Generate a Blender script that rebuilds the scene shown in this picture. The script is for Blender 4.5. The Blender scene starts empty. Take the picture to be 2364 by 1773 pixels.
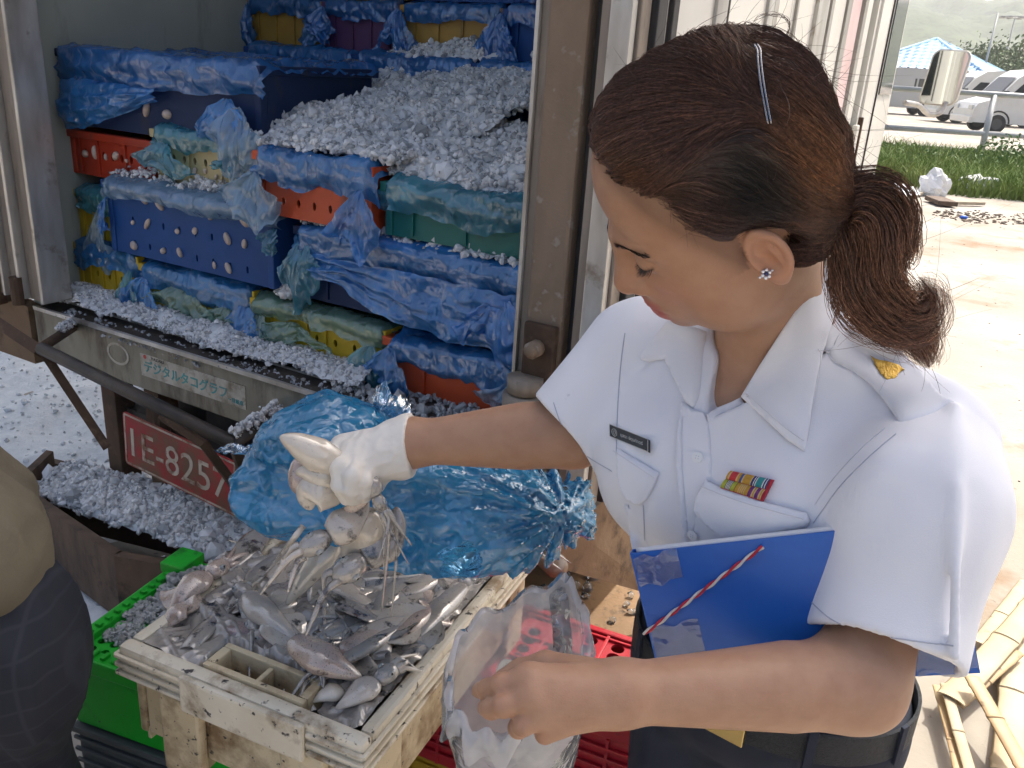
import bpy, bmesh, math, random
import numpy as np
from mathutils import Vector, Matrix, Euler
from mathutils.bvhtree import BVHTree
from mathutils.geometry import delaunay_2d_cdt
random.seed(7); RNG = np.random.default_rng(7)
scene = bpy.context.scene
COL = scene.collection

# ------------------------------------------------------------------ camera
PITCH, ROLL, EYE = math.radians(20.7), math.radians(3.9), 1.47
FPX, CX, CY = 1988.0, 1182.0, 886.5            # focal length and centre in photo pixels (2364 x 1773)
_fw = np.array([0, math.cos(PITCH), -math.sin(PITCH)]); _r0 = np.array([1.0, 0, 0]); _u0 = np.cross(_r0, _fw)
_r = math.cos(ROLL)*_r0 + math.sin(ROLL)*_u0; _u = -math.sin(ROLL)*_r0 + math.cos(ROLL)*_u0
CAM = np.array([0, 0, EYE])
cam_data = bpy.data.cameras.new("camera"); cam = bpy.data.objects.new("camera", cam_data); COL.objects.link(cam)
cam_data.sensor_width = 36; cam_data.lens = FPX/2364*36; cam_data.clip_end = 5000; cam_data.clip_start = 0.02
cam.matrix_world = Matrix(((_r[0], _u[0], -_fw[0], 0), (_r[1], _u[1], -_fw[1], 0), (_r[2], _u[2], -_fw[2], EYE), (0, 0, 0, 1)))
scene.camera = cam
# ------------------------------------------------------------------ light
SUN_AZ, SUN_EL = math.radians(47), math.radians(55)
world = bpy.data.worlds.new("World"); scene.world = world; world.use_nodes = True
wn = world.node_tree.nodes; wn.clear()
sky = wn.new("ShaderNodeTexSky"); sky.sky_type = 'NISHITA'; sky.sun_disc = False
sky.sun_elevation = SUN_EL; sky.sun_rotation = SUN_AZ; sky.dust_density = 7.0; sky.air_density = .85; sky.ozone_density = .4
bg = wn.new("ShaderNodeBackground"); bg.inputs[1].default_value = 0.15
wo = wn.new("ShaderNodeOutputWorld"); world.node_tree.links.new(sky.outputs[0], bg.inputs[0]); world.node_tree.links.new(bg.outputs[0], wo.inputs[0])
sun_d = bpy.data.lights.new("sun", 'SUN'); sun_d.energy = 3.2; sun_d.angle = math.radians(0.5); sun_d.color = (1.0, 0.95, 0.87)
sun = bpy.data.objects.new("sun", sun_d); COL.objects.link(sun)
SUNV = Vector((math.sin(SUN_AZ)*math.cos(SUN_EL), math.cos(SUN_AZ)*math.cos(SUN_EL), math.sin(SUN_EL)))
sun.rotation_euler = SUNV.to_track_quat('Z', 'Y').to_euler(); sun.location = (5, 5, 9)
scene.view_settings.view_transform = 'Standard'; scene.view_settings.look = 'None'
scene.view_settings.exposure = .95; scene.view_settings.gamma = 1.0; scene.view_settings.use_curve_mapping = False
scene.cycles.use_denoising = True; scene.cycles.use_adaptive_sampling = True; scene.cycles.adaptive_threshold = .03; scene.cycles.max_bounces = 8; scene.cycles.transparent_max_bounces = 16
scene.cycles.transmission_bounces = 6; scene.cycles.caustics_reflective = False; scene.cycles.caustics_refractive = False
scene.cycles.sample_clamp_indirect = 6.0

# ------------------------------------------------------------------ picking points by view ray + real depth
K = 1.0687
def ray(q):
    return _fw + (q[0]-CX)/FPX*_r - (q[1]-CY)/FPX*_u
def at(q, t): return CAM + t*ray(q)                       # q in photo pixels, t metres of depth
def atD(x, y, t): return at((x*K, y*K), t)                # same, in the 2212-wide grid
def atz(q, z):
    d = ray(q); return CAM + (z-EYE)/d[2]*d
def atzD(x, y, z): return atz((x*K, y*K), z)
def proj(p):
    v = np.asarray(p)-CAM; z = v@_fw; return np.stack([CX+FPX*(v@_r)/z, CY-FPX*(v@_u)/z, z], -1)

# ------------------------------------------------------------------ noise
def _hash(ix, iy, iz, seed):
    n = (ix.astype(np.int64)*73856093) ^ (iy.astype(np.int64)*19349663) ^ (iz.astype(np.int64)*83492791) ^ (seed*2654435761 & 0x7fffffff)
    n = (n ^ (n >> 13))*1274126177 & 0x7fffffff
    n = (n ^ (n >> 16))*668265263 & 0x7fffffff
    return (n & 0xffff)/32767.5-1.0
def vnoise(p, seed=0):
    p = np.asarray(p, float); i = np.floor(p); f = p-i; f = f*f*(3-2*f); i = i.astype(np.int64)
    x, y, z = i[..., 0], i[..., 1], i[..., 2]; fx, fy, fz = f[..., 0], f[..., 1], f[..., 2]
    def h(a, b, c): return _hash(x+a, y+b, z+c, seed)
    l = lambda a, b, t: a+(b-a)*t
    return l(l(l(h(0,0,0), h(1,0,0), fx), l(h(0,1,0), h(1,1,0), fx), fy), l(l(h(0,0,1), h(1,0,1), fx), l(h(0,1,1), h(1,1,1), fx), fy), fz)
def fbm(p, seed=0, o=3, g=0.5):
    s = 0; a = 1; p = np.asarray(p, float)
    for k in range(o): s = s+a*vnoise(p*(2.03**k), seed+k*17); a *= g
    return s
def ridge(p, seed=0, o=3):
    s = 0; a = 1; p = np.asarray(p, float)
    for k in range(o): s = s+a*(1-2*np.abs(vnoise(p*(2.1**k), seed+k*13))); a *= .5
    return s

# ------------------------------------------------------------------ objects
def link(o): COL.objects.link(o); return o
def props(o, label=None, cat=None, group=None, kind=None):
    if label: o["label"] = label
    if cat: o["category"] = cat
    if group: o["group"] = group
    if kind: o["kind"] = kind
    return o
def thing(name, label, cat, loc=(0, 0, 0), rot=None, group=None):
    e = bpy.data.objects.new(name, None); e.empty_display_size = .05; e.location = loc
    if rot is not None: e.rotation_euler = rot
    link(e); return props(e, label, cat, group)
def mesh_obj(name, me, mats, parent=None, smooth=False, local=False):
    """local=False: the mesh is in world coordinates and the parent is only translated"""
    o = bpy.data.objects.new(name, me)
    for m in (mats if isinstance(mats, (list, tuple)) else [mats]): me.materials.append(m)
    if smooth: me.polygons.foreach_set("use_smooth", [True]*len(me.polygons))
    if parent is not None:
        o.parent = parent
        if not local:
            p = parent; L = Vector((0, 0, 0))
            while p is not None: L += p.location; p = p.parent
            o.location = -L
    return link(o)
def from_vf(name, V, F, mats, parent=None, smooth=False, local=False, mi=None):
    me = bpy.data.meshes.new(name)
    if isinstance(F, np.ndarray) and F.ndim == 2:
        V = np.asarray(V, np.float32); n, k = F.shape
        me.vertices.add(len(V)); me.vertices.foreach_set("co", V.ravel())
        me.loops.add(n*k); me.loops.foreach_set("vertex_index", F.astype(np.int32).ravel())
        me.polygons.add(n); me.polygons.foreach_set("loop_start", np.arange(0, n*k, k, dtype=np.int32)); me.polygons.foreach_set("loop_total", np.full(n, k, np.int32))
        me.update(calc_edges=True); me.validate()
    else:
        me.from_pydata([tuple(v) for v in V], [], [tuple(f) for f in F])
    if mi is not None: me.polygons.foreach_set("material_index", list(mi))
    return mesh_obj(name, me, mats, parent, smooth, local)
def set_col(o, C):
    a = o.data.color_attributes.new("Col", 'FLOAT_COLOR', 'POINT')
    C = np.asarray(C, np.float32)
    if C.shape[1] == 3: C = np.c_[C, np.ones(len(C), np.float32)]
    a.data.foreach_set("color", C.astype(np.float32).ravel())
class MB:
    """collects boxes, tubes, prisms into one mesh"""
    def __init__(s, M=None): s.V = []; s.F = []; s.I = []; s.M = M if M is not None else Matrix(); s.mi = 0
    def add(s, V, F):
        n = len(s.V); s.V += [tuple(s.M @ Vector(v)) for v in V]; s.F += [tuple(i+n for i in f) for f in F]; s.I += [s.mi]*len(F); return s
    def box(s, x0, x1, y0, y1, z0, z1, bev=0.0, M=None):
        if bev > 0:
            bm = bmesh.new(); bmesh.ops.create_cube(bm, size=1)
            for v in bm.verts: v.co = Vector(((x0+x1)/2+v.co.x*(x1-x0), (y0+y1)/2+v.co.y*(y1-y0), (z0+z1)/2+v.co.z*(z1-z0)))
            bmesh.ops.bevel(bm, geom=bm.edges[:], offset=bev, segments=2, affect='EDGES', profile=.6)
            bm.verts.index_update(); V = [v.co.copy() for v in bm.verts]; F = [[v.index for v in f.verts] for f in bm.faces]; bm.free()
        else:
            V = [(x, y, z) for x in (x0, x1) for y in (y0, y1) for z in (z0, z1)]
            F = [(0,1,3,2), (4,6,7,5), (0,4,5,1), (2,3,7,6), (0,2,6,4), (1,5,7,3)]
        if M is not None: V = [M @ Vector(v) for v in V]
        return s.add(V, F)
    def tube(s, P, R, n=8, cap=True, flat=1.0, up=None):
        P = [Vector(p) for p in P]; m = len(P)
        R = [R]*m if np.isscalar(R) else list(R)
        V = []; F = []; ref = Vector(up) if up is not None else None
        for i, p in enumerate(P):
            t = (P[min(i+1, m-1)]-P[max(i-1, 0)])
            if t.length < 1e-9: t = Vector((0, 0, 1))
            t.normalize()
            if ref is None: ref = Vector((0, 0, 1)) if abs(t.z) < .9 else Vector((1, 0, 0))
            b = t.cross(ref)
            if b.length < 1e-6: b = t.orthogonal()
            b.normalize(); c = b.cross(t); ref = c
            for k in range(n):
                a = 2*math.pi*k/n; V.append(p+b*math.cos(a)*R[i]+c*math.sin(a)*R[i]*flat)
        for i in range(m-1):
            for k in range(n): F.append((i*n+k, i*n+(k+1) % n, (i+1)*n+(k+1) % n, (i+1)*n+k))
        if cap: F.append(tuple(range(n-1, -1, -1))); F.append(tuple((m-1)*n+k for k in range(n)))
        return s.add(V, F)
    def prism(s, poly, z0, z1, M=None):
        n = len(poly); V = [(x, y, z0) for x, y in poly]+[(x, y, z1) for x, y in poly]
        F = [tuple(range(n-1, -1, -1)), tuple(range(n, 2*n))]+[(i, (i+1) % n, n+(i+1) % n, n+i) for i in range(n)]
        if M is not None: V = [M @ Vector(v) for v in V]
        return s.add(V, F)
    def sphere(s, c, r, n=10, m=7, M=None):
        r = (r, r, r) if np.isscalar(r) else r; V = [(0, 0, 1)]; F = []
        for i in range(1, m):
            for k in range(n):
                a = math.pi*i/m; b = 2*math.pi*k/n; V.append((math.sin(a)*math.cos(b), math.sin(a)*math.sin(b), math.cos(a)))
        V.append((0, 0, -1))
        for k in range(n): F.append((0, 1+k, 1+(k+1) % n))
        for i in range(m-2):
            for k in range(n): F.append((1+i*n+k, 1+(i+1)*n+k, 1+(i+1)*n+(k+1) % n, 1+i*n+(k+1) % n))
        e = len(V)-1
        for k in range(n): F.append((1+(m-2)*n+(k+1) % n, 1+(m-2)*n+k, e))
        V = [Vector((v[0]*r[0], v[1]*r[1], v[2]*r[2])) for v in V]
        if M is not None: V = [M @ v for v in V]
        return s.add([v+Vector(c) for v in V], F)
    def build(s, name, mats, parent=None, smooth=False, local=False):
        return from_vf(name, s.V, s.F, mats, parent, smooth, local, s.I if isinstance(mats, (list, tuple)) else None)
def copy_tree(o, parent=None):
    c = o.copy(); COL.objects.link(c); c.parent = parent
    for ch in o.children: copy_tree(ch, c)
    return c
def grid_faces(nu, nv, wrap=False):
    i, j = np.meshgrid(np.arange(nu-1), np.arange(nv if wrap else nv-1), indexing='ij'); i = i.ravel(); j = j.ravel(); j2 = (j+1) % nv
    return np.stack([i*nv+j, i*nv+j2, (i+1)*nv+j2, (i+1)*nv+j], 1)

# ------------------------------------------------------------------ materials
MATS = {}
def _nt(name):
    m = bpy.data.materials.new(name); m.use_nodes = True; nt = m.node_tree; nt.nodes.clear()
    out = nt.nodes.new("ShaderNodeOutputMaterial"); return m, nt, out
def _noise(nt, coord, scale, detail=4, rough=.55, stretch=None, dist=0):
    n = nt.nodes.new("ShaderNodeTexNoise"); n.inputs['Scale'].default_value = scale; n.inputs['Detail'].default_value = detail
    n.inputs['Roughness'].default_value = rough; n.inputs['Distortion'].default_value = dist
    if stretch:
        mp = nt.nodes.new("ShaderNodeMapping"); mp.inputs['Scale'].default_value = stretch; nt.links.new(coord, mp.inputs[0]); coord = mp.outputs[0]
    nt.links.new(coord, n.inputs['Vector']); return n.outputs[0]
def _ramp(nt, fac, a, b, smooth=False):
    r = nt.nodes.new("ShaderNodeMapRange"); r.inputs[1].default_value = a; r.inputs[2].default_value = b
    if smooth: r.interpolation_type = 'SMOOTHSTEP'
    nt.links.new(fac, r.inputs[0]); return r.outputs[0]
def _mix(nt, fac, c0, c1, blend='MIX'):
    m = nt.nodes.new("ShaderNodeMix"); m.data_type = 'RGBA'; m.blend_type = blend
    for sock, v in ((m.inputs[0], fac), (m.inputs[6], c0), (m.inputs[7], c1)):
        if hasattr(v, 'links'): nt.links.new(v, sock)
        elif np.isscalar(v): sock.default_value = v
        else: sock.default_value = (*v[:3], 1)
    return m.outputs[2]
def _coords(nt):
    tc = nt.nodes.new("ShaderNodeTexCoord"); oi = nt.nodes.new("ShaderNodeObjectInfo")
    va = nt.nodes.new("ShaderNodeVectorMath"); va.operation = 'MULTIPLY_ADD'
    nt.links.new(oi.outputs['Random'], va.inputs[0]); va.inputs[1].default_value = (7, 11, 5); nt.links.new(tc.outputs['Object'], va.inputs[2])
    return va.outputs[0]
def mat(name, base=(.5, .5, .5), rough=.5, base2=None, vscale=6, vrange=(.35, .65), stretch=None, dirt=None, dscale=12, drange=(.55, .7), dstretch=None,
        spots=None, sscale=60, srange=(.62, .68), metal=0, spec=.5, bump=0, bscale=40, bstretch=None, coat=0, trans=0, ior=1.45, sss=0, sssr=(.02, .008, .004), attr=False, rvar=0, alpha=1):
    if name in MATS: return MATS[name]
    m, nt, out = _nt(name); b = nt.nodes.new("ShaderNodeBsdfPrincipled"); nt.links.new(b.outputs[0], out.inputs[0])
    co = _coords(nt); col = None
    if attr:
        at_ = nt.nodes.new("ShaderNodeVertexColor"); at_.layer_name = "Col"; col = at_.outputs[0]
        if base2: col = _mix(nt, _ramp(nt, _noise(nt, co, vscale, stretch=stretch), *vrange), col, base2, 'MULTIPLY')
    elif base2:
        col = _mix(nt, _ramp(nt, _noise(nt, co, vscale, stretch=stretch), *vrange), base, base2)
    cur = col if col is not None else base
    if dirt: cur = _mix(nt, _ramp(nt, _noise(nt, co, dscale, 6, .65, stretch=dstretch), *drange), cur, dirt)
    if spots: cur = _mix(nt, _ramp(nt, _noise(nt, co, sscale, 3, .6), *srange), cur, spots)
    if hasattr(cur, 'links'): nt.links.new(cur, b.inputs['Base Color'])
    else: b.inputs['Base Color'].default_value = (*cur, 1)
    b.inputs['Roughness'].default_value = rough
    if rvar:
        rr = nt.nodes.new("ShaderNodeMapRange"); rr.inputs[3].default_value = max(.02, rough-rvar); rr.inputs[4].default_value = min(1, rough+rvar)
        nt.links.new(_noise(nt, co, vscale*2.3), rr.inputs[0]); nt.links.new(rr.outputs[0], b.inputs['Roughness'])
    b.inputs['Metallic'].default_value = metal; b.inputs['Specular IOR Level'].default_value = spec; b.inputs['IOR'].default_value = ior
    b.inputs['Coat Weight'].default_value = coat; b.inputs['Coat Roughness'].default_value = .05; b.inputs['Coat IOR'].default_value = 1.5 if coat < .9 else 1.85; b.inputs['Transmission Weight'].default_value = trans
    b.inputs['Alpha'].default_value = alpha
    if sss: b.inputs['Subsurface Weight'].default_value = sss; b.inputs['Subsurface Radius'].default_value = sssr; b.inputs['Subsurface Scale'].default_value = 1
    if bump:
        bp = nt.nodes.new("ShaderNodeBump"); bp.inputs['Strength'].default_value = bump; bp.inputs['Distance'].default_value = .004
        nt.links.new(_noise(nt, co, bscale, 4, stretch=bstretch), bp.inputs['Height']); nt.links.new(bp.outputs[0], b.inputs['Normal'])
    MATS[name] = m; return m
def film(name, col, clear=.35, haze=.5, gloss=.25, rough=.09, bscale=26, bump=.6, stretch=(1, 1, .6)):
    """thin plastic film: part see-through, part translucent, with a glossy crumpled skin"""
    if name in MATS: return MATS[name]
    m, nt, out = _nt(name); co = _coords(nt); N = nt.nodes.new; Lk = nt.links.new
    mp = N("ShaderNodeMapping"); mp.inputs['Scale'].default_value = stretch; Lk(co, mp.inputs[0])
    wn_ = N("ShaderNodeTexNoise"); wn_.inputs['Scale'].default_value = bscale*.5; wn_.inputs['Detail'].default_value = 2; Lk(mp.outputs[0], wn_.inputs['Vector'])
    wv = N("ShaderNodeVectorMath"); wv.operation = 'MULTIPLY_ADD'; Lk(wn_.outputs['Color'], wv.inputs[0]); wv.inputs[1].default_value = (.045, .045, .045); Lk(mp.outputs[0], wv.inputs[2])
    hs = []
    for sc, wt in ((bscale*.45, 1.0), (bscale, .5), (bscale*2.3, .22)):
        v = N("ShaderNodeTexVoronoi"); v.feature = 'DISTANCE_TO_EDGE'; v.inputs['Scale'].default_value = sc; Lk(wv.outputs[0], v.inputs['Vector'])
        mm = N("ShaderNodeMath"); mm.operation = 'MULTIPLY'; Lk(v.outputs['Distance'], mm.inputs[0]); mm.inputs[1].default_value = wt; hs.append(mm.outputs[0])
    a1 = N("ShaderNodeMath"); a1.operation = 'ADD'; Lk(hs[0], a1.inputs[0]); Lk(hs[1], a1.inputs[1]); a2 = N("ShaderNodeMath"); a2.operation = 'ADD'; Lk(a1.outputs[0], a2.inputs[0]); Lk(hs[2], a2.inputs[1])
    bp = N("ShaderNodeBump"); bp.inputs['Strength'].default_value = bump; bp.inputs['Distance'].default_value = .35/bscale; Lk(a2.outputs[0], bp.inputs['Height'])
    tr = N("ShaderNodeBsdfTransparent"); tr.inputs[0].default_value = (*[min(1, .30+.75*c) for c in col], 1)
    di = N("ShaderNodeBsdfDiffuse"); tl = N("ShaderNodeBsdfTranslucent"); gl = N("ShaderNodeBsdfGlossy"); gl.inputs['Roughness'].default_value = rough
    c = _mix(nt, _ramp(nt, _noise(nt, co, 9, 4), .3, .7), tuple(.70*x for x in col), tuple(min(1, 1.12*x+.03) for x in col))
    c = _mix(nt, _ramp(nt, a2.outputs[0], .14, .0), c, tuple(min(1, x*.8+.22) for x in col)) if haze > .3 else c      # creases are mixed paler
    Lk(c, di.inputs[0]); Lk(c, tl.inputs[0]); gl.inputs[0].default_value = (.9, .95, 1, 1)
    for s_ in (di, tl, gl): Lk(bp.outputs[0], s_.inputs['Normal'])
    m1 = N("ShaderNodeMixShader"); m1.inputs[0].default_value = haze; Lk(di.outputs[0], m1.inputs[1]); Lk(tl.outputs[0], m1.inputs[2])
    m2 = N("ShaderNodeMixShader"); cl = N("ShaderNodeMath"); cl.operation = 'MULTIPLY_ADD'; Lk(_noise(nt, co, 12, 3), cl.inputs[0]); cl.inputs[1].default_value = .5; cl.inputs[2].default_value = clear-.25
    Lk(cl.outputs[0], m2.inputs[0]); Lk(m1.outputs[0], m2.inputs[1]); Lk(tr.outputs[0], m2.inputs[2])
    lw = N("ShaderNodeLayerWeight"); lw.inputs[0].default_value = gloss; Lk(bp.outputs[0], lw.inputs['Normal'])
    fm = N("ShaderNodeMath"); fm.operation = 'MULTIPLY_ADD'; fm.use_clamp = True; Lk(lw.outputs['Fresnel'], fm.inputs[0]); fm.inputs[1].default_value = .85; fm.inputs[2].default_value = .08
    m3 = N("ShaderNodeMixShader"); Lk(fm.outputs[0], m3.inputs[0]); Lk(m2.outputs[0], m3.inputs[1]); Lk(gl.outputs[0], m3.inputs[2])
    Lk(m3.outputs[0], out.inputs[0]); MATS[name] = m; return m

# ------------------------------------------------------------------ signed distance shapes and surface nets
def sd_ell(p, c, r):
    q = (p-np.asarray(c, float))/np.asarray(r, float); k = np.linalg.norm(q, axis=-1)
    return (k-1)*np.min(r)*np.where(k < 1, 1, 1) if np.ptp(r) < 1e-9 else k*(k-1)/np.maximum(np.linalg.norm(q/np.asarray(r, float), axis=-1), 1e-6)
def sd_cone(p, a, b, ra, rb):
    a = np.asarray(a, float); b = np.asarray(b, float); d = b-a; h = np.clip(((p-a)@d)/(d@d), 0, 1)
    return np.linalg.norm(p-a-h[..., None]*d, axis=-1)-(ra+(rb-ra)*h)
def sd_box(p, c, half, R=None, rad=0.0):
    q = p-np.asarray(c, float)
    if R is not None: q = q@np.asarray(R)          # columns of R are the box axes
    q = np.abs(q)-(np.asarray(half, float)-rad)
    return np.linalg.norm(np.maximum(q, 0), axis=-1)+np.minimum(q.max(-1), 0)-rad
def smin(a, b, k):
    h = np.maximum(k-np.abs(a-b), 0)/k; return np.minimum(a, b)-h*h*k*.25
def smax(a, b, k): return -smin(-a, -b, k)
def surfnet(sdf, lo, hi, h, margin=1.0):
    lo = np.asarray(lo, float); hi = np.asarray(hi, float); B = 8
    nb = np.ceil((hi-lo)/(h*B)).astype(int); G = nb*B+1
    bi = np.stack(np.meshgrid(*[np.arange(n) for n in nb], indexing='ij'), -1).reshape(-1, 3)
    d = sdf(lo+(bi+.5)*B*h); bi = bi[np.abs(d) < h*B*.87*1.25*margin+h]
    g = np.stack(np.meshgrid(*[np.arange(B+1)]*3, indexing='ij'), -1)
    cellV = {}; keys = []; verts = []; edges = [[], [], []]
    key = lambda c: (c[..., 0]*int(G[1])+c[..., 1])*int(G[2])+c[..., 2]
    for s in range(0, len(bi), 300):
        b = bi[s:s+300]; idx = b[:, None, None, None]*B+g
        val = sdf((lo+idx*h).reshape(-1, 3)).reshape(idx.shape[:-1])
        sg = val < 0
        cs = np.stack([sg[:, i:i+B, j:j+B, k:k+B] for i in (0, 1) for j in (0, 1) for k in (0, 1)], -1)
        cv = np.stack([val[:, i:i+B, j:j+B, k:k+B] for i in (0, 1) for j in (0, 1) for k in (0, 1)], -1)
        cnt = cs.sum(-1); act = (cnt > 0) & (cnt < 8)
        cs = cs[act]; cv = cv[act]; ci = idx[:, :B, :B, :B][act]
        off = np.array([(i, j, k) for i in (0, 1) for j in (0, 1) for k in (0, 1)], float)
        acc = np.zeros((len(cv), 3)); n = np.zeros(len(cv))
        for a_, b_ in ((0,1),(2,3),(4,5),(6,7),(0,2),(1,3),(4,6),(5,7),(0,4),(1,5),(2,6),(3,7)):
            x = cs[:, a_] != cs[:, b_]; t = cv[:, a_]/np.where(x, cv[:, a_]-cv[:, b_], 1)
            acc += np.where(x[:, None], off[a_]+(off[b_]-off[a_])*t[:, None], 0); n += x
        verts.append(lo+(ci+acc/n[:, None])*h); keys.append(key(ci))
        for ax in range(3):
            sl0 = [slice(None)]+[slice(0, B)]*3; sl1 = list(sl0); sl1[ax+1] = slice(1, B+1)
            x = sg[tuple(sl0)] != sg[tuple(sl1)]
            edges[ax].append(np.c_[idx[:, :B, :B, :B][x], sg[tuple(sl0)][x]])
    keys = np.concatenate(keys); verts = np.concatenate(verts); o = np.argsort(keys); keys = keys[o]; verts = verts[o]
    F = []
    for ax in range(3):
        e = np.concatenate(edges[ax]); p = e[:, :3]; flip = e[:, 3] > 0; u, v = (ax+1) % 3, (ax+2) % 3; q = []
        for du, dv in ((-1, -1), (0, -1), (0, 0), (-1, 0)):
            c = p.copy(); c[:, u] += du; c[:, v] += dv; kk = key(c); ii = np.searchsorted(keys, kk); ii = np.clip(ii, 0, len(keys)-1)
            q.append(np.where(keys[ii] == kk, ii, -1))
        q = np.stack(q, 1); ok = (q >= 0).all(1); q = q[ok]; fl = flip[ok]
        q[~fl] = q[~fl][:, ::-1]; F.append(q)
    return verts, np.concatenate(F)
def relax(V, F, it=1, lam=.5):
    for _ in range(it):
        S = np.zeros_like(V); n = np.zeros(len(V))
        for a in range(4):
            np.add.at(S, F[:, a], V[F[:, (a+1) % 4]]+V[F[:, (a+3) % 4]]); np.add.at(n, F[:, a], 2)
        V = V+lam*(S/np.maximum(n, 1)[:, None]-V)
    return V
def spline(P, n, closed=False):
    """Catmull-Rom through P, n samples"""
    P = np.asarray(P, float); m = len(P); t = np.linspace(0, m-1, n); i = np.clip(np.floor(t).astype(int), 0, m-2); f = (t-i)[:, None]
    g = lambda k: P[np.clip(k, 0, m-1)]
    a, b, c, d = g(i-1), g(i), g(i+1), g(i+2)
    return .5*((2*b)+(c-a)*f+(2*a-5*b+4*c-d)*f**2+(-a+3*b-3*c+d)*f**3)
def sheet(name, fn, nu, nv, m, parent, local=True, smooth=True):
    U, Vv = np.meshgrid(np.linspace(0, 1, nu), np.linspace(0, 1, nv), indexing='ij')
    return from_vf(name, fn(U.ravel(), Vv.ravel()), grid_faces(nu, nv), m, parent, smooth, local)
_t = (1+5**.5)/2
ICO_V = np.array([(-1,_t,0),(1,_t,0),(-1,-_t,0),(1,-_t,0),(0,-1,_t),(0,1,_t),(0,-1,-_t),(0,1,-_t),(_t,0,-1),(_t,0,1),(-_t,0,-1),(-_t,0,1)])/math.sqrt(1+_t*_t)
ICO_F = np.array([(0,11,5),(0,5,1),(0,1,7),(0,7,10),(0,10,11),(1,5,9),(5,11,4),(11,10,2),(10,7,6),(7,1,8),(3,9,4),(3,4,2),(3,2,6),(3,6,8),(3,8,9),(4,9,5),(2,4,11),(6,2,10),(8,6,7),(9,8,1)])
def rot_rand(n, rng):
    q = rng.normal(size=(n, 4)); q /= np.linalg.norm(q, axis=1)[:, None]; w, x, y, z = q.T
    return np.stack([np.stack([1-2*(y*y+z*z), 2*(x*y-z*w), 2*(x*z+y*w)], -1), np.stack([2*(x*y+z*w), 1-2*(x*x+z*z), 2*(y*z-x*w)], -1), np.stack([2*(x*z-y*w), 2*(y*z+x*w), 1-2*(x*x+y*y)], -1)], 1)
def chunks(P, size, rng):
    n = len(P); s = size*np.exp(rng.normal(0, .38, n)); s = np.minimum(s, size*1.9)
    V = ICO_V[None]*(1+rng.uniform(-.38, .25, (n, 12, 1)))*(s[:, None, None])*rng.uniform(.55, 1.15, (n, 1, 3))
    V = np.einsum('nij,nkj->nki', rot_rand(n, rng), V)+P[:, None]
    F = ICO_F[None]+12*np.arange(n)[:, None, None]
    return V.reshape(-1, 3), F.reshape(-1, 3)
# ================================================================== ground
m_ground = mat("pale_concrete_ground", (.40, .375, .33), .85, (.31, .27, .215), .9, (.35, .65), dirt=(.25, .16, .09), dscale=1.6, drange=(.56, .72), spots=(.2, .17, .13), sscale=30, srange=(.66, .72), bump=.4, bscale=30)
g = MB(); g.add([(-480, -60, 0), (1080, -60, 0), (1080, 1230, 0), (-480, 1230, 0)], [(0,1,2,3)])
props(g.build("ground", m_ground), kind="structure")
# ================================================================== truck (rear opening faces the camera, its side runs away to the right)
TAZ = math.radians(29)
TO = atzD(1103, 972, .7); TO[2] = 0
T_X = np.array([math.cos(TAZ), -math.sin(TAZ), 0]); T_Y = np.array([math.sin(TAZ), math.cos(TAZ), 0])
TM = Matrix(((T_X[0], T_Y[0], 0, TO[0]), (T_X[1], T_Y[1], 0, TO[1]), (0, 0, 1, 0), (0, 0, 0, 1)))
def tl(q, Y):                                     # point of the truck's cross plane Y seen at q (2212 grid)
    d = ray((q[0]*K, q[1]*K)); t = ((TO+T_Y*Y-CAM)@T_Y)/(d@T_Y); p = CAM+t*d-TO; return np.array([p@T_X, p@T_Y, p[2]])
def ts(q, X):
    d = ray((q[0]*K, q[1]*K)); t = ((TO+T_X*X-CAM)@T_X)/(d@T_X); p = CAM+t*d-TO; return np.array([p@T_X, p@T_Y, p[2]])
def w2t(p): p = np.asarray(p)-TO; return np.array([p@T_X, p@T_Y, p[2]])
def t2w(p): return TO+T_X*p[0]+T_Y*p[1]+np.array([0, 0, p[2]])

m_alu = mat("dusty_aluminium", (.30, .255, .21), .55, (.20, .165, .13), 5, (.3, .7), (6, 6, .5), dirt=(.13, .085, .05), dscale=9, drange=(.58, .78), dstretch=(4, 4, .7), metal=.15, bump=.25, bscale=60)
m_alu_b = mat("worn_bright_aluminium", (.62, .61, .58), .35, (.36, .33, .29), 14, (.35, .7), (1, 1, .3), metal=.5, dirt=(.2, .14, .09), dscale=10, drange=(.6, .75))
m_tan = mat("tan_dusted_post", (.25, .185, .13), .8, (.185, .135, .092), 7, (.3, .7), (1.5, 1.5, .6), dirt=(.17, .115, .07), dscale=6, drange=(.56, .8), spots=(.31, .27, .22), sscale=24, srange=(.6, .68), bump=.5, bscale=90)
m_rub = mat("black_rubber_seal", (.025, .025, .027), .55, (.06, .055, .05), 12, (.4, .7), (3, 3, .4))
m_white = mat("white_painted_panel", (.78, .77, .72), .4, (.66, .64, .58), 2.2, (.3, .7), (1, 1, .25), dirt=(.36, .32, .26), dscale=7, drange=(.63, .8), dstretch=(2, 2, .3))
m_rust = mat("rusty_brown_steel", (.12, .07, .04), .85, (.05, .032, .022), 9, (.3, .7), dirt=(.2, .13, .08), dscale=14, drange=(.55, .72), bump=.6, bscale=80)
m_dark = mat("dark_greasy_steel", (.035, .03, .027), .5, (.085, .065, .05), 12, (.4, .75), bump=.35, bscale=70)
m_sill = mat("dirty_cream_sill_paint", (.30, .285, .225), .6, (.20, .18, .135), 6, (.3, .7), (3, 3, .7), dirt=(.075, .055, .04), dscale=8, drange=(.5, .72), dstretch=(2, 2, .6), bump=.2)
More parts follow.
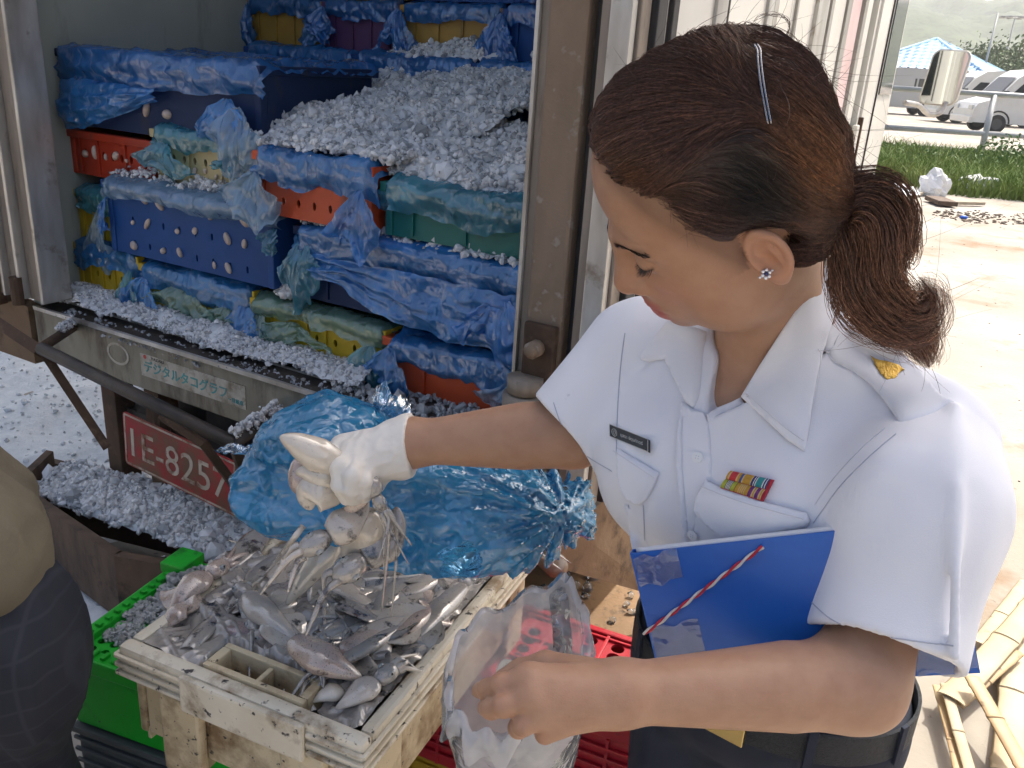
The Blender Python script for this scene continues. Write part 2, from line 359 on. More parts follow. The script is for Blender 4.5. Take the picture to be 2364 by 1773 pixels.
m_inner = mat("grey_green_van_lining", (.42, .45, .40), .6, (.33, .36, .32), 3, (.3, .7), dirt=(.22, .22, .18), dscale=5, drange=(.58, .8), dstretch=(2, 2, .5))
m_mud = mat("brown_mud_panel", (.22, .145, .085), .85, (.15, .095, .055), 5, (.3, .7), dirt=(.05, .034, .022), dscale=9, drange=(.53, .68), bump=.4, bscale=60)
m_glass = mat("dark_cab_glass", (.02, .025, .025), .05, spec=.8)
m_pink = mat("faded_pink_stripe", (.72, .55, .54), .5, (.62, .44, .43), 5)
m_grey = mat("grey_strip", (.42, .41, .38), .5, (.3, .29, .26), 5, stretch=(2, 2, .3))

m_wood = mat("wet_brown_board", (.15, .095, .06), .7, (.07, .045, .03), 6, (.3, .7), (1, 5, 1), dirt=(.03, .022, .018), dscale=10, drange=(.55, .7), bump=.6, bscale=40)
truck = thing("delivery_truck", "white box truck with open rear doors, loaded with crates of seafood on ice", "truck", tuple(TO), (0, 0, -TAZ))
def tpart(mb, name, mats, parent=None, smooth=False):
    return mb.build(name, mats, truck if parent is None else parent, smooth, True)
def B(*a, bev=0): return MB().box(*a, bev=bev)
tpart(B(-1.62, .06, .012, 2.5, .60, .69), "cargo_floor", m_dark)
tpart(B(-1.66, -1.60, .01, 2.5, .55, 2.72), "cargo_wall", m_inner)
tpart(B(.062, .118, .01, 2.5, .55, 2.72), "cargo_wall", m_white)
tpart(B(-1.66, .118, 2.502, 2.54, .55, 2.72), "cargo_wall", m_inner)
tpart(B(-1.67, .13, .0, 2.55, 2.722, 2.78), "cargo_roof", m_inner)
# rear sill: painted beam with two bright trim strips and screws
sill = tpart(B(-1.62, .10, -.02, .008, .555, .695, bev=.006), "rear_sill", m_sill)
b = MB(); b.box(-1.6, .02, -.026, .11, .6955, .703); tpart(b, "sill_plate", m_dark)
tpart(MB().box(-1.6, .02, -.032, -.022, .6965, .7075), "sill_trim", m_alu_b)
tpart(MB().box(-1.6, .02, .055, .062, .7035, .7085), "sill_trim", m_alu_b)
for k in range(12):
    x = -1.5+k*.128
    tpart(MB().tube([(x, .025, .703), (x, .025, .7065)], .006, 8).tube([(x, .025, .7065), (x, .025, .708)], .0025, 6), "screw", m_alu_b)
# stickers on the sill
m_stick = mat("worn_white_sticker", (.52, .5, .44), .5, (.34, .31, .25), 18, (.4, .65), dirt=(.2, .17, .12), dscale=20, drange=(.5, .65))
m_teal = mat("teal_print", (.05, .34, .36), .5, (.12, .3, .29), 30, (.4, .6))
m_redp = mat("red_print", (.5, .06, .05), .5); m_blackp = mat("dark_print", (.06, .06, .06), .5)
def text_mesh(s, w=None, h=None, ext=.0004, bold=0.0):
    c = bpy.data.curves.new("lettering", 'FONT'); c.body = s; c.extrude = ext; c.offset = bold; c.resolution_u = 4
    o = bpy.data.objects.new("lettering", c); COL.objects.link(o); dg = bpy.context.evaluated_depsgraph_get()
    me = bpy.data.meshes.new_from_object(o.evaluated_get(dg)); bpy.data.objects.remove(o)
    V = np.array([v.co[:] for v in me.vertices]); mn = V.min(0); mx = V.max(0); S = np.ones(3)
    if w: S[0] = w/(mx[0]-mn[0])
    if h: S[1] = h/(mx[1]-mn[1])
    V = (V-np.array([mn[0], mn[1], 0]))*S
    V[:, 2] = np.where(V[:, 2] > 0, ext, -ext)
    F = [tuple(p.vertices) for p in me.polygons]; bpy.data.meshes.remove(me); return V, F
def text_on(s, name, m, parent, origin, xa, ya, w=None, h=None, ext=.0004, bold=0.0, local=True):
    """lettering lying in the plane origin + xa*u + ya*v"""
    V, F = text_mesh(s, w, h, ext, bold); xa = np.array(xa, float); xa /= np.linalg.norm(xa); ya = np.array(ya, float); ya /= np.linalg.norm(ya); n = np.cross(xa, ya)
    return from_vf(name, np.array(origin)+V[:, :1]*xa+V[:, 1:2]*ya+V[:, 2:]*n, F, m, parent, False, local)
tpart(B(-1.15, -.755, -.0222, -.0202, .598, .662), "sticker", m_stick, sill)
text_on("デジタルタコグラフ", "sticker_lettering", m_teal, sill, (-1.135, -.0228, .612), (1, 0, 0), (0, 0, 1), .315, .034, bold=.02)
text_on("ー搭載車", "sticker_lettering", m_teal, sill, (-.818, -.0228, .607), (1, 0, 0), (0, 0, 1), .055, .013)
text_on("YAZAKI", "sticker_lettering", m_blackp, sill, (-1.105, -.0228, .6515), (1, 0, 0), (0, 0, 1), .05, .008)
tpart(MB().tube([(-1.13, -.0222, .655), (-1.13, -.0232, .655)], .006, 8), "sticker_mark", m_redp, sill)
b = MB()
for k in range(28):
    a0, a1 = 2*math.pi*k/28, 2*math.pi*(k+1)/28
    b.prism([(-1.245+.046*math.cos(a0), .637+.032*math.sin(a0)), (-1.245+.046*math.cos(a1), .637+.032*math.sin(a1)), (-1.245+.038*math.cos(a1), .637+.025*math.sin(a1)), (-1.245+.038*math.cos(a0), .637+.025*math.sin(a0))], 0, .0012, Matrix(((1,0,0,0),(0,0,-1,-.0205),(0,1,0,0),(0,0,0,1))))
tpart(b, "sticker_ring", m_stick, sill)
# left rear post and the edge of the left door
b = MB(); b.box(-1.93, -1.705, -.05, .05, .70, 2.74); tpart(b, "left_post", m_tan)
for x0, x1, y0, m in ((-1.703, -1.668, -.065, m_alu), (-1.666, -1.655, -.075, m_alu_b), (-1.653, -1.60, -.055, m_alu), (-1.598, -1.585, -.07, m_alu_b), (-1.583, -1.515, -.045, m_alu), (-1.513, -1.50, -.06, m_alu_b)):
    tpart(B(x0, x1, y0, .03, .735, 2.74, bev=.003), "post_profile", m)
tpart(B(-1.735, -1.69, -.085, -.05, .70, .95, bev=.004), "post_bracket", m_rust)
tpart(MB().box(-2.0, -1.63, -.03, .02, .52, .698), "corner_panel", m_mud)
tpart(MB().tube([(-1.60, -.07, .72), (-1.60, -.07, .80)], .018, 10), "hinge_barrel", m_rust)
# right rear post: bright edge, dusty face, shadow gap
tpart(B(.006, .013, -.03, .02, .70, 2.74), "post_edge", m_alu_b)
tpart(B(.0135, .03, -.022, .02, .70, 2.74, bev=.003), "post_profile", m_alu)
b = B(.031, .108, -.03, .05, .70, 2.74, bev=.008); tpart(b, "right_post", m_tan)
tpart(B(.109, .132, -.0, .05, .66, 2.74), "shadow_gap_strip", m_rub)  # black strip stands in for shade in the gap beside the door
h = tpart(B(.034, .104, -.045, -.028, .86, 1.0, bev=.006), "hinge_plate", m_rust)
tpart(MB().tube([(.07, -.05, .955), (.07, -.075, .955)], .017, 10).sphere((.07, -.075, .955), (.013, .01, .013), 8, 6), "hinge_bolt", m_tan, h, True)
tpart(MB().tube([(.055, -.06, .70), (.055, -.06, .86)], .043, 16).tube([(.055, -.06, .865), (.055, -.06, .895)], .036, 14), "hinge_barrel", m_alu, h, True)
# right door swung right round against the truck's side
door = tpart(B(.135, .178, -.028, .86, .64, 2.66, bev=.006), "rear_door", m_white)
for y0, y1, m, p in ((-.040, -.018, m_alu_b, .190), (-.016, .026, m_alu, .196), (.028, .070, m_rub, .208), (.072, .102, m_grey, .197), (.104, .132, m_rub, .206)):
    tpart(B(.15, p, y0, y1, .63, 2.67, bev=.003), "door_seal_strip", m, door)
tpart(B(.134, .186, -.036, -.0285, .63, 2.67), "door_edge_strip", m_alu, door)
tpart(MB().tube([(.2, .087, .93), (.196, .087, .93)], .006, 8), "screw", m_rust, door)
for y0, y1, m in ((.40, .47, m_grey), (.474, .484, m_rub), (.78, .83, m_alu_b)):
    tpart(B(.17, .186, y0, y1, .66, 2.64, bev=.003), "door_rib", m, door)
# body side beyond the door: ribs, pink stripe, corner post
for y0, y1, m, p in ((.95, .955, m_rub, .121), (1.05, 1.09, m_alu_b, .128), (1.30, 1.32, m_grey, .126), (1.55, 1.70, m_alu_b, .13), (1.72, 1.76, m_grey, .134), (1.80, 1.98, m_white, .126), (1.985, 2.06, m_grey, .134), (2.08, 2.28, m_pink, .125), (2.30, 2.36, m_grey, .136), (2.37, 2.5, m_white, .128)):
    tpart(B(.112, p, y0, y1, .58, 2.7, bev=.002), "side_strip", m)
lt = tpart(B(.14, .16, 2.50, 2.56, 1.16, 1.3, bev=.006), "side_latch", m_white); tpart(B(.146, .166, 2.565, 2.585, 1.14, 1.33, bev=.004), "latch_bolt", m_rust, lt)
tpart(B(.0, .14, .1, 2.5, .54, .60), "side_rail", m_mud)
# cab
b = MB(); prof = [(2.57, .72), (3.40, .72), (3.44, 1.2), (3.36, 2.35), (3.28, 2.45), (2.57, 2.45)]
b.prism(prof, -1.62, .14, Matrix(((0,0,1,0),(1,0,0,0),(0,1,0,0),(0,0,0,1)))); cab = tpart(b, "cab", m_white)
tpart(MB().prism([(3.0, 1.42), (3.36, 1.42), (3.32, 2.2), (3.0, 2.2)], .141, .146, Matrix(((0,0,1,0),(1,0,0,0),(0,1,0,0),(0,0,0,1)))), "cab_window", m_glass, cab)
tpart(B(.141, .15, 2.62, 2.70, .8, 2.4), "cab_pillar_strip", m_white, cab)
tpart(B(.141, .146, 2.93, 2.945, .8, 2.4), "door_gap", m_rub, cab)
tpart(B(-1.5, .1, 2.5, 3.4, .40, .70), "cab_chassis", m_dark)
# mirror on its bent arm
mq = w2t(atD(2040, 168, 4.36)); b = MB()
a0 = w2t(atD(1955, 222, 4.22)); a1 = w2t(atD(1985, 228, 4.28)); a2 = w2t(atD(2005, 246, 4.34)); a3 = w2t(atD(2030, 244, 4.37)); a4 = w2t(atD(2042, 222, 4.38))
mir = tpart(MB().tube(spline([a0, a1, a2, a3, a4], 22), .013, 8), "mirror_arm", m_alu_b, smooth=True)
def rrect(w, h, r, n=6):
    P = []
    for sx, sy, a in ((1, 1, 0), (-1, 1, 90), (-1, -1, 180), (1, -1, 270)):
        for k in range(n+1):
            t = math.radians(a+90*k/n); P.append((sx*(w-r)+r*math.cos(t), sy*(h-r)+r*math.sin(t)))
    return P
mn = (CAM-atD(2040, 168, 4.36)); mn[2] = 0; mn /= np.linalg.norm(mn); mn = mn+(-T_Y-.22*T_X)/np.linalg.norm(T_Y+.22*T_X); mn /= np.linalg.norm(mn)
mx_ = np.array([mn[1], -mn[0], 0]); mx_ = -mx_
def mframe(off): 
    c = np.array(atD(2040, 168, 4.36)); x = w2t(TO+mx_)*-1 if False else np.array([mx_@T_X, mx_@T_Y, 0]); n = np.array([mn@T_X, mn@T_Y, 0]); z = np.array([.10*x[0], .10*x[1], 1.0])
    c = w2t(c)+n*off; return Matrix(((x[0], z[0], n[0], c[0]), (x[1], z[1], n[1], c[1]), (x[2], z[2], n[2], c[2]), (0, 0, 0, 1)))
tpart(MB(mframe(0)).prism(rrect(.088, .134, .04), -.05, .0), "mirror_shell", m_alu_b, mir, True)
m_mirror = mat("mirror_glass", (.75, .78, .76), .04, metal=1.0)
tpart(MB(mframe(.001)).prism(rrect(.081, .127, .036), -.002, .002), "mirror_glass", m_mirror, mir)
# rear step frame hanging below the sill
def TP(*P): return [tuple(tl(q, y)) for q, y in P]
A_ = tl((88, 752), -.25); Bq = tl((505, 958), -.25); Aq = tl((165, 702), .0); Bb = tl((610, 888), .0)
stp = tpart(MB().tube([A_, Bq], .016, 8), "step_bar", m_dark, smooth=True)
tpart(MB().tube([A_, Aq], .013, 8), "step_arm", m_rust, stp, True); tpart(MB().tube([Bq, Bb], .015, 8), "step_arm", m_dark, stp, True)
D1 = tl((232, 968), -.2); D2 = tl((520, 1070), -.22)
tpart(MB().tube([A_, D1], .015, 4), "step_brace", m_rust, stp); tpart(MB().tube([Bq, tl((560, 1110), -.12)], .015, 4), "step_brace", m_rust, stp)
tpart(MB().tube([tl((350, 900), -.2), tl((440, 960), -.2), tl((500, 1040), -.16), tl((545, 1110), -.1)], .012, 5), "step_brace", m_rust, stp)
tpart(MB().tube([tl((0, 700), -.22), tl((90, 760), -.24)], .02, 4), "step_brace", m_rust, stp)
for x in (-1.32, -1.13): tpart(B(x-.03, x+.03, -.015, .05, .18, .555, bev=.004), "chassis_bracket", m_rust)
tpart(B(-1.36, -.25, .02, .08, .36, .45), "underrun_bar", m_dark); tpart(B(-1.0, -.55, .06, .1, .3, .555), "plate_backing", m_dark)
tpart(B(-1.25, -1.05, .1, 2.6, .42, .58), "chassis_rail", m_dark); tpart(B(-.5, -.3, .1, 2.6, .42, .58), "chassis_rail", m_dark)
tpart(B(-.56, -.36, -.015, .06, .30, .555, bev=.004), "chassis_bracket", m_rust)
tpart(MB().tube([(-1.5, .95, .36), (-.05, .95, .36)], .06, 10), "axle", m_dark)
m_tyre = mat("tyre_rubber", (.03, .03, .03), .8, (.06, .055, .05), 9, bump=.5)
for x in (-1.48, -.22):
    w = tpart(MB().tube([(x, .95, .36), (x+.02, .95, .36), (x+.18, .95, .36), (x+.2, .95, .36)], [.31, .36, .36, .31], 24), "wheel", m_tyre, smooth=False)
    tpart(MB().tube([(x-.004, .95, .36), (x+.204, .95, .36)], .19, 20), "rim", m_rust, w)
for x in (-1.48, -.22):
    w = tpart(MB().tube([(x, 2.95, .36), (x+.2, 2.95, .36)], .36, 24), "wheel", m_tyre); tpart(MB().tube([(x-.004, 2.95, .36), (x+.204, 2.95, .36)], .19, 20), "rim", m_rust, w)
# licence plate, muddied red
m_plate = mat("muddy_red_plate", (.42, .03, .035), .5, (.30, .03, .03), 6, dirt=(.17, .085, .05), dscale=9, drange=(.42, .6), bump=.1)
m_plw = mat("worn_plate_white", (.55, .50, .42), .6, (.38, .3, .22), 12, dirt=(.2, .1, .06), dscale=16, drange=(.5, .62))
pc = [tl((303, 905), -.085), tl((512, 990), -.085), tl((272, 1002), -.085)]
pc[1][2] = pc[0][2]
px_ = np.array([1, 0, -.06]); px_ /= np.linalg.norm(px_); pz_ = np.array([.06, 0, 1]); pz_ /= np.linalg.norm(pz_)
po = np.array([-1.165, -.085, .352]); PM = Matrix(((px_[0], pz_[0], 0, po[0]), (0, 0, -1, po[1]), (px_[2], pz_[2], 0, po[2]), (0, 0, 0, 1)))
pl = tpart(MB(PM).prism([(x+.215, y+.08) for x, y in rrect(.215, .08, .012)], 0, .003), "licence_plate", m_plate)
bb = MB(PM); w_, h_ = .43, .16
for a in ((.006, w_-.006, .004, .009), (.006, w_-.006, h_-.009, h_-.004), (.004, .009, .009, h_-.009), (w_-.009, w_-.004, .009, h_-.009)): bb.box(*a, .0025, .0042)
tpart(bb, "plate_border", m_plw, pl)
text_on("1E-8257", "plate_lettering", m_plw, pl, po+px_*.03+pz_*.035+np.array([0, -.0035, 0]), px_, pz_, .37, .085, .0008)
# mud guard and brown side panel low on the right
b = MB(); G = [w2t(t2w(p)) for p in ((.11, .0, .46), (.11, -.02, .60), (.16, .19, .652), (.22, .75, .60), (.22, .56, .10))]
b.add([tuple(p) for p in G]+[tuple(p-np.array([.03, 0, 0])) for p in G], [(0,1,2,3,4), (9,8,7,6,5), (0,5,6,1), (1,6,7,2), (2,7,8,3), (3,8,9,4), (4,9,5,0)]); tpart(b, "mud_guard", m_mud)
tpart(MB().box(.06, .13, -.02, .04, .50, .64, bev=.004), "corner_gusset", m_tan)
tpart(MB().tube([(.10, -.03, .505), (.155, -.05, .50), (.175, -.052, .50)], [.022, .026, .012], 12), "guard_knob", m_tan, smooth=True)
tpart(B(.12, .195, -.03, .3, .615, .638, bev=.004), "door_bottom_rubber", m_rub, door)
# ================================================================== unseen sheet added above the frame to keep sun off the tray
m_blocker = mat("grey_blue_blocker", (.30, .34, .38), .7, (.24, .27, .31), 4)
aw = thing("sun_blocker", "added grey sheet keeping sun off the tray and arms, unseen above the frame", "sun_blocker", tuple(t2w((.12, .3, 2.8))))
def awf(u, v):
    X = -.12+1.39*u; Y = .02+1.33*v; Z = 2.93-.06*np.sin(np.pi*u)*np.sin(np.pi*v)+.06*(1-u)
    return TO+np.outer(X, T_X)+np.outer(Y, T_Y)+np.outer(Z, [0, 0, 1])
U_, V_ = np.meshgrid(np.linspace(0, 1, 24), np.linspace(0, 1, 24), indexing='ij')
from_vf("sun_blocker_sheet", awf(U_.ravel(), V_.ravel()), grid_faces(24, 24), m_blocker, aw, True)
for u, v, q in ((0, 0, (-.15, 0, 2.75)), (1, 1, (.13, 2.2, 2.75)), (0, 1, (-.1, 1.5, 2.79)), (1, 0, (.1, .0, 2.75))):
    MB().tube([awf(np.array([u*1.0]), np.array([v*1.0]))[0], t2w(q)], .006, 6).build("sun_blocker_rope", m_alu_b, aw)

def awf2(u, v):
    X = -4.3+2.9*u; Y = -.6+5.0*v; Z = 2.86-.12*np.sin(np.pi*u)*np.sin(np.pi*v)
    return TO+np.outer(X, T_X)+np.outer(Y, T_Y)+np.outer(Z, [0, 0, 1])
from_vf("sun_blocker_sheet", awf2(U_.ravel(), V_.ravel()), grid_faces(24, 24), m_blocker, aw, True)  # second added sheet, unseen, shades the ground left of the truck
# ================================================================== crushed ice
m_ice = mat("crushed_ice", (.86, .88, .90), .2, (.70, .73, .76), 8, (.3, .7), trans=.12, ior=1.31, spec=.7, rvar=.1, sss=.65, sssr=(.012, .013, .014), coat=.5)
m_ice_c = mat("glassy_ice_lump", (.84, .88, .91), .1, (.70, .75, .79), 12, (.3, .7), trans=.6, ior=1.31, spec=.7, coat=.4)
m_ice_g = mat("grey_wet_ice", (.62, .66, .69), .14, (.80, .84, .87), 11, (.35, .7), trans=.5, ior=1.31, spec=.6, rvar=.12)
m_icebase = mat("packed_ice", (.74, .77, .79), .35, (.56, .60, .63), 26, (.3, .7), bump=1.0, bscale=110, coat=.3)
def ice_heap(label, surf, n, size, seed=1, mats=None, base=True, nu=90, nv=56, M=None, name="crushed_ice_heap", jitter=1.0, lumps=0.0):
    """surf(u,v) -> xyz over the unit square; chunks are scattered on it"""
    n = int(n*1.15); size = size*.72; rng = np.random.default_rng(seed); u = rng.random(n); v = rng.random(n); P = surf(u, v)
    P = P+rng.normal(0, size*.55*jitter, P.shape); P = P[(fbm(P*28, seed+3, 2) > -.28)|(rng.random(len(P)) < .25)]; n = len(P)
    sz = size
    V, F = chunks(P, sz, rng)
    if lumps:
        k = int(n*lumps); V2, F2 = chunks(surf(rng.random(k), rng.random(k))+np.array([0, 0, size*.4]), size*1.7, rng); F2 = F2+len(V); V = np.r_[V, V2]; F = np.r_[F, F2]
    # a fifth of the pieces are clear angular lumps, the rest soft wet grains
    gl_ = np.repeat(rng.random(len(F)//20) < .2, 20); mi = list(np.where(gl_, 2, 0)); sm = list(gl_ & False)
    if base:
        U, W = np.meshgrid(np.linspace(0, 1, nu), np.linspace(0, 1, nv), indexing='ij'); Bv = surf(U.ravel(), W.ravel())
        Bv = Bv+np.array([0, 0, 1])*(fbm(Bv*70, seed, 3)*size*.7+size*.30)[:, None]
        Bq = grid_faces(nu, nv)+len(V); V = np.r_[V, Bv]
        F = [tuple(f) for f in F]+[tuple(f) for f in Bq]; mi = mi+[1]*len(Bq); sm = sm+[True]*len(Bq)
    if M is not None: V = V@np.array(M.to_3x3()).T+np.array(M.translation)
    o = from_vf(name, V, F if base else np.asarray(F), [mats or m_ice, m_icebase, m_ice_c], None, False, True, [int(k) for k in mi]); o.data.polygons.foreach_set("use_smooth", [bool(k) for k in sm])
    return props(o, label, "ice", kind="stuff")
def quad_surf(a, b, c, d, bulge=.0, rough=.01, seed=0, fr=9):
    a, b, c, d = map(np.asarray, (a, b, c, d))
    def f(u, v):
        u = np.asarray(u)[:, None]; v = np.asarray(v)[:, None]
        p = a*(1-u)*(1-v)+b*u*(1-v)+c*u*v+d*(1-u)*v
        z = bulge*(16*u*(1-u)*v*(1-v))[:, 0]**.6+rough*fbm(p*fr, seed, 4)
        p = p.copy(); p[:, 2] += z; return p
    return f

# ================================================================== crates
def plastic(name, c, c2=None, dirt=(.05, .04, .03), dr=(.6, .75), rough=.42):
    return mat(name, c, rough, c2 or tuple(.72*x for x in c), 5, (.3, .75), dirt=dirt, dscale=11, drange=dr, dstretch=(1, 1, .5), bump=.12, bscale=50)
C_yel = plastic("yellow_crate_plastic", (.62, .43, .03)); C_red = plastic("red_crate_plastic", (.48, .05, .02)); C_ora = plastic("orange_red_crate_plastic", (.60, .085, .025))
C_blu = plastic("blue_crate_plastic", (.006, .065, .25), rough=.6); C_nav = plastic("navy_crate_plastic", (.004, .022, .085), rough=.65); C_bei = plastic("beige_crate_plastic", (.50, .42, .22)); C_pur = plastic("purple_crate_plastic", (.12, .05, .13)); C_mus = plastic("mustard_crate_plastic", (.42, .25, .05)); C_teal = plastic("teal_crate_plastic", (.01, .16, .14))
F_blue = film("blue_plastic_film", (.045, .33, .86), .32, .42, .25)
F_blue_d = film("deep_blue_plastic_film", (.03, .25, .74), .36, .4, .24)
F_teal = film("teal_plastic_film", (.07, .42, .58), .42, .4, .25)
F_grn = film("green_plastic_film", (.28, .52, .42), .55, .4, .24)
F_pale = film("pale_blue_plastic_film", (.32, .55, .78), .50, .35, .25)
def plate_holes(mb, w, h, nx, nz, r, th, hole=lambda i, j: True, orient=None, n=16, sx=1.0, sz=1.0):
    """panel in the x-z plane (0..w, 0..h), thickness th towards -y, oval holes of radius r in the cells chosen"""
    dx, dz = w/nx, h/nz; V = []; F = []
    def add(P, ff):
        k = len(V); V.extend(P); F.extend([tuple(a+k for a in f) for f in ff])
    for i in range(nx):
        for j in range(nz):
            x0, x1, z0, z1 = i*dx, (i+1)*dx, j*dz, (j+1)*dz
            if not hole(i, j):
                add([(x0,0,z0),(x1,0,z0),(x1,0,z1),(x0,0,z1),(x0,th,z0),(x1,th,z0),(x1,th,z1),(x0,th,z1)], [(0,1,2,3),(7,6,5,4)]); continue
            cx, cz = (x0+x1)/2, (z0+z1)/2; out = []; inn = []
            for k in range(n):
                a = 2*math.pi*k/n; c, s = math.cos(a), math.sin(a); m = max(abs(c), abs(s))
                out.append((cx+c/m*dx/2, cz+s/m*dz/2)); inn.append((cx+c*r*sx, cz+s*r*sz))
            P = [(x, 0, z) for x, z in out]+[(x, 0, z) for x, z in inn]+[(x, th, z) for x, z in inn]+[(x, th, z) for x, z in out]
            ff = []
            for k in range(n):
                k2 = (k+1) % n; ff += [(k, k2, n+k2, n+k), (n+k, n+k2, 2*n+k2, 2*n+k), (2*n+k, 2*n+k2, 3*n+k2, 3*n+k)]
            # square corners left by the polygon outline
            add(P, ff)
            for sx_, sz_ in ((0, 0), (1, 0), (1, 1), (0, 1)):
                pass
    E = [(0,0,0),(w,0,0),(w,0,h),(0,0,h),(0,th,0),(w,th,0),(w,th,h),(0,th,h)]; add(E, [(0,4,5,1),(3,2,6,7),(0,3,7,4),(1,5,6,2)])
    if orient is not None: V = [orient @ Vector(v) for v in V]
    mb.add(V, F)
def tub(w, d, h, m, slots=None, ribs=4, parent=None, rim=.014, band=True, slot_sz=(.006, .010)):
    """open crate: front at y=0, 0..w in x, base z=0. Parts: wall panels with real slots, rim, ribs, floor."""
    o = []
    mb = MB(); th = .006; nx, nz = slots if slots else (1, 1)
    hl = (lambda i, j: slots is not None and 0 <= j < nz and 0 < i < nx-1)
    plate_holes(mb, w, h, nx, nz, 1, th, hl, None, 8, *slot_sz)
    plate_holes(mb, w, h, nx, nz, 1, th, hl, Matrix.Translation((0, d-th, 0)), 8, *slot_sz)
    mb.box(0, th, th+.0005, d-th-.0005, 0, h); mb.box(w-th, w, th+.0005, d-th-.0005, 0, h); mb.box(th+.0005, w-th-.0005, th+.0005, d-th-.0005, .004, .010)
    o.append(mb.build("crate_wall", m, parent, False, True))
    mb = MB(); e = rim
    mb.box(-e, w+e, -e, .012, h-.022, h, .003); mb.box(-e, w+e, d-.012, d+e, h-.022, h, .003); mb.box(-e, .012, .0125, d-.0125, h-.022, h, .003); mb.box(w-.012, w+e, .0125, d-.0125, h-.022, h, .003)
    o.append(mb.build("rim", m, parent, False, True))
    for k in range(ribs):
        x = w*(k+.5)/ribs
        if slots: x = w*(round((k+.5)/ribs*nx))/nx
        o.append(MB().box(x-.004, x+.004, -.006, -.0005, .008, h-.023).build("rib", m, parent, False, True))
    for x in (-.004, w-.016): o.append(MB().box(x, x+.02, -.005, .02, .0, h-.023, .003).build("corner_post", m, parent, False, True))
    return o
def cover(w, d, h, m, parent, seed, drop=.07, sag=.02, top=True, drop_fn=None, out=.012, bulge=.0, over=.02, amp=1.0):
    """plastic bag pulled over the crate: top, rounded front edge, hanging front band"""
    def fn(u, v):
        x = -over+(w+2*over)*u
        L = drop*(1+.25*vnoise(np.c_[u*5, 0*u, 0*u], seed))*(drop_fn(u) if drop_fn is not None else 1)
        tot = (d if top else .05)+L; s = v*tot; dd = d if top else .05
        y = np.where(s < dd, dd-s, -out); z = np.where(s < dd, h+.006, h+.006-(s-dd))
        f = np.clip((s-dd)/np.maximum(L, 1e-4), 0, 1)
        y = np.where(s < dd, y, -out*np.sin(np.pi*np.clip(f*.8+.25, 0, 1))-.004)
        ins = np.where(s < dd, np.sin(np.pi*np.clip(u, 0, 1))**.5*np.sin(np.pi*np.clip(s/dd, 0, 1)), 0)
        z = z-sag*ins+bulge*ins
        ends = np.maximum(np.clip((over-x)/over, 0, 1), np.clip((x-w-over*0)/over, 0, 1)); z = z-ends*.03*(1-f*.5); y = y+ends*.02
        q = np.c_[x*9, y*30, (z-.5*x*0)*38]
        wr = ridge(q, seed, 3)*.0032+ridge(np.c_[x*28, y*40, z*90], seed+5, 2)*.0014
        pull = (ridge(np.c_[x*6+z*14, z*60, y*20], seed+9, 2))*.0035
        crisp = np.maximum(0, ridge(np.c_[x*4+z*3, y*25, z*75+x*3], seed+15, 2)-.55)*.010+np.maximum(0, ridge(np.c_[x*10-z*8, y*40, z*120-x*6], seed+16, 2)-.6)*.006
        wr = ((wr+pull)*1.2+crisp)*amp
        y = y-np.where(s < dd, .2, 1.0)*wr*(.6+f); z = z+np.where(s < dd, 1.0, .3)*wr
        z = z+f**3*.006*vnoise(np.c_[u*22, 0*u, 0*u], seed+3)
        return np.c_[x, y, z]
    return sheet("plastic_cover", fn, 100, 46 if top else 30, m, parent)
def tail(knot, L, spread, m, parent, seed, lean=(0, -.02), pleats=5, name="bag_tail", end=.25, up=0.0, wide=.35):
    """gathered end of a bag hanging from its knot"""
    kx, ky, kz = knot; spread = spread*1.45
    def fn(u, v):
        a = (u-.5)*2; Lr = L*(1+end*1.3*vnoise(np.c_[u*3, 0*u, 0*u], seed)+.12*vnoise(np.c_[u*13, 0*u, 0*u], seed+1)-.2*np.abs(a)**2)
        s = v*Lr; wd = spread*(.10+.9*v**.8)
        x = kx+a*wd*.5+lean[0]*v+.012*vnoise(np.c_[v*2.5, u*2, 0*u+seed], seed+6)*v; ph = ridge(np.c_[u*pleats*.8+seed, v*.8, 0*u], seed+11, 3)*(.003+.011*v)
        y = ky+lean[1]*v-.016*np.sin(np.pi*np.clip(v, 0, 1))+ph-.010*ridge(np.c_[u*5, v*4, 0*u+seed], seed+2, 2)*v
        z = kz+up*np.sin(np.pi*v)-s*np.cos(a*.45)+.004*vnoise(np.c_[u*9, v*9, 0*u], seed+4)
        return np.c_[x, y, z]
    return sheet(name, fn, 40, 26, m, parent)
m_squidbit = mat("pale_squid_flesh", (.60, .50, .42), .3, (.46, .36, .3), 30, (.3, .7), coat=.3)
crate_list = []
def tcrate(name, label, X0, X1, Y, z0, z1, m, depth=.42, slots=None, ribs=4, cov=None, tails=(), group="crates stacked in the truck", yaw=0.0, slot_sz=(.006, .010)):
    w = X1-X0; h = z1-z0
    e = thing(name, label, "crate", tuple(t2w((X0, Y, z0))), (0, 0, -TAZ+yaw), group)
    tub(w, depth, h, m, slots, ribs, e, slot_sz=slot_sz)
    if cov: cover(w, depth, h, parent=e, **cov)
    for t in tails: tail(parent=e, **t)
    crate_list.append(e); return e
def bits(e, P, seed, r=.012):
    """squid ends poking out through the slots"""
    rng = np.random.default_rng(seed); mb = MB()
    for x, z in P:
        s = r*rng.uniform(.45, 1.15); mb.sphere((x, -.003, z), (s*rng.uniform(.5, 1), s*rng.uniform(.5, .9), s*rng.uniform(.8, 1.6)), 8, 6, Matrix.Rotation(rng.uniform(-.7, .7), 3, 'Y').to_4x4())
    return props(mb.build("squid_ends", m_squidbit, e, True, True), kind="stuff")
